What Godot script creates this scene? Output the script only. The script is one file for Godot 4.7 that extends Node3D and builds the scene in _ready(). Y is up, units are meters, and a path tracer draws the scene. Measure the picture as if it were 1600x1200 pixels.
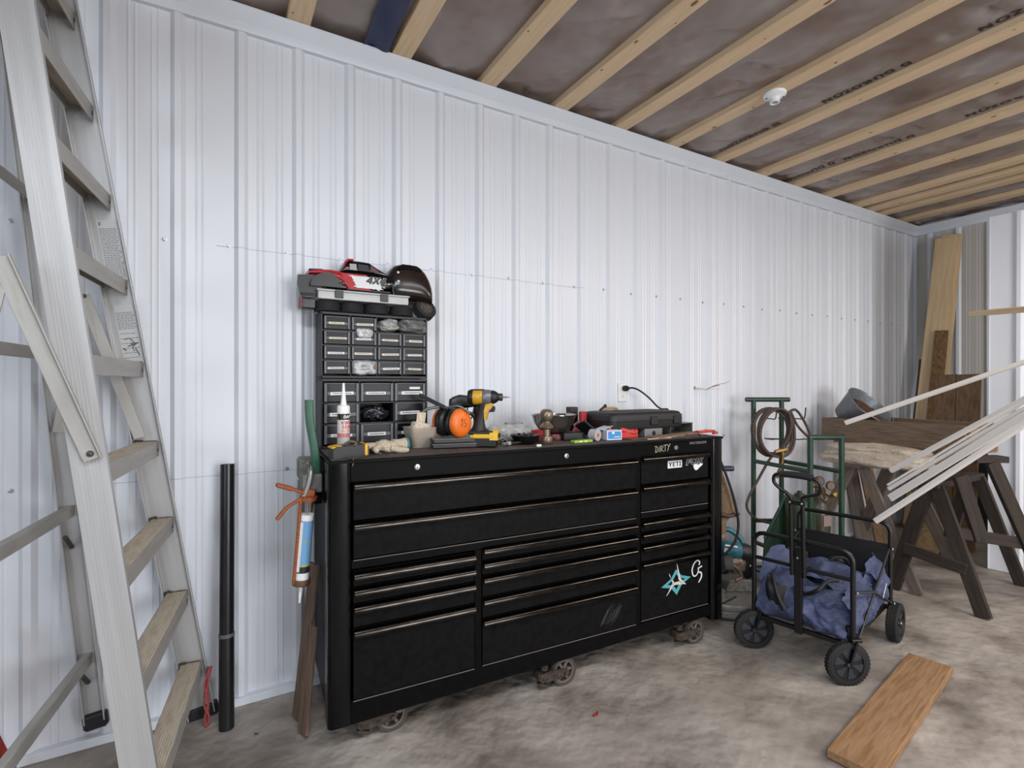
extends Node3D

# ------------------------------------------------------------------ mesh builder
class MB:
	var v := PackedVector3Array()
	var n := PackedVector3Array()
	var u := PackedVector2Array()

	func tri(a: Vector3, b: Vector3, c: Vector3, na: Vector3, nb: Vector3, nc: Vector3, ua := Vector2.ZERO, ub := Vector2.ZERO, uc := Vector2.ZERO) -> void:
		var g := (b - a).cross(c - a)
		if g.length_squared() < 1e-20:
			return
		if g.dot(na + nb + nc) > 0.0:
			v.append(a); v.append(c); v.append(b)
			n.append(na); n.append(nc); n.append(nb)
			u.append(ua); u.append(uc); u.append(ub)
		else:
			v.append(a); v.append(b); v.append(c)
			n.append(na); n.append(nb); n.append(nc)
			u.append(ua); u.append(ub); u.append(uc)

	func quad(a: Vector3, b: Vector3, c: Vector3, d: Vector3, nn: Vector3) -> void:
		tri(a, b, c, nn, nn, nn, Vector2(0, 1), Vector2(1, 1), Vector2(1, 0))
		tri(a, c, d, nn, nn, nn, Vector2(0, 1), Vector2(1, 0), Vector2(0, 0))

	# box with rounded-looking chamfers
	func box(c: Vector3, s: Vector3, bev := 0.002, bs := Basis.IDENTITY) -> MB:
		var h := s * 0.5
		var b: float = minf(bev, 0.45 * minf(s.x, minf(s.y, s.z)))
		var xf := Transform3D(bs, c)
		var ax := [Vector3(1, 0, 0), Vector3(0, 1, 0), Vector3(0, 0, 1)]
		var P := func(k: int, sg: Vector3) -> Vector3:
			var p := Vector3(sg.x * (h.x - b), sg.y * (h.y - b), sg.z * (h.z - b))
			p[k] = sg[k] * h[k]
			return xf * p
		for k in 3:
			for s0 in [-1.0, 1.0]:
				var i := (k + 1) % 3
				var j := (k + 2) % 3
				var q := []
				for e in [[-1.0, -1.0], [1.0, -1.0], [1.0, 1.0], [-1.0, 1.0]]:
					var sg := Vector3.ZERO
					sg[k] = s0; sg[i] = e[0]; sg[j] = e[1]
					q.append(P.call(k, sg))
				var nn: Vector3 = bs * (ax[k] * s0)
				quad(q[0], q[1], q[2], q[3], nn)
		if b <= 0.00001:
			return self
		for k in 3: # edges along axis k, between faces i and j
			var i := (k + 1) % 3
			var j := (k + 2) % 3
			for si in [-1.0, 1.0]:
				for sj in [-1.0, 1.0]:
					var s1 := Vector3.ZERO
					var s2 := Vector3.ZERO
					s1[k] = -1.0; s2[k] = 1.0
					s1[i] = si; s2[i] = si; s1[j] = sj; s2[j] = sj
					var ni: Vector3 = bs * (ax[i] * si)
					var nj: Vector3 = bs * (ax[j] * sj)
					var a: Vector3 = P.call(i, s1)
					var bb: Vector3 = P.call(i, s2)
					var c2: Vector3 = P.call(j, s2)
					var d: Vector3 = P.call(j, s1)
					tri(a, bb, c2, ni, ni, nj)
					tri(a, c2, d, ni, nj, nj)
		for sx in [-1.0, 1.0]:
			for sy in [-1.0, 1.0]:
				for sz in [-1.0, 1.0]:
					var sg := Vector3(sx, sy, sz)
					tri(P.call(0, sg), P.call(1, sg), P.call(2, sg), bs * Vector3(sx, 0, 0), bs * Vector3(0, sy, 0), bs * Vector3(0, 0, sz))
		return self

	# bar between two points, w along "up"-perpendicular, t along up
	func bar(a: Vector3, b: Vector3, w: float, t: float, up := Vector3.UP, bev := 0.002) -> MB:
		var x := (b - a).normalized()
		var z := x.cross(up).normalized()
		var y := z.cross(x)
		return box((a + b) * 0.5, Vector3((b - a).length(), t, w), bev, Basis(x, y, z))

	# surface of rings; ring points wrap; normals point away from ring centres
	func loft(rings: Array, cap := true, closed := true) -> MB:
		var m := rings.size()
		var k: int = rings[0].size()
		var cen := []
		for r in rings:
			var c := Vector3.ZERO
			for p in r:
				c += p
			cen.append(c / float(k))
		var nr := []
		for i in m:
			var row := PackedVector3Array()
			for j in k:
				var jn := (j + 1) % k if closed else mini(j + 1, k - 1)
				var jp := (j + k - 1) % k if closed else maxi(j - 1, 0)
				var du: Vector3 = rings[i][jn] - rings[i][jp]
				var dv: Vector3 = rings[mini(i + 1, m - 1)][j] - rings[maxi(i - 1, 0)][j]
				var g := du.cross(dv)
				if g.length_squared() < 1e-18:
					g = rings[i][j] - cen[i]
				g = g.normalized()
				if closed and g.dot(rings[i][j] - cen[i]) < 0.0:
					g = -g
				row.append(g)
			nr.append(row)
		for i in m - 1:
			for j in (k if closed else k - 1):
				var j2 := (j + 1) % k
				var u0 := Vector2(float(j) / k, float(i) / (m - 1))
				var u1 := Vector2(float(j + 1) / k, float(i) / (m - 1))
				var u2 := Vector2(float(j + 1) / k, float(i + 1) / (m - 1))
				var u3 := Vector2(float(j) / k, float(i + 1) / (m - 1))
				tri(rings[i][j], rings[i][j2], rings[i + 1][j2], nr[i][j], nr[i][j2], nr[i + 1][j2], u0, u1, u2)
				tri(rings[i][j], rings[i + 1][j2], rings[i + 1][j], nr[i][j], nr[i + 1][j2], nr[i + 1][j], u0, u2, u3)
		if cap and closed:
			for e in [0, m - 1]:
				var o: Vector3 = cen[e] - cen[1 if e == 0 else m - 2]
				if o.length_squared() < 1e-14:
					continue
				o = o.normalized()
				for j in k:
					tri(cen[e], rings[e][j], rings[e][(j + 1) % k], o, o, o)
		return self

	func tube(pts: Array, r, sides := 8, cap := true) -> MB:
		var rings := []
		var m := pts.size()
		var t0: Vector3 = (pts[1] - pts[0]).normalized()
		var nx := t0.cross(Vector3.UP)
		if nx.length() < 0.05:
			nx = t0.cross(Vector3.RIGHT)
		nx = nx.normalized()
		for i in m:
			var t: Vector3 = (pts[mini(i + 1, m - 1)] - pts[maxi(i - 1, 0)]).normalized()
			nx = (nx - t * nx.dot(t)).normalized()
			var ny := t.cross(nx)
			var rr: float = r[i] if r is Array else r
			var ring := PackedVector3Array()
			for j in sides:
				var a := TAU * j / sides
				ring.append(pts[i] + nx * (cos(a) * rr) + ny * (sin(a) * rr))
			rings.append(ring)
		return loft(rings, cap)

	# profile of (radius, height) about local y
	func lathe(xf: Transform3D, prof: Array, seg := 20) -> MB:
		var m := prof.size()
		var sn := []
		for i in m - 1:
			var d: Vector2 = prof[i + 1] - prof[i]
			sn.append(Vector2(d.y, -d.x).normalized())
		for i in m - 1:
			if (prof[i + 1] - prof[i]).length() < 1e-7:
				continue
			var n0: Vector2 = sn[i]
			var n1: Vector2 = sn[i]
			if i > 0 and sn[i - 1].dot(sn[i]) > 0.75:
				n0 = (sn[i - 1] + sn[i]).normalized()
			if i < m - 2 and sn[i + 1].dot(sn[i]) > 0.75:
				n1 = (sn[i + 1] + sn[i]).normalized()
			for j in seg:
				var a0 := TAU * j / seg
				var a1 := TAU * (j + 1) / seg
				var d0 := Vector3(cos(a0), 0, sin(a0))
				var d1 := Vector3(cos(a1), 0, sin(a1))
				var p00: Vector3 = xf * (d0 * prof[i].x + Vector3.UP * prof[i].y)
				var p01: Vector3 = xf * (d1 * prof[i].x + Vector3.UP * prof[i].y)
				var p10: Vector3 = xf * (d0 * prof[i + 1].x + Vector3.UP * prof[i + 1].y)
				var p11: Vector3 = xf * (d1 * prof[i + 1].x + Vector3.UP * prof[i + 1].y)
				var b := xf.basis
				var q00 := (b * (d0 * n0.x + Vector3.UP * n0.y)).normalized()
				var q01 := (b * (d1 * n0.x + Vector3.UP * n0.y)).normalized()
				var q10 := (b * (d0 * n1.x + Vector3.UP * n1.y)).normalized()
				var q11 := (b * (d1 * n1.x + Vector3.UP * n1.y)).normalized()
				tri(p00, p01, p11, q00, q01, q11)
				tri(p00, p11, p10, q00, q11, q10)
		return self

	# extrude a polygon (local xy) along local z, centred
	func prism(xf: Transform3D, poly: PackedVector2Array, depth: float) -> MB:
		var k := poly.size()
		var ar := 0.0
		for i in k:
			var p := poly[i]
			var q := poly[(i + 1) % k]
			ar += p.x * q.y - q.x * p.y
		var sg := 1.0 if ar > 0.0 else -1.0
		var sn := []
		for i in k:
			var d := poly[(i + 1) % k] - poly[i]
			sn.append(Vector2(d.y, -d.x).normalized() * sg)
		var h := depth * 0.5
		for i in k:
			var j := (i + 1) % k
			var n0: Vector2 = sn[i]
			var n1: Vector2 = sn[i]
			if sn[(i + k - 1) % k].dot(sn[i]) > 0.75:
				n0 = (sn[(i + k - 1) % k] + sn[i]).normalized()
			if sn[j].dot(sn[i]) > 0.75:
				n1 = (sn[j] + sn[i]).normalized()
			var a := xf * Vector3(poly[i].x, poly[i].y, -h)
			var b := xf * Vector3(poly[j].x, poly[j].y, -h)
			var c := xf * Vector3(poly[j].x, poly[j].y, h)
			var d2 := xf * Vector3(poly[i].x, poly[i].y, h)
			var m0 := (xf.basis * Vector3(n0.x, n0.y, 0)).normalized()
			var m1 := (xf.basis * Vector3(n1.x, n1.y, 0)).normalized()
			tri(a, b, c, m0, m1, m1)
			tri(a, c, d2, m0, m1, m0)
		var t := Geometry2D.triangulate_polygon(poly)
		for z in [-h, h]:
			var nn: Vector3 = (xf.basis * Vector3(0, 0, signf(z))).normalized()
			for i in range(0, t.size(), 3):
				tri(xf * Vector3(poly[t[i]].x, poly[t[i]].y, z), xf * Vector3(poly[t[i + 1]].x, poly[t[i + 1]].y, z), xf * Vector3(poly[t[i + 2]].x, poly[t[i + 2]].y, z), nn, nn, nn)
		return self

	# open sheet from f(s, t), 0..1
	func sheet(f: Callable, a: int, b: int) -> MB:
		var rows := []
		for i in b + 1:
			var row := PackedVector3Array()
			for j in a + 1:
				row.append(f.call(float(j) / a, float(i) / b))
			rows.append(row)
		return loft(rows, false, false)

	# crumpled lump: superellipsoid pushed in and out by noise
	func blob(xf: Transform3D, size: Vector3, pw := 4.0, amp := 0.01, freq := 8.0, sd := 1, res := 12, ridged := false, stretch := Vector3.ONE) -> MB:
		var nz := FastNoiseLite.new()
		nz.seed = sd
		nz.noise_type = FastNoiseLite.TYPE_SIMPLEX_SMOOTH
		nz.frequency = freq
		nz.fractal_octaves = 3
		if ridged:
			nz.fractal_type = FastNoiseLite.FRACTAL_RIDGED
		var F := func(d: Vector3) -> Vector3:
			d = d.normalized()
			var L := pow(pow(absf(d.x), pw) + pow(absf(d.y), pw) + pow(absf(d.z), pw), 1.0 / pw)
			var p := d / L * size * 0.5
			var q := p * stretch
			return p + p.normalized() * (amp * nz.get_noise_3d(q.x + 10.0, q.y, q.z))
		for k in 3:
			for s0 in [-1.0, 1.0]:
				var i := (k + 1) % 3
				var j := (k + 2) % 3
				var P := []
				for r in res + 3:
					var row := PackedVector3Array()
					for c in res + 3:
						var d := Vector3.ZERO
						d[k] = s0
						d[i] = tan(PI / 4 * (2.0 * (r - 1) / res - 1.0))
						d[j] = tan(PI / 4 * (2.0 * (c - 1) / res - 1.0))
						row.append(F.call(d))
					P.append(row)
				var N := []
				for r in res + 3:
					var row := PackedVector3Array()
					for c in res + 3:
						var g := Vector3.ZERO
						if r > 0 and c > 0 and r < res + 2 and c < res + 2:
							g = (P[r + 1][c] - P[r - 1][c]).cross(P[r][c + 1] - P[r][c - 1]).normalized()
							if g.dot(P[r][c]) < 0.0:
								g = -g
						row.append(g)
					N.append(row)
				for r in range(1, res + 1):
					for c in range(1, res + 1):
						var b := xf.basis
						var a0: Vector3 = xf * P[r][c]
						var a1: Vector3 = xf * P[r + 1][c]
						var a2: Vector3 = xf * P[r + 1][c + 1]
						var a3: Vector3 = xf * P[r][c + 1]
						tri(a0, a1, a2, b * N[r][c], b * N[r + 1][c], b * N[r + 1][c + 1])
						tri(a0, a2, a3, b * N[r][c], b * N[r + 1][c + 1], b * N[r][c + 1])
		return self

	# lettering, laid in xf's xy plane, centred; bend > 0 wraps it round a cylinder of that radius about local y
	func text(xf: Transform3D, s: String, h: float, depth := 0.0004, font := "Droid Sans", bold := true, slant := 0.0, bend := 0.0, wide := 1.0) -> MB:
		var t := TextMesh.new()
		var f := SystemFont.new()
		f.font_names = PackedStringArray([font])
		f.font_weight = 700 if bold else 400
		t.font = f
		t.font_size = 64
		t.pixel_size = h / 46.0
		t.depth = depth
		t.text = s
		var ar := t.get_mesh_arrays()
		if ar.size() == 0 or ar[0] == null:
			return self
		var vv: PackedVector3Array = ar[0]
		var nn: PackedVector3Array = ar[1]
		var ix: PackedInt32Array = ar[12] if ar[12] != null else PackedInt32Array()
		var cnt := ix.size() if ix.size() else vv.size()
		for i in range(0, cnt, 3):
			var p := []
			var q := []
			for e in 3:
				var w: int = ix[i + e] if ix.size() else i + e
				var a := vv[w]
				a.x = a.x * wide + a.y * slant
				var b := nn[w]
				if bend > 0.0:
					var th := a.x / bend
					var rad := bend + a.z
					a = Vector3(sin(th) * rad, a.y, cos(th) * rad - bend)
					b = b.rotated(Vector3.UP, th)
				p.append(xf * a)
				q.append((xf.basis * b).normalized())
			tri(p[0], p[1], p[2], q[0], q[1], q[2])
		return self

	func add(o: MB, xf := Transform3D.IDENTITY) -> MB:
		for i in o.v.size():
			v.append(xf * o.v[i]); n.append((xf.basis * o.n[i]).normalized()); u.append(o.u[i])
		return self

	func mesh() -> ArrayMesh:
		var a := []
		a.resize(Mesh.ARRAY_MAX)
		a[Mesh.ARRAY_VERTEX] = v
		a[Mesh.ARRAY_NORMAL] = n
		a[Mesh.ARRAY_TEX_UV] = u
		var m := ArrayMesh.new()
		m.add_surface_from_arrays(Mesh.PRIMITIVE_TRIANGLES, a)
		return m

# ------------------------------------------------------------------ scene helpers
var used := {}
var mats := {}

func B() -> MB:
	return MB.new()

func named(s: String, par: Node) -> String:
	if par != self:
		return s
	var k: int = used.get(s, 0)
	used[s] = k + 1
	return s if k == 0 else "%s_%03d" % [s, k]

func put(called: String, m: MB, mat: Material, par: Node = self, xf := Transform3D.IDENTITY) -> MeshInstance3D:
	var o := MeshInstance3D.new()
	o.name = named(called, par)
	o.mesh = m.mesh()
	o.material_override = null
	o.mesh.surface_set_material(0, mat)
	o.transform = xf
	par.add_child(o, true)
	return o

func tag(o: Node, label: String, category: String, group := "", kind := "") -> Node:
	if label: o.set_meta("label", label)
	if category: o.set_meta("category", category)
	if group: o.set_meta("group", group)
	if kind: o.set_meta("kind", kind)
	return o

func thing(called: String, label: String, category: String, xf := Transform3D.IDENTITY, group := "") -> Node3D:
	var o := Node3D.new()
	o.name = named(called, self)
	o.transform = xf
	add_child(o, true)
	tag(o, label, category, group)
	return o

func note(o: Node, label: String) -> Node:
	o.set_meta("label", label)
	return o

func at(x: float, y: float, z: float, ry := 0.0, rx := 0.0, rz := 0.0) -> Transform3D:
	return Transform3D(Basis.from_euler(Vector3(deg_to_rad(rx), deg_to_rad(ry), deg_to_rad(rz))), Vector3(x, y, z))

# a piece of lumber with its grain along local x, from a to b
func plank(called: String, par: Node, mat: Material, a: Vector3, b: Vector3, w: float, t: float, up := Vector3.UP, bev := 0.003) -> MeshInstance3D:
	var x := (b - a).normalized()
	var z := x.cross(up).normalized()
	var y := z.cross(x)
	return put(called, B().box(Vector3.ZERO, Vector3((b - a).length(), t, w), bev), mat, par, Transform3D(Basis(x, y, z), (a + b) * 0.5))

func smooth_path(p: Array, k := 6) -> Array:
	var c := Curve3D.new()
	for i in p.size():
		var t: Vector3 = (p[mini(i + 1, p.size() - 1)] - p[maxi(i - 1, 0)]) / 6.0
		c.add_point(p[i], -t, t)
	var out := []
	for i in p.size() - 1:
		for j in k:
			out.append(c.sample(i, float(j) / k))
	out.append(p[-1])
	return out

func rrect(w: float, h: float, r: float, k := 4) -> PackedVector2Array:
	var o := PackedVector2Array()
	for q in 4:
		var c := Vector2((w / 2 - r) * (1 if q in [0, 3] else -1), (h / 2 - r) * (1 if q < 2 else -1))
		for i in k + 1:
			var a := PI / 2 * (q + float(i) / k)
			o.append(c + Vector2(cos(a), sin(a)) * r)
	return o

# ------------------------------------------------------------------ materials
func M(key: String, hex: String, rough := 0.5, metal := 0.0, two := false) -> StandardMaterial3D:
	if mats.has(key):
		return mats[key]
	var m := StandardMaterial3D.new()
	m.albedo_color = Color(hex)
	m.roughness = rough
	m.metallic = metal
	if two:
		m.cull_mode = BaseMaterial3D.CULL_DISABLED
	m.resource_name = key
	mats[key] = m
	return m

func ramp(cols: Array) -> Gradient:
	var g := Gradient.new()
	var off := PackedFloat32Array()
	var cc := PackedColorArray()
	for i in cols.size():
		if cols[i] is Array:
			off.append(cols[i][0]); cc.append(Color(cols[i][1]))
		else:
			off.append(float(i) / (cols.size() - 1)); cc.append(Color(cols[i]))
	g.offsets = off
	g.colors = cc
	return g

func ntex(cols: Array, freq: float, sd: int, oct := 5, size := 512, ridged := false) -> NoiseTexture2D:
	var f := FastNoiseLite.new()
	f.noise_type = FastNoiseLite.TYPE_SIMPLEX_SMOOTH
	f.seed = sd
	f.frequency = freq
	f.fractal_octaves = oct
	if ridged:
		f.fractal_type = FastNoiseLite.FRACTAL_RIDGED
	var t := NoiseTexture2D.new()
	t.width = size
	t.height = size
	t.seamless = true
	t.noise = f
	if cols.is_empty():
		t.as_normal_map = true
		t.bump_strength = 6.0
	else:
		t.color_ramp = ramp(cols)
	return t

var nrm := {}
func normtex(freq: float, sd: int) -> NoiseTexture2D:
	var k := "%f_%d" % [freq, sd]
	if not nrm.has(k):
		nrm[k] = ntex([], freq, sd, 4, 512)
	return nrm[k]

# noise-coloured material; sc = repeats per metre on each local axis
func N(key: String, cols: Array, sc: Vector3, rough := 0.6, metal := 0.0, freq := 0.01, oct := 5, bump := 0.0, bfreq := 0.03, world := false, two := false) -> StandardMaterial3D:
	if mats.has(key):
		return mats[key]
	var m := M(key, "ffffff", rough, metal, two)
	m.albedo_texture = ntex(cols, freq, hash(key) % 1000, oct)
	m.uv1_triplanar = true
	m.uv1_world_triplanar = world
	m.uv1_scale = sc
	if bump > 0.0:
		m.normal_enabled = true
		m.normal_texture = normtex(bfreq, 7)
		m.normal_scale = bump
	return m

func _ready() -> void:
	# camera
	var cam := Camera3D.new()
	cam.name = "camera"
	cam.fov = 73.74
	cam.near = 0.02
	cam.position = Vector3(0, 1.373, 0)
	cam.rotation_degrees = Vector3(0, -30, 0)
	add_child(cam)
	# sky, exposure
	var we := WorldEnvironment.new()
	we.name = "world"
	var e := Environment.new()
	e.background_mode = Environment.BG_COLOR
	e.background_color = Color(0.62, 0.72, 0.85)
	e.tonemap_mode = Environment.TONE_MAPPER_LINEAR
	e.tonemap_exposure = 0.94
	e.sdfgi_enabled = true
	e.ssao_enabled = true
	e.ssil_enabled = true
	we.environment = e
	add_child(we)
	# unseen ceiling lamps, placed to light the long wall, floor and far corner
	unseen_ceiling_lamp(V(0.1, 2.80, 0.0), 0, 1.5, Color(0.93, 0.96, 1.0), 6.4, "unseen ceiling lamp nearest the ladder, out of view, placed to light the left of the long wall")
	unseen_ceiling_lamp(V(2.1, 2.80, 0.4), 0, 1.5, Color(1.0, 0.98, 0.97), 2.6, "unseen ceiling lamp over the middle of the floor, out of view, placed to light the middle of the long wall")
	unseen_ceiling_lamp(V(4.2, 2.80, 0.9), 0, 1.5, Color(1.0, 0.97, 0.94), 8.5, "unseen ceiling lamp over the right side of the floor, out of view, placed to light the far corner")
	# frosted daylight panels out of view, placed to light the walls, ceiling and drawer handles
	unseen_daylight("window_1", Transform3D(Basis(Vector3.UP, PI), V(2.3, 1.45, 4.19)), 2.2, 2.2, Color(0.97, 0.98, 1.0), 17.0, 2)
	unseen_daylight("window_2", Transform3D(Basis(Vector3.UP, PI / 2), V(-3.19, 1.75, 1.6)), 2.4, 1.5, Color(0.88, 0.94, 1.0), 8.0, 3)
	build_setting()
	build_chest()
	build_chest_top()
	build_left()
	build_cart()
	build_wagon()
	build_saw()
	build_right()

var TBX := Transform3D(Basis(Vector3(0.99836, 0, 0.05722), Vector3.UP, Vector3(-0.05722, 0, 0.99836)), Vector3(0.354, 0, -1.954))
const TOP := 1.09

func tb(u: float, y: float, n: float, ry := 0.0, rx := 0.0, rz := 0.0) -> Transform3D:
	return TBX * at(u, y, n, ry, rx, rz)

# world point -> toolbox-free helper for things given in world coordinates
func V(x: float, y: float, z: float) -> Vector3:
	return Vector3(x, y, z)

func unseen_ceiling_lamp(p: Vector3, ry: float, len: float, col: Color, energy: float, label: String) -> void:  # unseen ceiling lamp, lights the shop from outside the view
	var o := thing("unseen_ceiling_lamp", label, "light", at(p.x, p.y, p.z, ry), "unseen lamps under the rafters")
	put("housing", B().prism(at(0, 0.025, 0, 90), PackedVector2Array([V2(-0.07, 0), V2(0.07, 0), V2(0.04, 0.05), V2(-0.04, 0.05)]), len), M("lamp_white", "e8e8e6", 0.4), o)
	var d := M("lamp_glow" + col.to_html(), "ffffff", 0.5)
	d.emission_enabled = true
	d.emission = col
	d.emission_energy_multiplier = 2.0
	put("diffuser", B().box(Vector3(0, 0.014, 0), Vector3(len - 0.04, 0.02, 0.12), 0.004), d, o)
	for s in [-1.0, 1.0]:
		put("hanger", B().tube([V(s * len * 0.4, 0.07, 0), V(s * len * 0.4, 3.0 - p.y, 0)], 0.003, 6), M("wire", "8a8a88", 0.4, 0.8), o)
	var l := AreaLight3D.new()
	l.name = "unseen_lamp_light"
	l.area_size = Vector2(len, 0.5)
	l.light_color = col
	l.light_energy = energy
	l.area_normalize_energy = true
	l.area_range = 30.0
	l.shadow_enabled = true
	l.transform = Transform3D(Basis(Vector3.RIGHT, -PI / 2), Vector3(0, -0.004, 0))
	o.add_child(l)

func unseen_daylight(called: String, xf: Transform3D, w: float, h: float, col: Color, energy: float, panes: int) -> void:  # unseen glowing window, its area light brightens walls and ceiling
	# local z points into the room
	var o := put(called, B().box(V(0, h / 2 + 0.04, 0), V(w + 0.16, 0.08, 0.06), 0.004).box(V(0, -h / 2 - 0.04, 0), V(w + 0.16, 0.08, 0.06), 0.004).box(V(w / 2 + 0.04, 0, 0), V(0.08, h, 0.06), 0.004).box(V(-w / 2 - 0.04, 0, 0), V(0.08, h, 0.06), 0.004), M("frame_white", "dcdcda", 0.4), self, xf)
	tag(o, "unseen frosted window in a white frame, out of view, placed to light the walls and ceiling", "", "", "structure")
	var g := M("window_glow" + called, "f2f4f6", 0.4)
	g.emission_enabled = true
	g.emission = col
	g.emission_energy_multiplier = 1.6
	for k in panes:
		put("pane", B().box(V(-w / 2 + w / panes * (k + 0.5), 0, 0.005), V(w / panes - 0.02, h, 0.012), 0.002), g, o)
	var l := AreaLight3D.new()
	l.name = "unseen_window_light"
	l.area_size = Vector2(w, h)
	l.light_color = col
	l.light_energy = energy
	l.area_normalize_energy = true
	l.area_range = 30.0
	l.shadow_enabled = true
	l.transform = Transform3D(Basis(Vector3.UP, PI), V(0, 0, 0.05))
	o.add_child(l)

func V2(x: float, y: float) -> Vector2:
	return Vector2(x, y)

func setting_wood() -> void:
	N("spruce", ["ccac86", "d4b692", "dabf9c", "d1b48e", "dec6a5"], V(0.25, 4, 4), 0.65, 0, 0.012, 5, 0.15)
	N("pine", ["c2a379", "cdb18a", "d5bb96", "c9ab82"], V(0.25, 4, 4), 0.6, 0, 0.012, 5, 0.15)
	N("old_wood", ["5a4a3f", "695849", "75634f", "614f42", "7a6857"], V(0.4, 6, 6), 0.85, 0, 0.012, 6, 0.5)
	N("dark_wood", ["211a15", "2b221c", "362b23", "261e18"], V(0.35, 6, 6), 0.8, 0, 0.012, 6, 0.4)
	N("grey_wood", ["54483f", "63574d", "71645a", "5b4e45"], V(0.35, 6, 6), 0.8, 0, 0.012, 6, 0.4)
	N("walnut", ["4b372b", "665043", "75604f", "57443a"], V(0.5, 9, 9), 0.7, 0, 0.012, 6, 0.3)
	N("brown_ply", ["5f4832", "775b40", "856a4d", "6b5139"], V(0.9, 4, 4), 0.75, 0, 0.012, 6, 0.2)
	N("rust_board", ["765434", "886542", "957352", "7e5d3d", "9b7b59"], V(0.35, 3.5, 3.5), 0.8, 0, 0.012, 6, 0.3)

func steel_profile(w: float, first: float) -> PackedVector2Array:
	# height of the sheet along x: major ribs every 0.229 m, fine stiffeners between
	var p := PackedVector2Array()
	p.append(V2(0, 0))
	var x := first
	while x < w - 0.02:
		p.append(V2(x - 0.027, 0)); p.append(V2(x - 0.011, 0.019)); p.append(V2(x + 0.011, 0.019)); p.append(V2(x + 0.027, 0))
		for k in 2:
			var c := x + 0.0763 * (k + 1)
			if c < w - 0.02:
				for q in [-0.011, 0.011]:
					p.append(V2(c + q - 0.006, 0)); p.append(V2(c + q, 0.0028)); p.append(V2(c + q + 0.006, 0))
		x += 0.229
	p.append(V2(w, 0))
	return p

func steel_sheet(w: float, y0: float, y1: float, first: float) -> MB:
	# local x along the wall, y up, z out of the wall
	var m := B()
	var p := steel_profile(w, first)
	for i in p.size() - 1:
		var d := (p[i + 1] - p[i])
		if d.length() < 1e-5: continue
		var nn := V(-d.y, 0, d.x).normalized()
		m.quad(V(p[i].x, y0, p[i].y), V(p[i + 1].x, y0, p[i + 1].y), V(p[i + 1].x, y1, p[i + 1].y), V(p[i].x, y1, p[i].y), nn)
	return m

var sheet_at: Callable

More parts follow.
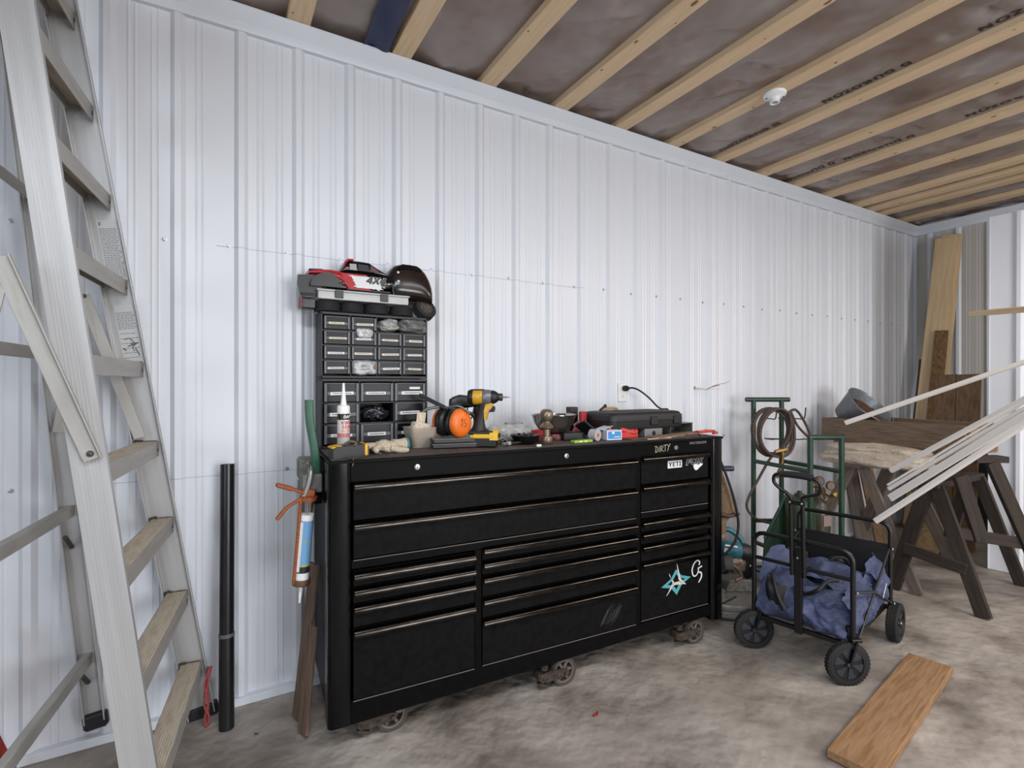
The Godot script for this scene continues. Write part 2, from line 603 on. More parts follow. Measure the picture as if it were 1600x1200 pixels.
func build_setting() -> void:
	setting_wood()
	var white := M("white_steel", "d9dbe0", 0.36)
	var trimw := M("white_trim", "d4d8de", 0.42)
	# floor
	var conc := N("concrete", [[0.0, "77706a"], [0.3, "928a83"], [0.5, "9f978f"], [0.7, "aaa299"], [1.0, "968e86"]], V(0.3, 0.3, 0.3), 0.6, 0, 0.007, 8, 0.3, 0.05, true)
	conc.detail_enabled = true
	conc.detail_blend_mode = BaseMaterial3D.BLEND_MODE_MUL
	conc.detail_albedo = ntex([[0.0, "8d8783"], [0.3, "d3cfcb"], [0.6, "f4f2f0"], [1.0, "ffffff"]], 0.012, 77, 7)
	conc.uv2_triplanar = true
	conc.uv2_world_triplanar = true
	conc.uv2_scale = V(0.9, 0.9, 0.9)
	tag(put("floor", B().box(V(1.5, -0.1, 0.8), V(9.6, 0.2, 6.8), 0.0), conc), "grey stained concrete shop floor", "", "", "structure")
	# main wall with its steel sheets
	var wb := put("wall_back", B().box(V(1.5, 1.52, -2.575), V(9.6, 3.04, 0.14), 0.0), M("wall_core", "b9b5ae", 0.9))
	tag(wb, "long wall clad in white ribbed steel behind the tool chest", "", "", "structure")
	var x0 := 0.093 - 0.229 * 0.5 - 0.916 * 4
	while x0 < 6.2:
		var w := minf(0.916, 6.235 - x0)
		put("wall_panel", steel_sheet(w, 0.0, 2.92, 0.1145), white, wb, at(x0, 0, -2.5))
		x0 += 0.916
	var scr := M("screw", "b4b4b8", 0.35, 0.6)
	var hd := B().lathe(at(0, 0, 0, 0, 90), [V2(0.0, 0.007), V2(0.004, 0.007), V2(0.0052, 0.005), V2(0.0055, 0.002), V2(0.009, 0.0015), V2(0.009, 0.0)], 10).mesh()
	var k := -5
	while 0.093 + 0.229 * k < 6.2:
		var sx := 0.093 + 0.229 * k - 0.047
		for y in [1.962, 0.99]:
			if y < 1.5 and not (sx < 0.4 or (sx > 2.4 and sx < 3.3)): continue
			var s := MeshInstance3D.new()
			s.name = "screw"
			s.mesh = hd
			hd.surface_set_material(0, scr)
			s.position = V(sx, y + 0.004 * sin(k * 2.3), -2.4999)
			wb.add_child(s, true)
		k += 1
	# snapped chalk line, laid on the sheet's pans and over its ribs
	var ch := M("chalk", "aeb6cc", 0.8)
	for y in [1.958, 0.986]:
		var m := B()
		var gx := -0.02 if y > 1.5 else -0.4
		var ge := 1.95 if y > 1.5 else 0.42
		var pr := steel_profile(9.0, 0.1145)
		for i in pr.size() - 1:
			var a := pr[i] + V2(0.093 - 0.1145 - 0.916 * 4, 0.0003)
			var b := pr[i + 1] + V2(0.093 - 0.1145 - 0.916 * 4, 0.0003)
			if a.x < gx or b.x > ge: continue
			var d := (b - a)
			var nn := V(-d.y, 0, d.x).normalized()
			m.quad(V(a.x, y - 0.0015, a.y), V(b.x, y - 0.0015, b.y), V(b.x, y + 0.0015, b.y), V(a.x, y + 0.0015, a.y), nn)
		note(put("chalk_line", m, ch, wb, at(0, 0, -2.5)), "faint blue chalk line snapped across the steel")
	# end wall
	var wr := put("wall_right", B().box(V(6.3, 1.52, 0.8), V(0.14, 3.04, 6.8), 0.0), mats["wall_core"])
	tag(wr, "end wall clad in white ribbed steel in the far corner", "", "", "structure")
	for q in 7:
		put("wall_panel", steel_sheet(0.916, 0.0, 2.92, 0.1145), white, wr, Transform3D(Basis(Vector3.UP, -PI / 2), V(6.232, 0, -2.48 + 0.916 * q)))
	for q in 12:
		var s := MeshInstance3D.new()
		s.name = "screw"
		s.mesh = hd
		s.transform = Transform3D(Basis(Vector3.UP, -PI / 2), V(6.2315, 1.96, -2.48 + 0.07 + 0.229 * q))
		wr.add_child(s, true)
	# the two walls behind the camera, plain steel
	var wl := put("wall_left", B().box(V(-3.27, 1.52, 0.8), V(0.14, 3.04, 6.8), 0.0), mats["wall_core"])
	tag(wl, "side wall clad in white steel, out of the frame", "", "", "structure")
	var wf := put("wall_front", B().box(V(1.5, 1.52, 4.27), V(9.6, 3.04, 0.14), 0.0), mats["wall_core"])
	tag(wf, "wall behind the camera clad in white steel", "", "", "structure")
	for q in 8:
		put("wall_panel", steel_sheet(0.916, 0.0, 2.92, 0.1145), white, wl, Transform3D(Basis(Vector3.UP, PI / 2), V(-3.2, 0, 4.2 - 0.916 * q)))
	for q in 10:
		put("wall_panel", steel_sheet(0.916, 0.0, 2.92, 0.1145), white, wf, Transform3D(Basis(Vector3.UP, PI), V(6.2 - 0.916 * q, 0, 4.2)))
	# trims: band along the top of the walls, angle at the floor, corner angle
	var prof := PackedVector2Array([V2(0, 2.885), V2(0.026, 2.885), V2(0.028, 2.888), V2(0.028, 2.922), V2(0.07, 2.966), V2(0.07, 2.972), V2(0, 2.972)])
	var t1 := B().prism(Transform3D(Basis(V(0, 0, 1), V(0, 1, 0), V(-1, 0, 0)), V(1.5, 0, -2.502)), prof, 9.46)
	tag(put("trim_1", t1, trimw), "white metal band along the top of the long wall", "", "", "structure")
	tag(put("trim_2", B().box(V(3.26, 2.906, -2.4735), V(0.012, 0.042, 0.003), 0.001), trimw), "lap joint in the white metal band", "", "", "structure")
	var t2 := B().prism(Transform3D(Basis(V(-1, 0, 0), V(0, 1, 0), V(0, 0, -1)), V(6.234, 0, 0.8)), prof, 6.6)
	tag(put("trim_3", t2, trimw), "white metal band along the top of the end wall", "", "", "structure")
	tag(put("trim_4", B().box(V(6.215, 1.44, -2.482), V(0.03, 2.88, 0.03), 0.002), trimw), "white metal corner angle where the two walls meet", "", "", "structure")
	tag(put("baseboard_back", B().box(V(1.5, 0.0175, -2.4875), V(9.4, 0.035, 0.045), 0.003), trimw), "white metal strip along the foot of the long wall", "", "", "structure")
	# ceiling: deck, loose plastic barrier, strapping
	var c := put("ceiling", B().box(V(1.5, 3.17, 0.8), V(9.6, 0.16, 6.8), 0.0), M("deck", "6b5f57", 0.9))
	tag(c, "open ceiling of plastic vapour barrier over insulation with wooden strapping", "", "", "structure")
	var poly := N("poly", [[0.0, "66564d"], [0.3, "816d63"], [0.5, "857870"], [0.7, "8d827c"], [1.0, "a39187"]], V(0.5, 0.5, 0.5), 0.24, 0, 0.008, 4, 0.0)
	var wz := FastNoiseLite.new()
	wz.seed = 5
	wz.frequency = 1.0
	wz.fractal_octaves = 2
	var wz2 := FastNoiseLite.new()
	wz2.seed = 9
	wz2.frequency = 1.0
	wz2.fractal_type = FastNoiseLite.FRACTAL_RIDGED
	wz2.fractal_octaves = 3
	var jx := [-2.97, -2.5, -2.03, -1.56, -1.09, -0.62, -0.15, 0.32, 0.79, 1.26, 1.73, 2.19, 2.665, 3.135, 3.63, 4.06, 4.53, 5.0, 5.235, 5.465, 5.88]
	var pf := func(a: float, b: float) -> Vector3:
		var x := -3.2 + 9.4 * a
		var z := -2.5 + 6.7 * b
		var near := 1.0
		for j in jx:
			near = minf(near, absf(x - j))
		var loose := smoothstep(0.05, 0.2, near)
		var w := wz2.get_noise_2d(x * 1.3 + z * 0.5, z * 1.1 - x * 1.0) * 0.42 + wz2.get_noise_2d(x * 2.6 - z * 1.5, z * 1.7 + x * 1.6) * 0.22
		var soft := 0.3 + 0.7 * (0.5 + 0.5 * wz.get_noise_2d(x * 0.5, z * 0.5)) * (1.0 - 0.5 * smoothstep(2.5, 5.5, x))
		var fine := wz2.get_noise_2d(x * 4.6 + z * 2.2, z * 2.6 - x * 3.0) * 0.16
		var c1 := pow(clampf(1.0 - absf(wz.get_noise_2d(x * 0.9 + z * 0.3, z * 2.6 - x * 0.7)) * 2.6, 0.0, 1.0), 2.0)
		var c2 := pow(clampf(1.0 - absf(wz.get_noise_2d(x * 2.2 - z * 1.6 + 40.0, z * 2.2 + x * 1.0)) * 3.0, 0.0, 1.0), 2.0)
		var fold := loose * (0.020 * c1 + 0.014 * c2) * (0.35 + 0.65 * smoothstep(-0.25, 0.3, wz.get_noise_2d(x * 0.6 + 9.0, z * 0.6)))
		return V(x, clampf(fold + 3.006 - loose * (0.004 + 0.017 * (1.0 + (w + fine) * 2.0) * soft + 0.010 * wz.get_noise_2d(x * 2.0, z * 2.0)), 2.965, 3.03), z)
	note(put("vapour_barrier", B().sheet(pf, 420, 220), poly, c), "wrinkled translucent plastic sheet over pinkish insulation")
	sheet_at = pf
	var rng := RandomNumberGenerator.new()
	rng.seed = 11
	for i in jx.size():
		var x: float = jx[i]
		var skew := rng.randf_range(-0.012, 0.012)
		plank("joist", c, mats["spruce"], V(x - skew, 2.991, -2.49), V(x + skew, 2.991, 4.19), 0.096, 0.036, Vector3.UP, 0.003)
	var kn := B()
	for i in jx.size():
		for q in 9:
			var kx: float = jx[i] + rng.randf_range(-0.038, 0.038)
			var kz := -2.4 + 4.0 * rng.randf()
			var kr := rng.randf_range(0.003, 0.009)
			kn.lathe(Transform3D(Basis.from_scale(V(1, 1, rng.randf_range(1.2, 2.6))), V(kx, 2.9725, kz)), [V2(0, 0.0), V2(kr, 0.0), V2(kr, 0.001)], 8)
	tag(note(put("knot", kn, M("knot", "7c5632", 0.7), c), "dark knots in the strapping"), "", "", "", "stuff")
	# print along the barrier beside two of the straps
	var ink := M("ink", "1d1a19", 0.5)
	for e in [[3.04, -2.15], [3.04, -1.45], [3.04, -0.75], [3.95, -2.3], [3.95, -1.8], [3.95, -1.1]]:
		var m := B()
		var xf := Transform3D(Basis(V(0, 0, -1), V(1, 0, 0), V(0, -1, 0)), V(e[0], 2.999, e[1]))
		m.text(xf, "D DUROZON", 0.042, 0.0006, "Droid Sans", true, 0.0, 0.0, 1.3)
		for q in m.v.size():
			var v3 := m.v[q]
			var s3: Vector3 = pf.call((v3.x + 3.2) / 9.4, (v3.z + 2.5) / 6.7)
			m.v[q] = V(v3.x, s3.y - 0.003 + (v3.y - 2.999), v3.z)
		note(put("print", m, ink, c), "black lettering printed along the plastic sheet")
	# a scrap of blue tarp at the top of the wall
	var tarp := M("blue_tarp", "0d1f47", 0.5, 0.0, true)
	var tf := func(a: float, b: float) -> Vector3:
		return V(0.60 + 0.115 * a - 0.02 * b, 2.968 + 0.006 * sin(a * 6.0 + b * 2.0) + 0.004 * sin(b * 14.0 + a * 3.0), -2.435 + 0.6 * b)
	tag(put("tarp", B().sheet(tf, 14, 20), tarp), "scrap of dark blue tarp tucked above the white wall band", "tarp")
	# bare lampholder
	var lh := thing("lamp_holder", "white porcelain lamp holder without a bulb, screwed under a joist", "lamp holder", at(2.665, 2.973, -1.72))
	put("base", B().lathe(at(0, 0, 0, 0, 180), [V2(0.0, 0.0), V2(0.058, 0.0), V2(0.06, 0.006), V2(0.058, 0.012), V2(0.05, 0.018), V2(0.032, 0.026), V2(0.026, 0.034), V2(0.026, 0.05), V2(0.023, 0.052), V2(0.019, 0.052), V2(0.019, 0.03), V2(0.0, 0.03)], 28), M("porcelain", "e6e7e6", 0.25), lh)
	put("contact", B().lathe(at(0, -0.03, 0, 0, 180), [V2(0.0, 0.012), V2(0.008, 0.01), V2(0.009, 0.0)], 10), M("brass", "83673c", 0.4, 0.9), lh)
	for s in [-1.0, 1.0]:
		put("screw", B().lathe(at(s * 0.03, -0.019, s * 0.028, 0, 180), [V2(0, 0.006), V2(0.005, 0.005), V2(0.006, 0.0)], 8), M("steel_dark", "5c5c5c", 0.4, 0.8), lh)
	# outlet with plug and cord
	var ol := thing("wall_outlet", "white duplex outlet on the steel wall with a black cord plugged in", "outlet", at(2.258, 1.318, -2.5))
	put("plate", B().box(V(0, 0, 0.006), V(0.075, 0.118, 0.008), 0.003), M("plastic_white", "e4e3df", 0.35), ol)
	put("receptacle", B().prism(at(0, -0.024, 0.009), rrect(0.034, 0.03, 0.012), 0.005), mats["plastic_white"], ol)
	put("receptacle", B().prism(at(0, 0.024, 0.009), rrect(0.034, 0.03, 0.012), 0.005), mats["plastic_white"], ol)
	var slot := B()
	for s in [-0.006, 0.006]:
		slot.box(V(s, -0.02, 0.0118), V(0.002, 0.009, 0.001), 0)
	slot.lathe(at(0, -0.031, 0.0118, 0, 90), [V2(0, 0.0004), V2(0.0025, 0.0004), V2(0.0025, 0.0)], 10)
	put("slot", slot, M("black_plain", "0c0c0c", 0.6), ol)
	var rub := M("rubber_black", "17171a", 0.55)
	var pc := thing("power_cord", "black power cord hanging from the outlet to the tool case", "cord", at(0, 0, 0))
	put("plug", B().lathe(at(2.268, 1.345, -2.488, 0, 90), [V2(0, 0.04), V2(0.01, 0.04), V2(0.017, 0.03), V2(0.019, 0.012), V2(0.017, 0.0), V2(0, 0)], 14), rub, pc)
	put("cable", B().tube(smooth_path([V(2.268, 1.345, -2.455), V(2.285, 1.348, -2.425), V(2.32, 1.33, -2.40), V(2.36, 1.285, -2.36), V(2.40, 1.232, -2.33), V(2.44, 1.205, -2.31)]), 0.0055, 8), rub, pc)
	put("connector", B().box(V(2.43, 1.206, -2.30), V(0.06, 0.03, 0.03), 0.006, Basis(Vector3.UP, 0.2)), rub, pc)
	# cut cable ends
	var wr2 := thing("wire_stub", "stub of cut electrical wires poking from a hole in the wall", "wires", at(2.938, 1.345, -2.5))
	put("hole", B().lathe(at(0, 0, 0.0, 0, 90), [V2(0, 0.002), V2(0.008, 0.002), V2(0.012, 0.001), V2(0.012, 0.0)], 12), mats["black_plain"], wr2)
	put("sheath", B().tube(smooth_path([V(0, 0, 0), V(0.012, -0.006, 0.04), V(0.03, -0.01, 0.08)]), 0.005, 7), M("cable_white", "d5cdb9", 0.5), wr2)
	put("wire", B().tube(smooth_path([V(0.03, -0.01, 0.08), V(0.05, -0.008, 0.12), V(0.075, -0.003, 0.15)]), 0.0022, 6), mats["cable_white"], wr2)
	put("wire", B().tube(smooth_path([V(0.03, -0.01, 0.08), V(0.05, 0.008, 0.11), V(0.09, 0.02, 0.14)]), 0.0028, 6), M("wire_red", "7d2a26", 0.45), wr2)
	put("wire", B().tube(smooth_path([V(0.045, 0.004, 0.1), V(0.08, 0.025, 0.13), V(0.11, 0.033, 0.17), V(0.13, 0.05, 0.19)]), 0.0018, 6), M("copper", "a5764d", 0.4, 0.6), wr2)

# ------------------------------------------------------------------ the tool chest
func make_caster(par: Node, p: Vector3, ry: float) -> void:
	var tire := M("caster_tread", "3d3732", 0.7)
	var hubm := M("caster_hub", "6f665e", 0.45, 0.4)
	var cast := N("caster_iron", ["2b2622", "4b4038", "5d5147"], V(6, 6, 6), 0.6, 0.5)
	var c := Node3D.new()
	c.name = "caster"
	c.transform = at(p.x, p.y, p.z, ry)
	par.add_child(c, true)
	var r := 0.064
	# wheel: axis along local z
	var ax := at(0.075, r, 0, 0, 90)
	put("tread", B().lathe(ax, [V2(0.052, -0.021), V2(0.062, -0.022), V2(r, -0.016), V2(r, 0.016), V2(0.062, 0.022), V2(0.052, 0.021), V2(0.052, -0.021)], 32), tire, c)
	var hub := B().lathe(ax, [V2(0.044, -0.018), V2(0.052, -0.019), V2(0.052, 0.019), V2(0.044, 0.018), V2(0.044, -0.018)], 32)
	hub.lathe(ax, [V2(0, -0.024), V2(0.014, -0.024), V2(0.017, -0.02), V2(0.017, 0.02), V2(0.014, 0.024), V2(0, 0.024)], 18)
	for k in 6:
		var a := TAU * k / 6.0
		hub.bar(V(0.075 + cos(a) * 0.014, r + sin(a) * 0.014, 0), V(0.075 + cos(a) * 0.047, r + sin(a) * 0.047, 0), 0.026, 0.014, Vector3(-sin(a), cos(a), 0), 0.003)
	put("hub", hub, hubm, c)
	var arm := B()
	for s in [-0.03, 0.03]:
		arm.prism(at(0, 0, s), PackedVector2Array([V2(-0.055, 0.085), V2(-0.06, 0.06), V2(-0.045, 0.045), V2(0.06, 0.048), V2(0.085, 0.052), V2(0.095, 0.066), V2(0.085, 0.08), V2(0.06, 0.083), V2(0.0, 0.09)]), 0.007)
	arm.lathe(at(0.075, r, 0, 0, 90), [V2(0, -0.04), V2(0.009, -0.04), V2(0.009, 0.04), V2(0, 0.04)], 10)
	arm.box(V(-0.05, 0.07, 0), V(0.03, 0.03, 0.06), 0.004)
	put("fork", arm, cast, c)
	var sp := []
	for k in 40:
		var a := TAU * k / 10.0
		sp.append(V(-0.02 + cos(a) * 0.016, 0.088 + 0.0008 * k, sin(a) * 0.016))
	put("spring", B().tube(sp, 0.004, 6), cast, c)
	put("plate", B().box(V(-0.01, 0.112, -0.02), V(0.1, 0.008, 0.05), 0.002), cast, c)
	put("brake_tab", B().box(V(-0.035, 0.03, 0.01), V(0.05, 0.012, 0.03), 0.003, Basis(V(0, 0, 1), -0.4)), cast, c)

func build_chest() -> void:
	var blk := N("chest_paint", ["09090a", "0d0d0e", "131212", "0b0b0c"], V(2, 2, 2), 0.5, 0.0, 0.02, 5, 0.03, 0.08)
	var gloss := M("chest_gloss", "050506", 0.16)
	var frame := N("chest_frame", ["060607", "0a090a", "0e0d0d"], V(2, 2, 2), 0.45, 0.0, 0.02, 5)
	for q in [blk, frame]:
		q.metallic_specular = 0.2
	gloss.metallic_specular = 0.4
	var hand := N("chest_handle", ["1d1c1b", "2b2927", "3b3733", "242221"], V(0.8, 5, 5), 0.15, 1.0, 0.02, 5)
	var c := thing("tool_chest", "big black rolling steel tool chest with many drawers, stickers and dusty handles", "tool chest", TBX)
	var D := 0.52
	put("carcass", B().box(V(1.012, 0.602, -D / 2 - 0.02), V(1.96, 0.925, D - 0.04), 0.003), frame, c)
	var ff := B()
	ff.box(V(1.012, 1.043, -0.02), V(1.87, 0.072, 0.04), 0.002)           # header
	ff.prism(at(0, 0, -0.02), PackedVector2Array([V2(0.077, 0.104), V2(1.947, 0.136), V2(1.947, 0.19), V2(0.077, 0.19)]), 0.04)   # base rail, a little crooked
	ff.box(V(0.756, 0.696, -0.02), V(1.35, 0.03, 0.036), 0.002)
	ff.box(V(1.695, 0.72, -0.02), V(0.46, 0.03, 0.036), 0.002)
	ff.box(V(1.447, 0.6, -0.02), V(0.028, 0.83, 0.036), 0.002)
	ff.box(V(0.594, 0.43, -0.02), V(0.03, 0.5, 0.036), 0.002)
	put("face_frame", ff, frame, c)
	var lg2 := B()
	for q in [[0.088, 1.431, 0.7135], [1.463, 1.922, 0.7375], [0.088, 0.577, 0.1885], [0.611, 1.431, 0.1925], [1.463, 1.922, 0.2005]]:
		lg2.box(V((q[0] + q[1]) / 2, q[2], 0.0005), V(q[1] - q[0], 0.0035, 0.003), 0.001)
	put("dusty_ledge", lg2, M("ledge_dust", "6a6056", 0.9), c)
	for u in [0.04, 1.984]:
		var post := B()
		var pr := rrect(0.086, 0.11, 0.022, 5)
		post.prism(Transform3D(Basis(V(1, 0, 0), V(0, 0, 1), V(0, -1, 0)), V(u, 0.595, -0.044)), pr, 0.97)
		put("corner_post", post, gloss, c)
	var lid := B().box(V(1.0135, 1.083, -D / 2 + 0.004), V(2.03, 0.012, D + 0.012), 0.003)
	put("lid", lid, blk, c)
	put("top_mat", B().box(V(1.0135, 1.088, -D / 2), V(2.0, 0.004, D - 0.03), 0.001), N("top_mat", ["2a2422", "463c37", "5b4e47", "3a312d", "685a50"], V(1.5, 3, 3), 0.75, 0, 0.02, 6), c)
	for s in [0, 1]:
		put("side_panel", B().box(V(0.012 if s == 0 else 2.012, 0.6, -D / 2 - 0.04), V(0.02, 0.93, D - 0.12), 0.003), frame, c)
	# drawers: [left, right, [handle tops...], bottom]
	var banks := [
		[0.088, 1.431, [1.008, 0.858], 0.714],
		[1.463, 1.922, [1.018, 0.872], 0.738],
		[0.088, 0.577, [0.672, 0.612, 0.549, 0.459], 0.188],
		[0.611, 1.431, [0.69, 0.63, 0.568, 0.476, 0.389], 0.192],
		[1.463, 1.922, [0.696, 0.637, 0.576, 0.49], 0.2]]
	var drawers := []
	var hp := PackedVector2Array([V2(0, 0), V2(0.004, 0.0), V2(0.012, -0.003), V2(0.018, -0.009), V2(0.0215, -0.017), V2(0.0225, -0.025), V2(0.0215, -0.029), V2(0.018, -0.030), V2(0.0175, -0.022), V2(0.012, -0.014), V2(0, -0.013)])
	for b in banks:
		var tops: Array = b[2]
		for i in tops.size():
			var y1: float = tops[i]
			var y0: float = (tops[i + 1] if i < tops.size() - 1 else b[3]) + 0.005
			var w: float = b[1] - b[0]
			var cx: float = (b[0] + b[1]) / 2
			var d := put("drawer", B().box(V(0, 0, 0), V(w, y1 - y0, 0.03), 0.0025), blk, c, at(cx, (y0 + y1) / 2, -0.013))
			drawers.append(d)
			put("handle", B().prism(Transform3D(Basis(V(0, 0, 1), V(0, 1, 0), V(-1, 0, 0)), V(0, (y1 - y0) / 2 - 0.001, 0.014)), hp, w - 0.004), hand, d)
	# scratch marks on a low drawer
	# locks
	var lockm := M("lock_steel", "a9a6a0", 0.3, 0.85)
	for u in [0.332, 1.028, 1.693]:
		var lk := put("lock", B().lathe(at(u, 1.046, -0.001, 0, 90), [V2(0, 0.006), V2(0.006, 0.006), V2(0.011, 0.005), V2(0.0125, 0.002), V2(0.0125, 0.0)], 18), lockm, c)
		put("keyhole", B().box(V(u, 1.046, 0.0052), V(0.0022, 0.008, 0.001), 0.0), mats["black_plain"], lk, at(0, 0, 0))
	# stickers and badges
	var dec := M("decal_white", "d8d8d8", 0.5)
	var decb := M("decal_black", "111111", 0.5)
	var grey := M("decal_silver", "8e8e90", 0.3, 0.7)
	# hand-scrawled word
	var sc := B()
	var strokes := [
		[V2(0, 0), V2(0.004, 0.032)], [V2(-0.004, 0.031), V2(0.012, 0.028), V2(0.017, 0.016), V2(0.012, 0.004), V2(0.001, 0.0)],
		[V2(0.024, 0.002), V2(0.027, 0.031)],
		[V2(0.034, 0.001), V2(0.037, 0.032)], [V2(0.036, 0.032), V2(0.048, 0.029), V2(0.05, 0.022), V2(0.038, 0.016), V2(0.054, 0.002)],
		[V2(0.052, 0.033), V2(0.078, 0.036)], [V2(0.065, 0.034), V2(0.063, 0.003)],
		[V2(0.08, 0.037), V2(0.087, 0.022)], [V2(0.098, 0.04), V2(0.087, 0.022), V2(0.08, 0.003)]]
	for s in strokes:
		var pts := []
		for q in s:
			pts.append(V(1.556 + q.x, 1.029 + q.y, 0.0008))
		sc.tube(pts, 0.0012, 6)
	note(put("lettering", sc, M("decal_cream", "c9c0a8", 0.6), c), "word DIRTY scrawled in pale paint")
	note(put("badge", B().text(at(1.848, 1.064, 0.001), "MACSIMIZER", 0.0125, 0.0016, "Droid Sans", true, 0.25, 0.0, 1.15), grey, c), "small slanted silver badge")
	# drawers that carry stickers: the top right one and the bottom right one
	var dr: MeshInstance3D = drawers[2]
	var lo: MeshInstance3D = drawers[drawers.size() - 1]
	var p1 := dr.position
	var st := put("sticker", B().box(V(1.684 - p1.x, 0.962 - p1.y, 0.0155), V(0.097, 0.037, 0.0008), 0.0).text(at(1.684 - p1.x, 0.9625 - p1.y, 0.0161), "", 0.02), dec, dr)
	note(st, "white rectangular sticker")
	note(put("sticker", B().text(at(1.684 - p1.x, 0.962 - p1.y, 0.0162), "YETI", 0.0235, 0.0008, "Droid Sans", true, 0.0, 0.0, 1.28), decb, dr), "black YETI lettering")
	var fx := B()
	for e in 8:
		fx.text(at(1.822 - p1.x + 0.0022 * cos(TAU * e / 8), 0.968 - p1.y + 0.0022 * sin(TAU * e / 8), 0.0156), "FOX", 0.034, 0.0008, "Droid Sans", true, 0.28, 0.0, 1.35)
	note(put("sticker", fx, dec, dr), "white outline of the slanted FOX lettering")
	note(put("sticker", B().text(at(1.822 - p1.x, 0.968 - p1.y, 0.0161), "FOX", 0.034, 0.0009, "Droid Sans", true, 0.28, 0.0, 1.35), decb, dr), "black slanted FOX lettering")
	var tail := PackedVector2Array([V2(-0.014, 0.0), V2(-0.012, -0.014), V2(-0.002, -0.027), V2(0.012, -0.028), V2(0.028, -0.017), V2(0.046, -0.006), V2(0.052, -0.004), V2(0.05, 0.002), V2(0.04, 0.006), V2(0.03, 0.003), V2(0.024, -0.003), V2(0.012, 0.001), V2(0.0, 0.006)])
	note(put("sticker", B().prism(at(1.826 - p1.x, 0.949 - p1.y, 0.0164), tail, 0.0008), dec, dr), "white tail shape under the FOX lettering")
	var p2 := lo.position
	# teal four-pointed star with a curved white figure
	var star := B()
	var sh := [V2(-0.102, -0.017), V2(-0.003, 0.06), V2(0.1, 0.005), V2(0.002, -0.072)]
	for i in 4:
		var a: Vector2 = sh[i]
		var b: Vector2 = sh[(i + 1) % 4]
		var ai := a * 0.6
		var bi := b * 0.6
		var mid := (a + b) * 0.5 * 0.72
		var midi := mid * 0.58
		star.prism(at(1.694 - p2.x, 0.362 - p2.y, 0.0156), PackedVector2Array([a, mid, b, bi, midi, ai]), 0.0008)
	note(put("sticker", star, M("decal_teal", "4f98a0", 0.5), lo), "teal four-pointed star sticker")
	var fig := B()
	var o := V2(1.694 - p2.x, 0.362 - p2.y)
	var arcs := [[[V2(0.002, 0.09), V2(0.012, 0.05), V2(0.02, 0.01), V2(0.038, -0.014), V2(0.066, -0.027)], [0.001, 0.004, 0.007, 0.009, 0.001]],
		[[V2(-0.068, -0.065), V2(-0.045, -0.04), V2(-0.025, -0.013), V2(0.01, -0.012), V2(0.04, -0.018)], [0.001, 0.004, 0.007, 0.008, 0.007]],
		[[V2(-0.026, -0.014), V2(-0.022, 0.0), V2(-0.032, 0.008)], [0.006, 0.005, 0.003]], [[V2(-0.05, 0.045), V2(-0.045, 0.036), V2(-0.04, 0.022)], [0.0005, 0.0025, 0.001]]]
	for a in arcs:
		var l := []
		var rr := []
		var pp: Array = a[0]
		for i in pp.size():
			var dd: Vector2 = (pp[mini(i + 1, pp.size() - 1)] - pp[maxi(i - 1, 0)]).normalized()
			l.append(pp[i] + V2(-dd.y, dd.x) * a[1][i])
			rr.push_front(pp[i] - V2(-dd.y, dd.x) * a[1][i])
		var po := PackedVector2Array()
		for q in l + rr:
			po.append(q + o)
		fig.prism(at(0, 0, 0.0163), po, 0.0008)
	note(put("sticker", fig, M("decal_bone", "c9bfb4", 0.5), lo), "curved bone-white figure across the teal star")
	# script letter and numeral
	var g5 := B()
	var gs := [[[V2(0.035, 0.026), V2(0.038, 0.04), V2(0.026, 0.049), V2(0.008, 0.038), V2(-0.003, 0.012), V2(0.002, -0.014), V2(0.015, -0.02), V2(0.028, -0.008), V2(0.031, 0.01)], [0.0032, 0.0036, 0.003, 0.003, 0.004, 0.0036, 0.003, 0.003, 0.0028]],
		[[V2(0.028, 0.012), V2(0.052, 0.019)], [0.003, 0.003]], [[V2(0.034, 0.013), V2(0.031, -0.004), V2(0.046, -0.01), V2(0.048, -0.03), V2(0.032, -0.053)], [0.002, 0.0035, 0.004, 0.0045, 0.003]]]
	for a in gs:
		var sp := smooth_path((a[0] as Array).map(func(q: Vector2) -> Vector3: return V(q.x * 1.3 + 1.808 - p2.x, q.y * 1.15 + 0.388 - p2.y, 0.0152)), 5)
		var rad := []
		for i in sp.size():
			var f: float = float(i) / (sp.size() - 1) * (a[1].size() - 1)
			var i0: int = mini(int(f), a[1].size() - 2)
			rad.append(lerpf(a[1][i0], a[1][i0 + 1], f - i0))
		# flattened stroke
		var left := []
		var right := []
		for i in sp.size():
			var dd: Vector3 = (sp[mini(i + 1, sp.size() - 1)] - sp[maxi(i - 1, 0)]).normalized()
			left.append(V2(sp[i].x - dd.y * rad[i], sp[i].y + dd.x * rad[i]))
			right.append(V2(sp[i].x + dd.y * rad[i], sp[i].y - dd.x * rad[i]))
		for i in sp.size() - 1:
			g5.prism(at(0, 0, 0.0157), PackedVector2Array([left[i], left[i + 1], right[i + 1], right[i]]), 0.0008)
	note(put("sticker", g5, dec, lo), "white script G5 sticker")
	# rubbed grey scuff on the wide bottom drawer
	var wd: MeshInstance3D = drawers[drawers.size() - 5]
	var scf := B()
	var rg := RandomNumberGenerator.new()
	rg.seed = 4
	for k in 16:
		var x := 1.235 + 0.006 * k + rg.randf_range(-0.004, 0.004) - wd.position.x
		var y := 0.27 + rg.randf_range(-0.015, 0.015) - wd.position.y
		scf.box(V(x, y, 0.0152), V(0.0022, 0.05 + rg.randf() * 0.05, 0.0004), 0.0, Basis(V(0, 0, 1), -0.55))
	note(put("scuff", scf, M("scuff_grey", "2e2b29", 0.7), wd), "pale scuff rubbed into the paint")
	for q in [[0.17, -0.07], [0.945, -0.025], [1.765, -0.03]]:
		make_caster(c, V(q[0], 0.0, q[1]), 0.0)
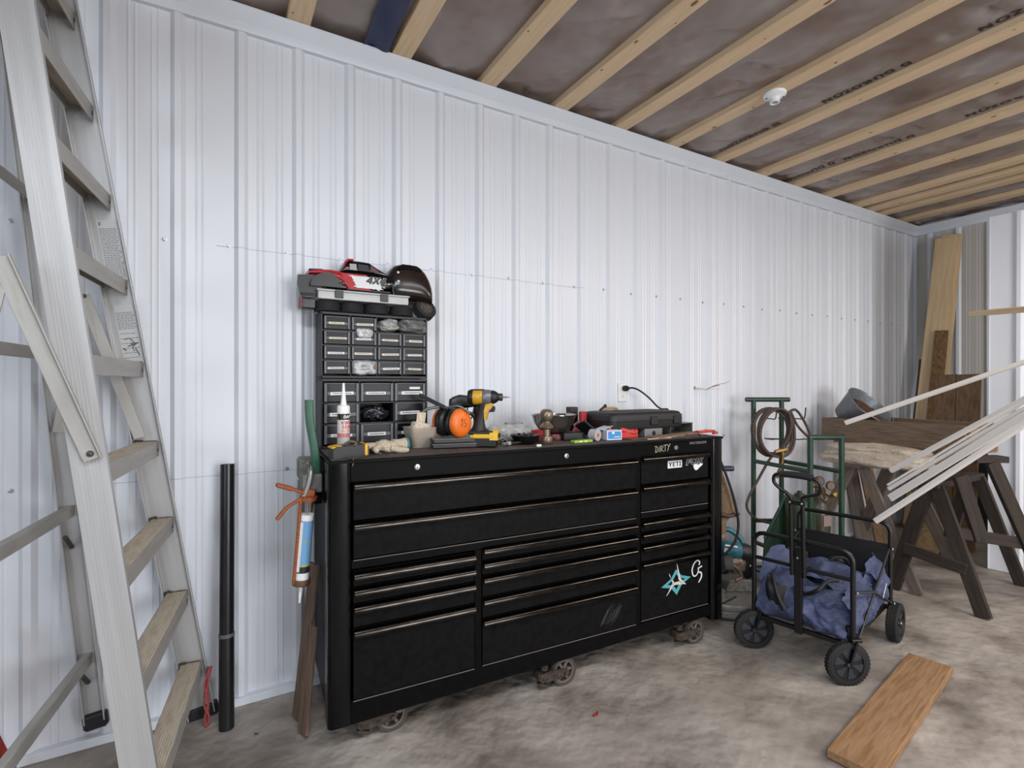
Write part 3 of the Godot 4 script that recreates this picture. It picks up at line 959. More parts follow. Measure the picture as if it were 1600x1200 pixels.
	for u in [0.2, 0.93, 1.76]:
		make_caster(c, V(u, 0.0, -0.42), 25.0)
	# bench tool bolted to the chest's left end
	var grey_iron := N("grey_iron", ["5e5d59", "73726d", "838079"], V(5, 5, 5), 0.55, 0.3)
	var vs := thing("bench_clamp", "grey cast iron clamp with an upright green steel lever on the chest's left end", "clamp", tb(-0.045, 0, -0.2))
	put("jaw", B().box(V(0.005, 0.985, 0.0), V(0.078, 0.075, 0.10), 0.008), grey_iron, vs)
	put("body", B().box(V(-0.004, 1.028, -0.10), V(0.07, 0.085, 0.1), 0.01).box(V(-0.006, 0.955, -0.10), V(0.06, 0.08, 0.09), 0.02), grey_iron, vs)
	put("foot", B().box(V(0.028, 0.93, 0.0), V(0.03, 0.06, 0.05), 0.004), mats["chest_frame"], vs)
	put("yoke", B().tube(smooth_path([V(-0.03, 0.93, 0.055), V(-0.012, 0.975, 0.057), V(-0.002, 1.02, 0.055), V(0.0, 1.045, 0.04)]), 0.011, 8), M("worn_steel", "9a9892", 0.4, 0.7), vs)
	var lp := smooth_path([V(-0.004, 1.31, 0.0), V(0.0, 1.22, 0.0), V(0.016, 1.12, 0.0), V(0.022, 1.05, 0.0), V(0.02, 1.0, 0.0)])
	var ring := []
	for i in lp.size():
		var wv := lerpf(0.042, 0.062, float(i) / lp.size())
		var r := PackedVector3Array()
		for q in rrect(0.03, wv, 0.006, 2):
			r.append(lp[i] + V(q.x, 0, q.y))
		ring.append(r)
	put("lever", B().loft(ring), N("lever_green", ["1e4030", "2b5540", "355f49"], V(4, 2, 4), 0.45), vs)

# ------------------------------------------------------------------ things on the chest
func organizer_drawer(par: Node, p: Vector3, w: float, h: float, fm: Material, lab: int, rg: RandomNumberGenerator) -> void:
	var d := B()
	var t := 0.09 * minf(w, 0.14)
	d.box(V(-w / 2 + t / 2, 0, 0), V(t, h, 0.012), 0.002)
	d.box(V(w / 2 - t / 2, 0, 0), V(t, h, 0.012), 0.002)
	d.box(V(0, -0.06 * h, 0.0), V(w - 2 * t, h * 0.2, 0.01), 0.002)
	d.box(V(0, h / 2 - 0.002, -0.002), V(w - 2 * t, 0.004, 0.008), 0.001)
	var o := put("drawer", d, fm, par, at(p.x, p.y, p.z))
	var sm := M("smoked", "0f1013", 0.3)
	sm.metallic_specular = 0.3
	put("window", B().box(V(0, 0.25 * h, -0.003), V(w - 2 * t, h * 0.48, 0.003), 0), sm, o)
	put("finger_pull", B().box(V(0, -0.3 * h, -0.003), V(w - 2 * t, h * 0.36, 0.004), 0), M("pull_black", "070708", 0.5), o)
	if lab == 0: return
	var lm := M("label_cream", "d8cfbd", 0.7) if lab == 1 else M("label_white", "dcdcda", 0.7)
	var lw := w * rg.randf_range(0.55, 0.72)
	var lx := rg.randf_range(-0.06, 0.06) * w
	var lh := h * rg.randf_range(0.15, 0.19)
	put("label", B().box(V(lx, -0.05 * h, 0.0062), V(lw, lh, 0.0008), 0.0, Basis(V(0, 0, 1), rg.randf_range(-0.03, 0.03))), lm, o)
	var tx := B()
	var x := lx - lw * 0.38
	while x < lx + lw * 0.38:
		var e := rg.randf_range(0.002, 0.006)
		tx.box(V(x + e / 2, -0.05 * h, 0.0068), V(e, lh * 0.3, 0.0004), 0)
		x += e + 0.0018
	put("writing", tx, M("ink_brown", "4a3f38", 0.7), o)
	if lab == 3:
		put("label", B().box(V(lx + 0.1 * w, 0.22 * h, 0.0), V(lw * 0.5, lh * 0.7, 0.002), 0.0), mats["label_cream"] if mats.has("label_cream") else lm, o)

func organizer(label: String, y0: float, y1: float, cols: int, rows: int, missing: Array, sd: int) -> void:
	var W := 0.486
	var dep := 0.14
	var x0 := 0.391
	var zf := -2.331
	var bm := M("organizer_black", "18181a", 0.5)
	var fm := M("organizer_grey", "5c5c5e", 0.45)
	var o := thing("drawer_organizer", label, "organizer", at(x0 + W / 2, y0, zf))
	var H := y1 - y0
	var sh := B()
	sh.box(V(0, H / 2, -dep + 0.004), V(W, H, 0.006), 0.001)
	for s in [-1.0, 1.0]:
		sh.box(V(s * (W / 2 - 0.004), H / 2, -dep / 2), V(0.008, H, dep), 0.002)
	sh.box(V(0, 0.006, -dep / 2), V(W, 0.012, dep), 0.002)
	sh.box(V(0, H - 0.007, -dep / 2), V(W, 0.014, dep), 0.003)
	var ch := (H - 0.03) / rows
	var cw := (W - 0.018) / cols
	for r in range(1, rows):
		sh.box(V(0, 0.014 + ch * r, -dep / 2), V(W - 0.01, 0.006, dep - 0.002), 0.001)
	for c in range(1, cols):
		sh.box(V(-W / 2 + 0.009 + cw * c, H / 2, -dep / 2), V(0.004, H - 0.02, dep - 0.002), 0.001)
	put("cabinet", sh, bm, o)
	var rg := RandomNumberGenerator.new()
	rg.seed = sd
	for r in rows:
		for c in cols:
			if [r, c] in missing: continue
			var lab := 1 if (r + c + sd) % 3 != 0 else 2
			if sd == 2: lab = 2 if c != 2 else 3
			if sd == 2 and r == 1: lab = 2
			organizer_drawer(o, V(-W / 2 + 0.009 + cw * (c + 0.5), 0.014 + ch * (rows - 1 - r + 0.5) + 0.001, 0.002), cw - 0.008, ch - 0.009, fm, lab, rg)

func clear_mat() -> StandardMaterial3D:
	if mats.has("clear_film"):
		return mats["clear_film"]
	var m := M("clear_film", "d9d8d4", 0.22, 0.0, true)
	m.transparency = BaseMaterial3D.TRANSPARENCY_ALPHA
	m.albedo_color = Color(0.84, 0.84, 0.82, 0.36)
	return m

func tyre(label: String, xf: Transform3D, rim: Color, R := 0.053, w := 0.047) -> void:
	var t := thing("toy_tire", label, "tire", xf, "loose tires of the toy truck")
	var rub := N("tire_rubber", ["141415", "232324", "1a1a1b"], V(8, 8, 8), 0.8)
	var m := B()
	m.lathe(Transform3D.IDENTITY, [V2(R * 0.62, -w * 0.48), V2(R * 0.85, -w * 0.5), V2(R * 0.95, -w * 0.42), V2(R * 0.965, 0), V2(R * 0.95, w * 0.42), V2(R * 0.85, w * 0.5), V2(R * 0.62, w * 0.48), V2(R * 0.62, -w * 0.48)], 30)
	put("carcass", m, rub, t)
	var kn := B()
	for k in 26:
		for e in 5:
			var a := TAU * (k + 0.5 * (e % 2)) / 26.0
			var y := (e - 2) * w * 0.19
			kn.box(V(cos(a) * R * 0.975, y, sin(a) * R * 0.975), V(0.006, w * 0.13, 0.0075), 0.001, Basis(Vector3.UP, -a))
	tag(put("tread", kn, rub, t), "", "", "", "stuff")
	var rm := M("rim_" + rim.to_html(), rim.to_html(false), 0.5)
	var r := B().lathe(Transform3D.IDENTITY, [V2(R * 0.63, -w * 0.4), V2(R * 0.63, w * 0.44), V2(R * 0.55, w * 0.46), V2(R * 0.5, w * 0.3), V2(R * 0.2, w * 0.24), V2(R * 0.2, w * 0.32), V2(0, w * 0.32)], 24)
	for k in 6:
		var a := TAU * k / 6.0
		r.bar(V(cos(a) * R * 0.16, w * 0.3, sin(a) * R * 0.16), V(cos(a) * R * 0.56, w * 0.36, sin(a) * R * 0.56), 0.008, 0.006, Vector3.UP, 0.001)
	put("rim", r, rm, t)

func ring_rr(x: float, yb: float, yt: float, hw: float, hwt: float, z: float) -> PackedVector3Array:
	# body cross-section: wide at the bottom, narrowing to the top
	var o := PackedVector3Array()
	var ym := lerpf(yb, yt, 0.55)
	for q in [V2(-hw * 0.96, yb), V2(-hw, lerpf(yb, ym, 0.5)), V2(-hw * 0.98, ym), V2(-lerpf(hw, hwt, 0.8), lerpf(ym, yt, 0.75)), V2(-hwt * 0.92, yt - 0.002), V2(-hwt * 0.5, yt), V2(0, yt + 0.001), V2(hwt * 0.5, yt), V2(hwt * 0.92, yt - 0.002), V2(lerpf(hw, hwt, 0.8), lerpf(ym, yt, 0.75)), V2(hw * 0.98, ym), V2(hw, lerpf(yb, ym, 0.5)), V2(hw * 0.96, yb), V2(0, yb)]:
		o.append(V(x, q.y, z + q.x))
	return o

func toy_truck() -> void:
	var black := M("lexan_black", "09090a", 0.15)
	var red := M("lexan_red", "a3202a", 0.16)
	var wht := M("lexan_white", "d2d2d2", 0.2)
	var t := thing("toy_truck", "red, white and black body shell of a toy truck lettered 4x4", "toy truck", at(0, 1.792, -2.405))
	var st := [[0.42, 0.008, 0.07, 0.066, 0.05], [0.45, 0.006, 0.074, 0.07, 0.05], [0.48, 0.005, 0.085, 0.072, 0.05], [0.50, 0.005, 0.10, 0.073, 0.052], [0.56, 0.005, 0.1, 0.074, 0.054], [0.62, 0.005, 0.098, 0.074, 0.054], [0.65, 0.006, 0.094, 0.074, 0.056], [0.69, 0.01, 0.09, 0.073, 0.06], [0.715, 0.02, 0.086, 0.07, 0.06]]
	var rings := []
	for s in st: rings.append(ring_rr(s[0], s[1], s[2], s[3], s[4], 0))
	put("body", B().loft(rings), black, t)
	# rear deck in red
	rings = []
	for s in [[0.345, 0.06, 0.076, 0.055, 0.05], [0.39, 0.062, 0.082, 0.064, 0.055], [0.43, 0.058, 0.086, 0.069, 0.056], [0.47, 0.04, 0.085, 0.0735, 0.056], [0.50, 0.012, 0.078, 0.0745, 0.06], [0.515, 0.006, 0.06, 0.0745, 0.066]]:
		rings.append(ring_rr(s[0], s[1], s[2], s[3], s[4], 0))
	put("rear_deck", B().loft(rings), red, t)
	put("tail_trim", B().box(V(0.375, 0.074, 0.0), V(0.06, 0.018, 0.11), 0.004, Basis(V(0, 0, 1), 0.08)), black, t)
	# rear wheel arch
	var arch := PackedVector2Array()
	for k in 13:
		var a := PI * k / 12.0
		arch.append(V2(0.425 + cos(a) * 0.075, 0.006 + sin(a) * 0.062))
	put("rear_arch", B().prism(at(0, 0, 0.06), arch, 0.022), N("lexan_inside", ["101010", "191918", "141413"], V(6, 6, 6), 0.25), t)
	# cab with its windows
	rings = []
	for s in [[0.478, 0.08, 0.088, 0.06, 0.052], [0.5, 0.08, 0.132, 0.062, 0.05], [0.512, 0.08, 0.137, 0.062, 0.048], [0.56, 0.08, 0.139, 0.062, 0.048], [0.605, 0.08, 0.137, 0.062, 0.048], [0.64, 0.08, 0.115, 0.062, 0.052], [0.685, 0.08, 0.088, 0.062, 0.058]]:
		rings.append(ring_rr(s[0], s[1], s[2], s[3], s[4], 0))
	put("cab", B().loft(rings), black, t)
	put("roof_pillar", B().tube([V(0.49, 0.088, 0.057), V(0.502, 0.128, 0.05), V(0.512, 0.139, 0.046), V(0.535, 0.141, 0.044)], 0.0055, 6), red, t)
	var win := M("toy_window", "3a3d44", 0.1)
	var tilt := Basis(V(1, 0, 0), -0.18)
	put("window", B().prism(Transform3D(tilt, V(0.0, 0.004, 0.083)), PackedVector2Array([V2(0.552, 0.088), V2(0.552, 0.118), V2(0.597, 0.118), V2(0.604, 0.088)]), 0.002), win, t)
	put("window", B().prism(Transform3D(tilt, V(0.0, 0.004, 0.083)), PackedVector2Array([V2(0.61, 0.088), V2(0.606, 0.116), V2(0.616, 0.114), V2(0.652, 0.088)]), 0.002), M("toy_window_red", "6e4a4c", 0.15), t)
	put("window", B().prism(Transform3D(tilt, V(0.0, 0.004, 0.083)), PackedVector2Array([V2(0.515, 0.088), V2(0.515, 0.116), V2(0.545, 0.118), V2(0.545, 0.088)]), 0.002), M("toy_window_pale", "a3a3a3", 0.2), t)
	# splattered white paint and 4x4 on the door
	var rg := RandomNumberGenerator.new()
	rg.seed = 21
	var jag := func(x0: float, x1: float, y0: float, y1: float, lean: float, n2: int) -> PackedVector2Array:
		var poly := PackedVector2Array()
		for e in n2 + 1:
			var f := float(e) / n2
			poly.append(V2(x0 + lean * f + (rg.randf_range(-0.012, 0.004) if e % 2 else 0.004), lerpf(y0, y1, f)))
		for e in n2 + 1:
			var f := 1.0 - float(e) / n2
			poly.append(V2(x1 + lean * f * 0.4 + (rg.randf_range(0.0, 0.014) if e % 2 else 0.0), lerpf(y0, y1, f)))
		return poly
	note(put("side_paint", B().prism(at(0, 0, 0.0742), jag.call(0.505, 0.60, 0.004, 0.072, -0.035, 9), 0.0014), red, t), "red sweep of paint along the side")
	note(put("side_paint", B().prism(at(0, 0, 0.0751), jag.call(0.545, 0.655, 0.012, 0.064, -0.03, 9), 0.0012), wht, t), "white splashed paint on the door")
	var sp := B()
	for k in 26:
		var x := 0.50 + 0.19 * rg.randf()
		var y := rg.randf_range(0.008, 0.066)
		var poly := PackedVector2Array()
		var rr := rg.randf_range(0.0015, 0.005)
		for e in 7:
			var a := TAU * e / 7.0
			poly.append(V2(x + cos(a) * rr * rg.randf_range(0.8, 2.2), y + sin(a) * rr * rg.randf_range(0.3, 0.9)))
		sp.prism(at(0, 0, 0.0756), poly, 0.001)
	note(put("splatter", sp, wht, t), "white flecks of paint")
	var out := B()
	for e in 6:
		out.text(at(0.632 + 0.0018 * cos(TAU * e / 6), 0.05 + 0.0018 * sin(TAU * e / 6), 0.0762), "4X4", 0.03, 0.0008, "Droid Sans", true, 0.3, 0.0, 1.25)
	note(put("lettering", out, wht, t), "white outline of the 4X4 lettering")
	note(put("lettering", B().text(at(0.632, 0.05, 0.0768), "4X4", 0.03, 0.0008, "Droid Sans", true, 0.3, 0.0, 1.25), M("letter_grey", "121214", 0.3), t), "slanted black 4X4 lettering")
	put("sill", B().box(V(0.60, 0.004, 0.064), V(0.2, 0.01, 0.02), 0.003), black, t)
	# second shell lying behind and to the right, and its black rear corner at left
	var s2 := thing("toy_truck_shell", "glossy black and brown domed toy truck shell at the right of the stack", "toy truck", at(0, 1.792, -2.405))
	rings = []
	for s in [[0.695, 0.02, 0.09, 0.05, 0.03], [0.705, -0.01, 0.112, 0.066, 0.04], [0.725, -0.015, 0.136, 0.073, 0.05], [0.76, -0.018, 0.148, 0.075, 0.054], [0.80, -0.02, 0.15, 0.075, 0.055], [0.845, -0.022, 0.143, 0.075, 0.053], [0.875, -0.026, 0.118, 0.073, 0.05], [0.895, -0.03, 0.085, 0.07, 0.05], [0.906, -0.03, 0.055, 0.064, 0.05], [0.9, -0.035, 0.03, 0.06, 0.05]]:
		rings.append(ring_rr(s[0], s[1], s[2], s[3], s[4], 0))
	put("shell", B().loft(rings), N("shell_brown", ["130e0d", "1f1614", "251a17", "181210"], V(4, 4, 4), 0.18), s2)
	put("fender_edge", B().tube(smooth_path([V(0.70, 0.09, 0.03), V(0.715, 0.06, 0.062), V(0.71, 0.02, 0.068), V(0.72, -0.02, 0.066)]), 0.006, 6), black, s2)
	put("roof_panel", B().prism(at(0.77, 0.118, 0.066, 0, -24), PackedVector2Array([V2(-0.04, 0), V2(-0.01, 0.03), V2(0.06, 0.028), V2(0.085, 0.004)]), 0.004), black, s2)
	for q in [V(0.735, 0.102, 0.0705), V(0.735, 0.06, 0.075)]:
		put("hole", B().lathe(Transform3D(Basis(V(1, 0, 0), PI / 2), q), [V2(0, 0.002), V2(0.005, 0.002), V2(0.006, 0)], 10), wht, s2)
	var fn := thing("toy_truck_fender", "black toy fender panel at the left end of the stack", "toy part", at(0, 1.792, -2.405))
	put("panel", B().prism(at(0, 0, 0.03), PackedVector2Array([V2(0.303, 0.052), V2(0.36, 0.056), V2(0.40, 0.05), V2(0.40, -0.035), V2(0.335, -0.045), V2(0.315, -0.03), V2(0.302, 0.01)]), 0.03), mats["lexan_inside"], fn)
	put("lip", B().box(V(0.345, -0.03, 0.046), V(0.07, 0.012, 0.006), 0.002), black, fn)
	var rb := thing("red_toy_bumper", "small red and black toy bumper under the black fender panel", "toy part", at(0, 1.69, -2.40))
	put("bumper", B().box(V(0.345, 0.032, 0.02), V(0.06, 0.045, 0.06), 0.006), mats["lexan_inside"], rb)
	put("end_cap", B().box(V(0.314, 0.034, 0.02), V(0.012, 0.05, 0.062), 0.004), M("dark_red", "6c1f26", 0.3), rb)

func build_chest_top() -> void:
	organizer("lower drawer organizer of nine wide drawers, standing on the tool chest", TOP, 1.397, 3, 3, [[1, 1]], 2)
	organizer("upper drawer organizer of small labelled drawers, stacked on the wide one", 1.398, 1.69, 4, 4, [[0, 2], [0, 3]], 1)
	# bags in and on the organizers
	var film := clear_mat()
	var b1 := thing("plastic_bag", "clear bag of pale fittings stuffed in the top row beside the drawers", "bag", at(0.695, 1.645, -2.37), "plastic bags in the organizers")
	put("film", B().blob(Transform3D.IDENTITY, V(0.09, 0.055, 0.1), 3.0, 0.014, 24.0, 3, 20, false), film, b1)
	put("fittings", B().blob(at(0, -0.008, 0.01), V(0.07, 0.035, 0.07), 2.5, 0.012, 60.0, 5, 10), M("fittings", "968f80", 0.6), b1)
	var bw := M("bag_white", "a9a7a1", 0.2, 0.0, true)
	bw.transparency = BaseMaterial3D.TRANSPARENCY_ALPHA
	bw.albedo_color = Color(0.5, 0.5, 0.49, 0.5)
	var b2 := thing("plastic_bag", "long crumpled white plastic bag spilling from the top right cell", "bag", at(0.80, 1.645, -2.35), "plastic bags in the organizers")
	put("film", B().blob(at(0, 0, 0, 0, 0, -4), V(0.14, 0.06, 0.12), 2.6, 0.022, 18.0, 8, 26, false, V(0.5, 1.5, 1)), bw, b2)
	var b3 := thing("plastic_bag", "white plastic bag hanging over a drawer in the lowest small row", "bag", at(0.578, 1.447, -2.322), "plastic bags in the organizers")
	put("film", B().blob(Transform3D.IDENTITY, V(0.115, 0.066, 0.012), 5.0, 0.007, 22.0, 12, 24, false), mats["bag_white"], b3)
	put("tear", B().blob(at(0.045, 0.0, 0.008), V(0.018, 0.012, 0.006), 2.5, 0.002, 40.0, 2, 6), M("orange_mark", "8f5538", 0.5), b3)
	var b4 := thing("plastic_bag", "small clear bag poking out above a labelled drawer, second row", "bag", at(0.578, 1.602, -2.324), "plastic bags in the organizers")
	put("film", B().blob(Transform3D.IDENTITY, V(0.075, 0.04, 0.01), 3.0, 0.008, 26.0, 14, 18, false), film, b4)
	var b5 := thing("plastic_bag", "dark bag of clamps lying in the open middle cell of the wide organizer", "bag", at(0.634, 1.237, -2.385), "plastic bags in the organizers")
	put("film", B().blob(Transform3D.IDENTITY, V(0.12, 0.05, 0.08), 2.2, 0.02, 25.0, 4, 12, true), M("bag_dark", "26262c", 0.2), b5)
	put("clip", B().bar(V(-0.01, 0.02, 0.04), V(0.03, 0.0, 0.045), 0.003, 0.003), mats["worn_steel"], b5)
	# the toy stack
	tyre("leftmost toy tire lying flat on the organizer", at(0.426, 1.716, -2.385), Color("2b2b2b"))
	tyre("second toy tire from the left, in the shade under the clear case", at(0.534, 1.716, -2.395), Color("2b2b2b"))
	tyre("third toy tire from the left, lying flat under the clear case", at(0.645, 1.716, -2.385), Color("2b2b2b"))
	tyre("fourth toy tire from the left, lying flat beside the upright one", at(0.765, 1.716, -2.385), Color("2b2b2b"))
	tyre("rightmost toy tire, tilted up to show its brown rim", at(0.872, 1.732, -2.36, 12, 62, 0), Color("5a4f48"))
	var cb := thing("parts_case", "clear compartment case with two black latches lying on the toy tires", "case", at(0.582, 1.765, -2.405))
	var cm := M("clear_case", "c9c9c6", 0.2)
	cm.transparency = BaseMaterial3D.TRANSPARENCY_ALPHA
	cm.albedo_color = Color(0.84, 0.84, 0.83, 0.6)
	put("shell", B().box(V(0, -0.004, 0), V(0.405, 0.036, 0.15), 0.004).box(V(0, 0.0175, 0), V(0.415, 0.009, 0.158), 0.003), cm, cb)
	put("contents", B().blob(at(-0.02, -0.006, 0.02), V(0.34, 0.022, 0.09), 5.0, 0.004, 20.0, 4, 10), M("case_fill", "a5a199", 0.6), cb)
	put("divider", B().box(V(0.0, -0.004, 0.0), V(0.003, 0.03, 0.14), 0).box(V(0.1, -0.004, 0), V(0.003, 0.03, 0.14), 0).box(V(-0.1, -0.004, 0), V(0.003, 0.03, 0.14), 0), M("divider", "b9b9b5", 0.4), cb)
	for x in [-0.115, 0.085]:
		put("latch", B().box(V(x, 0.002, 0.079), V(0.036, 0.034, 0.006), 0.002), M("latch_black", "1b1b1c", 0.4), cb)
	toy_truck()

	# ---- front row of the chest top
	var lv := thing("tape_measure", "black and yellow case lying at the chest's front left corner", "tool", tb(0.085, TOP, -0.085, 8))
	put("case", B().prism(at(0, 0.027, 0), PackedVector2Array([V2(-0.068, -0.026), V2(0.064, -0.026), V2(0.07, -0.016), V2(0.068, 0.016), V2(0.058, 0.023), V2(-0.052, 0.018), V2(-0.066, 0.008)]), 0.07), M("case_grey", "232322", 0.5), lv)
	put("bumper", B().box(V(0.058, 0.028, 0.0), V(0.016, 0.048, 0.076), 0.005), M("tool_yellow", "d0a019", 0.4), lv)
	put("bumper", B().box(V(-0.05, 0.043, -0.01), V(0.04, 0.008, 0.06), 0.003, Basis(V(0, 0, 1), 0.15)), mats["tool_yellow"], lv)
	put("clip", B().tube(smooth_path([V(-0.02, 0.05, 0.01), V(0.0, 0.062, 0.02), V(0.02, 0.056, 0.03), V(0.01, 0.046, 0.036)]), 0.006, 6), M("clip_brown", "5a4a38", 0.5), lv)
	var ws := thing("wire_snip", "thin black wire lying over the chest's front left edge", "wire", tb(0.1, TOP, -0.02))
	put("strand", B().tube(smooth_path([V(-0.03, 0.004, 0.012), V(0.03, 0.006, 0.005), V(0.09, 0.01, -0.01), V(0.13, 0.006, -0.02)]), 0.0025, 6), mats["rubber_black"], ws)
	put("strand", B().tube(smooth_path([V(-0.012, 0.004, 0.016), V(-0.012, -0.006, 0.026), V(-0.016, -0.022, 0.027)]), 0.0016, 6), mats["copper"], ws)
	var ck := thing("caulk_tube", "upright white caulking tube with red lettering and a long tapered nozzle", "caulk tube", tb(0.084, TOP, -0.205, 6))
	put("cartridge", B().lathe(Transform3D.IDENTITY, [V2(0, 0), V2(0.0235, 0), V2(0.0245, 0.004), V2(0.0245, 0.165), V2(0, 0.165)], 28), M("caulk_body", "d0ccc6", 0.35), ck)
	put("cap", B().lathe(at(0, 0.165, 0), [V2(0.0248, 0), V2(0.0248, 0.026), V2(0.022, 0.03), V2(0.012, 0.033), V2(0.0115, 0.04), V2(0.009, 0.06), V2(0.006, 0.095), V2(0.0045, 0.122), V2(0, 0.122)], 24), mats["plastic_white"], ck)
	put("band", B().lathe(at(0, 0.138, 0), [V2(0.0246, 0), V2(0.0249, 0.0), V2(0.0249, 0.024), V2(0.0246, 0.024)], 28), M("band_black", "161616", 0.4), ck)
	put("band", B().lathe(at(0, 0.018, 0), [V2(0.0246, 0), V2(0.0249, 0.0), V2(0.0249, 0.014), V2(0.0246, 0.014)], 28), M("label_red", "b0343a", 0.4), ck)
	put("band", B().lathe(at(0, 0.066, 0), [V2(0.0246, 0), V2(0.0248, 0.0), V2(0.0248, 0.018), V2(0.0246, 0.018)], 28), M("label_pink", "b5706f", 0.4), ck)
	put("emblem", B().text(Transform3D(Basis(Vector3.UP, 0.35), Vector3.ZERO) * at(0, 0.15, 0.0251), "DAP", 0.012, 0.0008, "Droid Sans", true, 0.15, 0.0249), mats["plastic_white"], ck)
	var fr := [["KWIK", 0.126, 0.0135, "label_red"], ["SEAL", 0.109, 0.0135, "label_red"], ["ULTRA", 0.093, 0.011, "label_orange"]]
	M("label_orange", "c06a45", 0.4)
	for q in fr:
		put("lettering", B().text(Transform3D(Basis(Vector3.UP, 0.4), Vector3.ZERO) * at(0, q[1], 0.0249), q[0], q[2], 0.0008, "Droid Sans", true, 0.0, 0.0247, 1.1), mats[q[3]], ck)
	var ln := B()
	for k in 6:
		var y := 0.034 + 0.0055 * k
		ln.lathe(at(0, y, 0), [V2(0.0246, 0), V2(0.0248, 0.0), V2(0.0248, 0.0014 if k % 2 == 0 else 0.0022), V2(0.0246, 0.0022)], 28)
	put("small_print", ln, M("label_grey", "85807c", 0.5), ck)
	# marker, glove, tub
	var mk := thing("utility_knife", "black utility knife with a steel blade lying behind the glove", "knife", tb(0.175, TOP + 0.02, -0.16, -32, 0, -22))
	put("handle", B().loft([ring_rr(-0.055, -0.008, 0.008, 0.012, 0.009, 0), ring_rr(-0.03, -0.013, 0.014, 0.015, 0.011, 0), ring_rr(0.02, -0.011, 0.011, 0.014, 0.01, 0), ring_rr(0.06, -0.009, 0.008, 0.011, 0.008, 0)]), mats["rubber_black"], mk)
	put("blade", B().box(V(0.03, 0.004, 0.015), V(0.09, 0.006, 0.003), 0.001), mats["worn_steel"], mk)
	var gl := thing("work_glove", "dirty tan work glove with a blue cuff lying on the chest", "glove", tb(0.235, TOP, -0.16, 10))
	var gm := N("glove_hide", ["8a7a66", "b0a08a", "c4b6a0", "9a8a76"], V(9, 9, 9), 0.85, 0, 0.02, 5, 0.4)
	put("palm", B().blob(at(0.012, 0.024, 0.0, 0, 0, -6), V(0.11, 0.05, 0.085), 2.6, 0.009, 22.0, 6, 12), gm, gl)
	var fing := [[V(-0.03, 0.026, 0.03), V(-0.055, 0.02, 0.05), V(-0.045, 0.012, 0.062)], [V(-0.035, 0.03, 0.008), V(-0.075, 0.028, 0.012), V(-0.085, 0.014, 0.022)], [V(-0.035, 0.03, -0.012), V(-0.075, 0.03, -0.016), V(-0.095, 0.018, -0.012)], [V(-0.03, 0.026, -0.032), V(-0.06, 0.024, -0.045), V(-0.08, 0.014, -0.045)]]
	for f in fing:
		var p := smooth_path(f, 4)
		var r := []
		for i in p.size(): r.append(lerpf(0.0135, 0.0095, float(i) / p.size()) if i < p.size() - 1 else 0.005)
		put("finger", B().tube(p, r, 10), gm, gl)
	put("thumb", B().tube(smooth_path([V(0.02, 0.02, 0.04), V(0.05, 0.012, 0.058), V(0.085, 0.01, 0.062)], 4), [0.014, 0.0135, 0.013, 0.013, 0.0125, 0.012, 0.011, 0.01, 0.006], 10), gm, gl)
	put("wrist", B().tube([V(0.04, 0.025, 0), V(0.075, 0.026, -0.002), V(0.1, 0.027, -0.004)], [0.027, 0.025, 0.028], 14), gm, gl)
	put("cuff", B().tube([V(0.098, 0.027, -0.004), V(0.108, 0.027, -0.004)], [0.0285, 0.029], 14), M("cuff_blue", "2f7687", 0.7), gl)
	var cu := thing("plastic_tub", "square translucent plastic tub holding crumpled tan paper", "tub", tb(0.43, TOP, -0.29, 5))
	var tubm := M("tub_clear", "a79d90", 0.3, 0.0, true)
	tubm.transparency = BaseMaterial3D.TRANSPARENCY_ALPHA
	tubm.albedo_color = Color(0.68, 0.63, 0.57, 0.72)
	var rr := []
	for q in [[0.0, 0.098], [0.02, 0.106], [0.085, 0.128], [0.088, 0.134], [0.09, 0.128]]:
		var ring := PackedVector3Array()
		for e in rrect(q[1], q[1], 0.022, 4): ring.append(V(e.x, q[0], e.y))
		rr.append(ring)
	put("wall", B().loft(rr, false), tubm, cu)
	put("bottom", B().box(V(0, 0.002, 0), V(0.094, 0.003, 0.094), 0.001), tubm, cu)
	var pap := N("tan_paper", ["a5917a", "c9bba4", "d8cbb6"], V(7, 7, 7), 0.8, 0, 0.02, 5)
	var pa := thing("paper_wad", "crumpled tan paper sticking out of the plastic tub", "paper", tb(0.43, TOP, -0.29, 5))
	put("wad", B().blob(at(0, 0.062, 0), V(0.092, 0.1, 0.09), 2.5, 0.012, 16.0, 9, 16, true), pap, pa)
	var sf := func(a: float, b: float) -> Vector3:
		return V(-0.01 + 0.042 * (a - 0.5) + 0.006 * b, 0.08 + 0.075 * b, 0.02 + 0.008 * sin(a * 6.0 + b * 2.0))
	put("strip", B().sheet(sf, 8, 8), M("paper_two", "cdbfa9", 0.8, 0.0, true), pa)
	# two flat cases with ear defenders on top
	for k in 2:
		var bk := thing("flat_case", "upper thin grey case under the ear defenders" if k == 1 else "lower thin dark grey case, bottom of the pair under the ear defenders", "case", tb(0.575, TOP + 0.0005 + 0.0222 * k, -0.225, -9 + k * 2), "thin cases under the ear defenders")
		put("base", B().box(V(0, 0.0105, 0), V(0.23, 0.016, 0.17), 0.003), M("flat_case", "2f2e2e", 0.5), bk)
		put("lid", B().box(V(0, 0.0195, 0), V(0.234, 0.0045, 0.174), 0.002), M("flat_lid", "6f6a65", 0.5), bk)
	var em := thing("ear_defenders", "black ear defenders with orange cups lying on the thin cases", "ear defenders", tb(0.53, TOP + 0.046, -0.235, -18))
	em.transform = em.transform.scaled_local(Vector3.ONE * 1.2)
	var org := M("muff_orange", "dd6a1c", 0.4)
	var mb := M("muff_black", "0f1011", 0.45)
	# cups with axes along local z-ish, facing each other
	var c1 := Transform3D(Basis(V(1, 0, 0), PI / 2).rotated(Vector3.UP, 0.6), V(0.052, 0.053, 0.045))
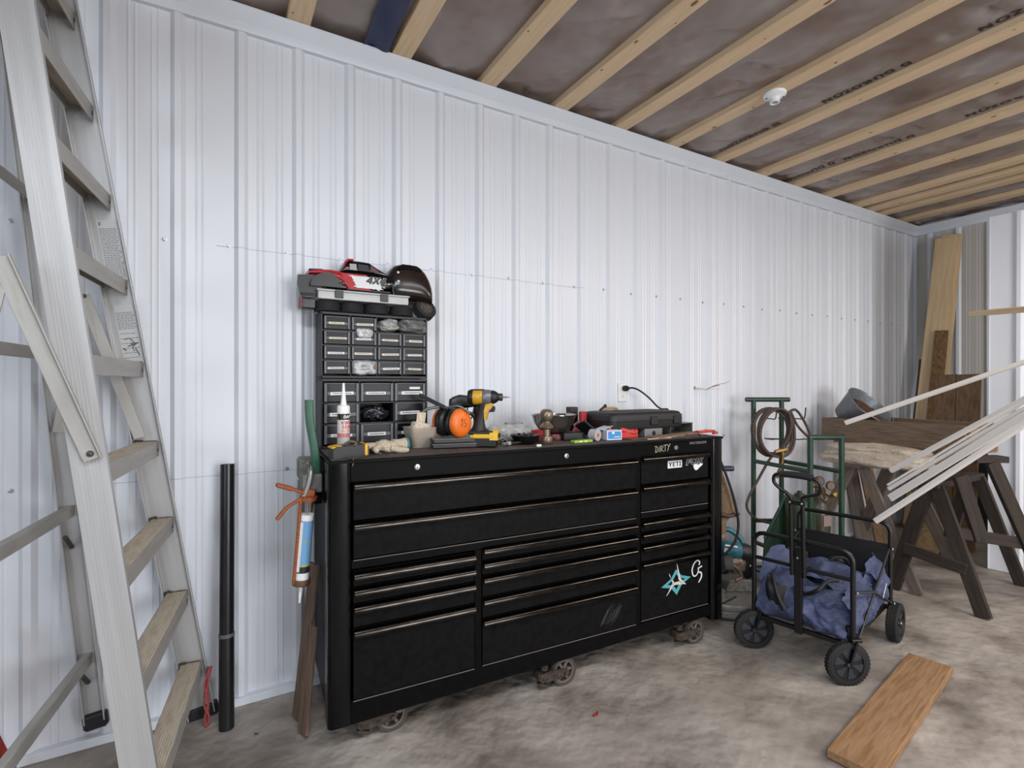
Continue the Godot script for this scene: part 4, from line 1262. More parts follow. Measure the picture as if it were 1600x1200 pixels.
	var c2 := Transform3D(Basis(V(1, 0, 0), -PI / 2).rotated(Vector3.UP, 0.72), V(-0.006, 0.054, -0.02))
	for q in [c1, c2]:
		var sq := q as Transform3D
		sq.basis = sq.basis * Basis.from_scale(V(0.92, 1, 1.06))
		put("cushion", B().lathe(sq, [V2(0.02, -0.03), V2(0.04, -0.036), V2(0.049, -0.028), V2(0.05, -0.018), V2(0.044, -0.01)], 26), mb, em)
		put("cup", B().lathe(sq, [V2(0.047, -0.014), V2(0.0505, -0.008), V2(0.0505, 0.0), V2(0.047, 0.008), V2(0.04, 0.016)], 26), mb, em)
		put("cup_cover", B().lathe(sq, [V2(0.0512, 0.0), V2(0.0512, 0.008), V2(0.047, 0.016), V2(0.038, 0.022), V2(0.022, 0.025), V2(0, 0.0255)], 26), org, em)
	var dg := B()
	for s in [[V2(-0.012, 0.014), V2(-0.004, 0.012)], [V2(-0.006, 0.018), V2(-0.008, -0.012)], [V2(-0.013, -0.004), V2(-0.006, -0.008)], [V2(0.012, 0.014), V2(0.002, 0.012), V2(0.001, 0.002), V2(0.011, 0.0), V2(0.012, -0.01), V2(0.002, -0.013)]]:
		var pts := []
		for e in s: pts.append(c1 * V(e.x, 0.0255, -e.y))
		dg.tube(pts, 0.0009, 5)
	note(put("marking", dg, mats["ink"], em), "black hand-drawn mark on the orange cup")
	put("headband", B().add(B().bar(V(-0.095, 0.155, -0.05), V(0.015, 0.1, 0.0), 0.024, 0.015, V(0.4, 0.9, 0), 0.003)).bar(V(0.0, 0.108, -0.01), V(0.07, 0.094, 0.03), 0.024, 0.008, V(0, 1, 0.3), 0.003).tube(smooth_path([V(0.07, 0.095, 0.03), V(0.105, 0.08, 0.02), V(0.118, 0.045, 0.01), V(0.128, 0.02, 0.0)]), 0.007, 7), mb, em)
	put("yoke", B().tube(smooth_path([V(-0.098, 0.06, -0.02), V(-0.075, 0.098, -0.02), V(-0.02, 0.112, -0.01)]), 0.006, 7), M("muff_steel", "7c8078", 0.35, 0.6), em)
	put("yoke", B().tube(smooth_path([V(0.0, 0.11, 0.03), V(0.05, 0.115, 0.055), V(0.09, 0.09, 0.06)]), 0.004, 6), M("muff_steel", "7c8078", 0.35, 0.6), em)
	driver()
	clutter()

func driver() -> void:
	var yel := N("driver_yellow", ["a77d1a", "c8981f", "d9a624"], V(9, 9, 9), 0.4)
	var dk := M("driver_black", "121110", 0.5)
	var d := thing("impact_driver", "yellow and black cordless impact driver standing on its battery", "power tool", tb(0.675, TOP, -0.15, -33))
	var ax := Transform3D(Basis(V(0, -1, 0), V(1, 0, 0), V(0, 0, 1)), V(0, 0.224, 0))
	put("motor_housing", B().lathe(ax, [V2(0, -0.062), V2(0.024, -0.061), V2(0.031, -0.055), V2(0.034, -0.04), V2(0.034, 0.002), V2(0.033, 0.006)], 26), yel, d)
	put("rear_cap", B().lathe(ax, [V2(0.0305, -0.0622), V2(0.033, -0.056), V2(0.0352, -0.046), V2(0.0345, -0.038)], 26).box(V(-0.02, 0.256, 0), V(0.06, 0.008, 0.036), 0.003), dk, d)
	put("gear_case", B().lathe(ax, [V2(0.0335, 0.005), V2(0.035, 0.008), V2(0.034, 0.03), V2(0.031, 0.042), V2(0.03, 0.046)], 26), M("gear_grey", "77757a", 0.4, 0.4), d)
	put("nose", B().lathe(ax, [V2(0.031, 0.044), V2(0.029, 0.058), V2(0.02, 0.072), V2(0.016, 0.074), V2(0.0145, 0.088), V2(0, 0.088)], 26), dk, d)
	put("collar", B().lathe(ax, [V2(0.0145, 0.078), V2(0.0175, 0.08), V2(0.0175, 0.09), V2(0.013, 0.094), V2(0, 0.094)], 20), M("collar_steel", "55504c", 0.35, 0.7), d)
	put("bit", B().lathe(ax, [V2(0.004, 0.09), V2(0.004, 0.113), V2(0.0022, 0.114), V2(0.0022, 0.127), V2(0, 0.13)], 8), mats["worn_steel"], d)
	var rings := []
	for q in [[0.2, 0.004, 0.024, 0.021], [0.17, 0.0, 0.022, 0.0185], [0.14, -0.006, 0.021, 0.018], [0.11, -0.012, 0.023, 0.02], [0.085, -0.014, 0.032, 0.026], [0.072, -0.012, 0.046, 0.032]]:
		var r := PackedVector3Array()
		for e in 16:
			var a := TAU * e / 16
			r.append(V(q[1] + cos(a) * q[2], q[0], sin(a) * q[3]))
		rings.append(r)
	put("grip", B().loft(rings), dk, d)
	put("grip_spine", B().prism(at(0.0, 0, 0), PackedVector2Array([V2(0.018, 0.205), V2(0.05, 0.196), V2(0.048, 0.178), V2(0.03, 0.16), V2(0.022, 0.12), V2(0.012, 0.12), V2(0.008, 0.2)]), 0.03), yel, d)
	put("trigger", B().prism(at(0, 0, 0), PackedVector2Array([V2(0.036, 0.186), V2(0.058, 0.182), V2(0.06, 0.172), V2(0.056, 0.158), V2(0.034, 0.156)]), 0.018), dk, d)
	put("foot", B().box(V(0.0, 0.066, 0), V(0.118, 0.018, 0.07), 0.006), dk, d)
	var bt := put("battery", B().box(V(0.006, 0.024, 0), V(0.128, 0.046, 0.076), 0.008), dk, d)
	put("battery_frame", B().prism(Transform3D(Basis(V(0, 0, 1), V(0, 1, 0), V(-1, 0, 0)), V(0.058, 0.046, 0)), PackedVector2Array([V2(-0.04, -0.012), V2(0.04, -0.012), V2(0.038, 0.018), V2(0.028, 0.03), V2(-0.028, 0.03), V2(-0.038, 0.018)]), 0.036), M("battery_yellow", "d9ac1c", 0.4), bt)
	put("battery_frame", B().box(V(0.0, 0.05, 0.034), V(0.1, 0.012, 0.014), 0.004), mats["battery_yellow"], bt)
	put("battery_frame", B().box(V(0.012, 0.05, 0), V(0.1, 0.022, 0.08), 0.006), mats["battery_yellow"], bt)
	put("release", B().box(V(0.078, 0.052, 0), V(0.006, 0.022, 0.044), 0.003), mats["rubber_black"], bt)
	# black clip behind the driver
	var h := thing("spray_gun", "black plastic trigger tool with curved hooks, behind the impact driver", "tool", tb(0.66, TOP, -0.32, 0))
	var pk := M("black_satin", "0f0f11", 0.4)
	put("body", B().loft([ring_rr(-0.075, 0.172, 0.212, 0.02, 0.014, 0), ring_rr(-0.06, 0.166, 0.222, 0.026, 0.018, 0), ring_rr(-0.03, 0.168, 0.232, 0.028, 0.02, 0), ring_rr(0.02, 0.172, 0.226, 0.028, 0.02, 0), ring_rr(0.075, 0.18, 0.21, 0.022, 0.016, 0)]), pk, h)
	for k in 3:
		var x := -0.035 + 0.033 * k
		put("hook", B().tube(smooth_path([V(x + 0.012, 0.174, 0.01), V(x + 0.008, 0.158, 0.012), V(x - 0.002, 0.146 - 0.012 * k, 0.012), V(x - 0.01, 0.142 - 0.012 * k, 0.012)]), 0.0035, 6), pk, h)
	put("stem", B().tube(smooth_path([V(0.06, 0.185, 0), V(0.058, 0.12, 0.0), V(0.05, 0.06, 0.0), V(0.03, 0.012, 0.01)]), [0.016, 0.0155, 0.015, 0.0145, 0.014, 0.013, 0.012, 0.012, 0.012, 0.012, 0.012, 0.012, 0.012, 0.012, 0.012, 0.012, 0.012, 0.012, 0.012], 10), pk, h)
	put("base", B().box(V(0.03, 0.008, 0.0), V(0.09, 0.015, 0.05), 0.004), pk, h)

func clutter() -> void:
	var red := M("tool_red", "a81f22", 0.4)
	var pl := M("plier_black", "121212", 0.45)
	# pliers beside the driver
	var pr := thing("pliers", "dark pliers with splayed handles beside the driver's battery", "pliers", tb(0.80, TOP + 0.012, -0.13, 25))
	for s in [-1.0, 1.0]:
		put("handle", B().tube(smooth_path([V(0.0, 0, 0), V(0.04, 0.0, s * 0.018), V(0.1, 0.0, s * 0.026), V(0.13, -0.002, s * 0.022)]), 0.007, 8), pl, pr)
		put("jaw", B().bar(V(0, 0, 0), V(-0.045, 0, s * 0.006), 0.01, 0.01, Vector3.UP, 0.002), mats["worn_steel"], pr)
	put("pivot", B().lathe(at(0, -0.007, 0), [V2(0, 0), V2(0.013, 0), V2(0.013, 0.014), V2(0, 0.016)], 14), mats["worn_steel"], pr)
	# clear bag of hardware
	var bg := thing("hardware_bag", "open clear plastic bag of small hardware behind the round tray", "bag", tb(0.90, TOP + 0.043, -0.33))
	put("film", B().blob(Transform3D.IDENTITY, V(0.24, 0.08, 0.13), 2.3, 0.03, 15.0, 31, 30, false), clear_mat(), bg)
	var hw := B()
	var rg := RandomNumberGenerator.new()
	rg.seed = 3
	for k in 60:
		var p := V(rg.randf_range(-0.1, 0.1), rg.randf_range(-0.04, -0.012), rg.randf_range(-0.05, 0.06))
		hw.bar(p, p + V(rg.randf_range(-0.02, 0.02), rg.randf_range(-0.004, 0.006), rg.randf_range(-0.02, 0.02)), 0.004, 0.004, V(0.1, 1, 0.2), 0.001)
	tag(put("hardware", hw, M("hardware_mix", "6f6d62", 0.4, 0.4), bg), "", "", "", "stuff")
	var tg := put("bag_tag", B().prism(at(0.03, 0.042, -0.01, 0, -80), rrect(0.1, 0.03, 0.01), 0.002), M("tag_dark", "3d3c3d", 0.4), bg)
	# loose green-grey connectors
	for k in 7:
		var o := thing("hose_fitting", ["olive hose fitting beside the yellow battery", "small brass fitting left of the round tray", "black fitting left of the round tray", "dull fitting behind the battery", "small grey fitting nearest the tray's rim", "pale green fitting among the loose ones", "black plastic connector behind the round tray"][k], "fitting", tb([0.765, 0.80, 0.815, 0.775, 0.835, 0.79, 0.92][k], TOP + 0.009, [-0.2, -0.2, -0.22, -0.25, -0.24, -0.24, -0.245][k], k * 50.0), "loose fittings on the chest")
		var mm: Material = [M("fit_olive", "6b6f4f", 0.5), mats["brass"], mats["plier_black"], mats["worn_steel"], mats["worn_steel"], mats["fit_olive"], mats["plier_black"]][k]
		var lx := at(-0.018, 0, 0, 0, 0, -90)
		put("barrel", B().lathe(lx, [V2(0, 0), V2(0.008, 0), V2(0.009, 0.004), V2(0.009, 0.014), V2(0.0065, 0.016), V2(0.0065, 0.036), V2(0, 0.038)], 12), mm, o)
		put("nut", B().lathe(lx, [V2(0.0065, 0.018), V2(0.0095, 0.018), V2(0.0095, 0.026), V2(0.0065, 0.026)], 6), mm, o)
	# magnetic tray with screws
	var tr := thing("parts_tray", "round black tray of loose screws on the chest top", "tray", tb(0.905, TOP, -0.165))
	put("dish", B().lathe(Transform3D.IDENTITY, [V2(0, 0.0), V2(0.045, 0.0), V2(0.052, 0.006), V2(0.062, 0.026), V2(0.072, 0.04), V2(0.074, 0.042), V2(0.073, 0.044), V2(0.068, 0.042), V2(0.058, 0.03), V2(0.046, 0.012), V2(0, 0.01)], 36), M("tray_black", "151517", 0.3, 0.3), tr)
	for k in 26:
		var a := rg.randf() * TAU
		var q := sqrt(rg.randf()) * 0.05
		var s := thing("screw", "loose screw in the round tray", "screw", tb(0.905 + cos(a) * q, TOP + 0.028 + rg.randf() * 0.018, -0.165 + sin(a) * q, rg.randf() * 360, 0, rg.randf_range(-35, 35)), "loose screws in the tray")
		put("shank", B().lathe(at(0, 0, 0, 0, 0, 90), [V2(0, -0.014), V2(0.002, -0.012), V2(0.0022, 0.012), V2(0.005, 0.014), V2(0.005, 0.016), V2(0, 0.0165)], 7), mats["worn_steel"] if k % 3 else pl, s)
	var wl := thing("paper_scrap", "tiny white scrap at the chest's front edge below the tray", "scrap", tb(0.9, TOP, -0.03, 10))
	put("scrap", B().blob(at(0, 0.006, 0), V(0.026, 0.012, 0.016), 4.0, 0.003, 60.0, 5, 5), mats["decal_white"], wl)
	# tow ball
	var hb := thing("tow_ball", "rusty steel tow hitch ball standing on its shank", "tow ball", tb(1.003, TOP, -0.135))
	var hm := N("hitch_steel", ["4c4037", "776759", "93826f", "5b4c40"], V(9, 9, 9), 0.35, 0.65, 0.02, 5)
	put("ball", B().lathe(Transform3D.IDENTITY, [V2(0.018, 0.098), V2(0.018, 0.104), V2(0.026, 0.112), V2(0.0315, 0.125), V2(0.033, 0.135), V2(0.0315, 0.146), V2(0.026, 0.157), V2(0.016, 0.163), V2(0.012, 0.164), V2(0, 0.164)], 30), hm, hb)
	put("flange", B().lathe(Transform3D.IDENTITY, [V2(0, 0.068), V2(0.024, 0.068), V2(0.033, 0.074), V2(0.034, 0.08), V2(0.024, 0.092), V2(0.0185, 0.1), V2(0, 0.1)], 28), hm, hb)
	put("shank", B().lathe(Transform3D.IDENTITY, [V2(0, 0), V2(0.0175, 0), V2(0.0175, 0.07), V2(0, 0.07)], 20), hm, hb)
	put("nut", B().lathe(Transform3D.IDENTITY, [V2(0.017, 0.002), V2(0.03, 0.002), V2(0.032, 0.006), V2(0.032, 0.03), V2(0.03, 0.034), V2(0.017, 0.034)], 6), hm, hb)
	# steel bowl on its red ring
	var bw := thing("mixing_bowl", "shiny stainless steel bowl behind the tow ball", "bowl", tb(1.13, TOP + 0.03, -0.28))
	put("bowl", B().lathe(Transform3D.IDENTITY, [V2(0, 0.0), V2(0.045, 0.0), V2(0.075, 0.02), V2(0.1, 0.055), V2(0.112, 0.092), V2(0.118, 0.096), V2(0.118, 0.098), V2(0.111, 0.097), V2(0.098, 0.058), V2(0.073, 0.024), V2(0.044, 0.004), V2(0, 0.004)], 44), M("stainless", "b4b4b0", 0.16, 0.95), bw)
	var rs := thing("red_spool", "dark red ring that the steel bowl sits on", "spool", tb(1.13, TOP, -0.28))
	put("ring", B().lathe(Transform3D.IDENTITY, [V2(0.03, 0), V2(0.068, 0), V2(0.07, 0.012), V2(0.062, 0.03), V2(0.03, 0.03), V2(0.03, 0.0)], 28), M("spool_red", "5f1c22", 0.4), rs)
	# red clamps round the bowl
	var r1 := thing("spring_clamp", "red spring clamp between the tray and the bowl", "clamp", tb(1.02, TOP, -0.235, 20), "red clamps on the chest")
	put("jaw", B().prism(at(0, 0.036, 0, 0, 0, -24), PackedVector2Array([V2(-0.045, -0.014), V2(0.0, -0.02), V2(0.045, -0.016), V2(0.05, 0.004), V2(0.02, 0.02), V2(-0.02, 0.016), V2(-0.048, 0.0)]), 0.026), red, r1)
	put("pad", B().box(V(-0.05, 0.018, 0), V(0.04, 0.02, 0.026), 0.004), M("pad_white", "d8d2cc", 0.6), r1)
	put("foot", B().box(V(0.02, 0.012, 0), V(0.07, 0.024, 0.03), 0.004), mats["tool_red"], r1)
	var r2 := thing("bar_clamp", "upright red clamp with a square post to the right of the bowl", "clamp", tb(1.345, TOP, -0.33, 0), "red clamps on the chest")
	put("post", B().box(V(0, 0.07, 0), V(0.036, 0.13, 0.03), 0.004), red, r2)
	put("arm", B().prism(at(-0.03, 0.03, 0), PackedVector2Array([V2(-0.08, -0.03), V2(0.02, -0.03), V2(0.02, 0.05), V2(-0.005, 0.05), V2(-0.03, 0.0), V2(-0.08, -0.012)]), 0.024), red, r2)
	put("knob", B().lathe(at(0.082, 0.085, 0.0, 0, 70), [V2(0, 0), V2(0.02, 0.002), V2(0.026, 0.012), V2(0.02, 0.026), V2(0, 0.028)], 14), M("knob_red", "8c2530", 0.35), r2)
	put("screw", B().tube([V(0.0, 0.06, 0.0), V(0.085, 0.085, 0.0)], 0.005, 8), mats["worn_steel"], r2)
	var bb := thing("black_canister", "small square black canister behind the red clamp", "container", tb(1.335, TOP, -0.42))
	put("body", B().box(V(0, 0.06, 0), V(0.052, 0.12, 0.05), 0.004), mats["black_satin"], bb)
	put("cap", B().box(V(0, 0.138, 0), V(0.05, 0.036, 0.048), 0.003), M("cap_brown", "2f211f", 0.5), bb)
	# boxes and packets in front
	var bc := thing("bit_case", "open black bit case of brass and steel bits, tilted on its edge", "bit case", tb(1.245, TOP, -0.215, -6))
	var tq := at(0.035, 0.058, 0.0, 0, 0, -38)
	tq.basis = tq.basis * Basis(V(1, 0, 0), -0.5)
	put("tray", B().add(B().box(V(0, 0, 0), V(0.085, 0.014, 0.075), 0.003), tq), pl, bc)
	put("edge", B().add(B().box(V(0.0, 0.004, -0.04), V(0.095, 0.02, 0.006), 0.002), tq).add(B().box(V(0.046, 0.004, 0.0), V(0.006, 0.02, 0.08), 0.002), tq), M("edge_grey", "8d8b8d", 0.4), bc)
	for k in 5:
		put("bit", B().add(B().lathe(at(-0.03 + 0.014 * k, 0.012, -0.025, 0, 90), [V2(0, 0), V2(0.004, 0), V2(0.004, 0.05), V2(0, 0.052)], 8), tq), M("bit_brass", "a18a5c", 0.35, 0.7) if k % 2 else mats["worn_steel"], bc)
	put("base", B().box(V(-0.05, 0.02, 0.0), V(0.12, 0.04, 0.085), 0.006), mats["driver_black"], bc)
	var gp := thing("green_packet", "lime green and white packet lying at the chest's front", "packet", tb(1.17, TOP, -0.085, 6))
	put("packet", B().box(V(0, 0.007, 0), V(0.115, 0.013, 0.035), 0.003), M("lime", "93b53f", 0.45), gp)
	for x in [-0.02, 0.012]:
		put("stripe", B().box(V(x, 0.0075, 0.0172), V(0.016, 0.008, 0.002), 0.001), M("pale_lime", "cfdcb8", 0.5), gp)
	var tl := thing("tape_roll", "roll of clear tape standing on edge in front of the bit case", "tape", tb(1.275, TOP, -0.125, 20))
	var rx := at(0, 0.029, 0, 0, 90)
	put("roll", B().lathe(rx, [V2(0.013, -0.02), V2(0.029, -0.02), V2(0.029, 0.02), V2(0.013, 0.02), V2(0.013, -0.02)], 28), M("tape_film", "a9a7ad", 0.25), tl)
	put("core", B().lathe(rx, [V2(0.006, -0.019), V2(0.013, -0.021), V2(0.013, 0.021), V2(0.006, 0.022), V2(0.006, -0.019)], 20), M("core_tan", "c98a5c", 0.6), tl)
	var bl := thing("small_box", "small white box with a bright blue label on its end", "box", tb(1.375, TOP, -0.115, -8))
	put("carton", B().box(V(0, 0.026, -0.03), V(0.086, 0.05, 0.11), 0.002), M("carton_white", "c9ccd2", 0.5), bl)
	put("label", B().box(V(0.0, 0.027, 0.0255), V(0.072, 0.036, 0.001), 0), M("label_blue", "1f7fc0", 0.4), bl)
	put("print", B().box(V(-0.008, 0.038, 0.0262), V(0.014, 0.01, 0.0006), 0).box(V(0.014, 0.018, 0.0262), V(0.034, 0.004, 0.0006), 0), mats["decal_white"], bl)
	put("flap", B().add(B().box(V(0, 0, 0), V(0.08, 0.002, 0.06), 0), at(-0.02, 0.06, -0.045, 15, 0, 14)), mats["carton_white"], bl)
	var rp := thing("red_strap", "red handled strap under the black tool case", "strap", tb(1.5, TOP, -0.14, 6))
	put("handle", B().tube(smooth_path([V(-0.12, 0.052, -0.03), V(-0.07, 0.056, -0.02), V(-0.02, 0.04, 0.0), V(0.03, 0.03, 0.01), V(0.055, 0.036, 0.0)]), 0.013, 8), M("strap_red", "c03a34", 0.45), rp)
	put("band", B().box(V(-0.01, 0.018, 0.0), V(0.14, 0.034, 0.03), 0.006), mats["strap_red"], rp)
	var tri := thing("putty_knife", "flat scraper blade under the red strap at the front edge", "scraper", tb(1.52, TOP, -0.09, 5))
	put("blade", B().box(V(0, 0.003, 0), V(0.13, 0.004, 0.05), 0.001), M("blade_brown", "75685a", 0.4, 0.5), tri)
	# black moulded tool case
	var cs := N("case_black", ["151515", "1c1c1b", "222120"], V(5, 5, 5), 0.55, 0, 0.02, 4)
	var tc := thing("tool_case", "flat black moulded plastic tool case lying on the chest", "tool case", tb(1.64, TOP + 0.045, -0.27, 3))
	var rings := []
	for q in [[0.0, 0.50, 0.235], [0.006, 0.52, 0.25], [0.042, 0.525, 0.255]]:
		var ring := PackedVector3Array()
		for e in rrect(q[1], q[2], 0.03, 4): ring.append(V(e.x, q[0], e.y))
		rings.append(ring)
	put("bottom_shell", B().loft(rings), cs, tc)
	rings = []
	for q in [[0.044, 0.53, 0.26], [0.07, 0.525, 0.255], [0.086, 0.505, 0.235], [0.09, 0.47, 0.2]]:
		var ring := PackedVector3Array()
		for e in rrect(q[1], q[2], 0.035, 5): ring.append(V(e.x, q[0], e.y))
		rings.append(ring)
	put("lid", B().loft(rings), cs, tc)
	put("raised_panel", B().box(V(0.02, 0.091, 0), V(0.3, 0.004, 0.12), 0.002), M("case_dusty", "3f3b38", 0.8), tc)
	for x in [0.03, 0.2]:
		put("latch", B().box(V(x, 0.042, 0.131), V(0.05, 0.045, 0.012), 0.004), cs, tc)
	put("hinge", B().bar(V(-0.22, 0.043, 0.13), V(0.22, 0.043, 0.13), 0.006, 0.005), cs, tc)
	for q in [V(-0.2, 0, 0.0), V(0.2, 0, 0.0)]:
		pass
	var sup := thing("steel_block", "block of grey steel with a round hole under the tool case", "steel part", tb(1.68, TOP, -0.19, 3))
	put("block", B().box(V(0, 0.022, 0), V(0.13, 0.044, 0.08), 0.003), M("block_grey", "8a8a8c", 0.4, 0.5), sup)
	put("bore", B().lathe(at(0.0, 0.018, 0.0405, 0, 90), [V2(0, 0.001), V2(0.013, 0.001), V2(0.013, 0)], 18), mats["black_plain"], sup)
	var su2 := thing("black_tool_box", "low black box under the left of the tool case", "box", tb(1.47, TOP, -0.29, 3))
	put("body", B().box(V(0, 0.022, 0), V(0.14, 0.043, 0.14), 0.004), mats["black_satin"], su2)
	# bits of strap on top of the case
	var yp := thing("strap_scrap", "yellow and black strap scrap lying on the tool case", "strap", tb(1.51, TOP + 0.135, -0.33, 0))
	put("strap", B().tube(smooth_path([V(-0.04, 0.004, 0.0), V(0.0, 0.014, 0.01), V(0.05, 0.012, 0.0), V(0.07, 0.004, 0.0)]), 0.008, 6), M("strap_tan", "a5885c", 0.7), yp)
	put("buckle", B().tube(smooth_path([V(-0.06, 0.004, 0.01), V(-0.035, 0.02, 0.01), V(-0.022, 0.032, 0.01), V(-0.01, 0.014, 0.0)]), 0.006, 6), pl, yp)
	# right end
	var gb := thing("junction_box", "open grey steel box at the chest's right end", "box", tb(1.93, TOP, -0.27, 3))
	put("box", B().box(V(0, 0.003, 0), V(0.18, 0.005, 0.14), 0.001).box(V(0.088, 0.03, 0), V(0.005, 0.058, 0.14), 0.001).box(V(-0.088, 0.03, 0), V(0.005, 0.058, 0.14), 0.001).box(V(0, 0.03, -0.068), V(0.18, 0.058, 0.005), 0.001).box(V(0, 0.059, 0), V(0.184, 0.004, 0.144), 0.001), M("galv", "77746f", 0.4, 0.5), gb)
	var cl := thing("clear_box", "small clear plastic box standing on the grey steel box", "box", tb(1.955, TOP + 0.062, -0.29, 3))
	put("shell", B().box(V(0, 0.024, 0), V(0.085, 0.046, 0.07), 0.003), M("clear_blue", "b9bfd4", 0.15), cl)
	put("edge", B().box(V(0.041, 0.024, 0.034), V(0.003, 0.048, 0.003), 0.001).box(V(-0.041, 0.024, 0.034), V(0.003, 0.048, 0.003), 0.001).box(V(0, 0.046, 0.034), V(0.085, 0.003, 0.003), 0.001), M("edge_clear", "8f939c", 0.2), cl)
	var cd := thing("cardboard_strip", "strip of brown cardboard lying along the chest's right front", "cardboard", tb(1.82, TOP, -0.09, 2))
	put("strip", B().add(B().box(V(0, 0, 0), V(0.42, 0.006, 0.07), 0.001), at(0, 0.012, 0, 0, 0, 2.2)).add(B().box(V(-0.03, 0, 0.0), V(0.3, 0.003, 0.06), 0.001), at(-0.03, 0.004, 0.012, 2)), N("cardboard", ["6c5748", "8a715e", "9a806c"], V(4, 6, 6), 0.85), cd)
	var pn := thing("thin_stick", "thin pale stick lying under the cardboard strip", "stick", tb(1.62, TOP + 0.003, -0.04, 1))
	put("stick", B().tube([V(-0.08, 0, 0.0), V(0.08, 0, 0.0)], 0.003, 6), M("stick_pale", "c2ad90", 0.6), pn)
	var r3 := thing("plastic_clip", "red plastic clip on the chest's right front corner", "clip", tb(2.0, TOP, -0.07, 8))
	put("clip", B().prism(at(0, 0.022, 0, 0, 90), PackedVector2Array([V2(-0.09, -0.02), V2(0.04, -0.026), V2(0.05, -0.008), V2(0.05, 0.01), V2(0.03, 0.02), V2(-0.09, 0.005)]), 0.012), M("clip_red", "b8382c", 0.35), r3)
	put("loop", B().tube(smooth_path([V(0.0, 0.012, 0.03), V(0.035, 0.014, 0.03), V(0.055, 0.014, 0.01), V(0.05, 0.02, -0.015), V(0.0, 0.024, -0.02)]), 0.007, 7), mats["clip_red"], r3)
	for k in 2:
		var sc := thing("loose_screw", ["bent brass screw hanging at the front edge below the cardboard", "small steel screw on the front edge near the red clip"][k], "screw", tb([1.775, 1.89][k], TOP + 0.001, -0.012, 30 + 60 * k, 0, -50 + 60 * k))
		put("shank", B().lathe(Transform3D.IDENTITY, [V2(0, 0), V2(0.0022, 0.002), V2(0.0024, 0.02), V2(0.005, 0.022), V2(0.005, 0.024), V2(0, 0.025)], 8), mats["brass"] if k == 0 else mats["worn_steel"], sc)

# ------------------------------------------------------------------ left side: ladder and leaning things
func near_rail(y: float) -> Vector3:
	return V(-0.327 - 0.135 * (y - 1.373), y, -1.782 - 0.06 * (y - 1.373))

func far_rail(y: float) -> Vector3:
	return V(-0.262 - 0.155 * (y - 1.373), y, -2.39 + 0.055 * (y - 1.373))

func rear_far(y: float) -> Vector3:
	return V(-0.39 - 0.088 * (y - 0.107), y, -2.44 + 0.02 * y)

func rear_near(y: float) -> Vector3:
	return V(near_rail(y).x - 0.34 + 0.07 * y, y, -1.68 - 0.04 * y)

func channel(w: float, f: float, t: float) -> PackedVector2Array:
	return PackedVector2Array([V2(-w / 2, 0), V2(w / 2, 0), V2(w / 2, f), V2(w / 2 - t, f), V2(w / 2 - t, t), V2(-w / 2 + t, t), V2(-w / 2 + t, f), V2(-w / 2, f)])

func rail(called: String, par: Node, mat: Material, a: Vector3, b: Vector3, w: float, f: float, inward: float) -> MeshInstance3D:
	var z := (b - a).normalized()
	var x := V(-inward, 0, 0)
	x = (x - z * x.dot(z)).normalized()
	var y := z.cross(x)
	var m := B().prism(Transform3D.IDENTITY, channel(w, f, 0.004), (b - a).length())
	for k in 7: # drawn ridges on the outer face
		m.box(V(w * 0.1 * (k - 3), 0.0, 0), V(0.005, 0.0012, (b - a).length() - 0.01), 0.0008)
	return put(called, m, mat, par, Transform3D(Basis(x, y, z), (a + b) * 0.5))

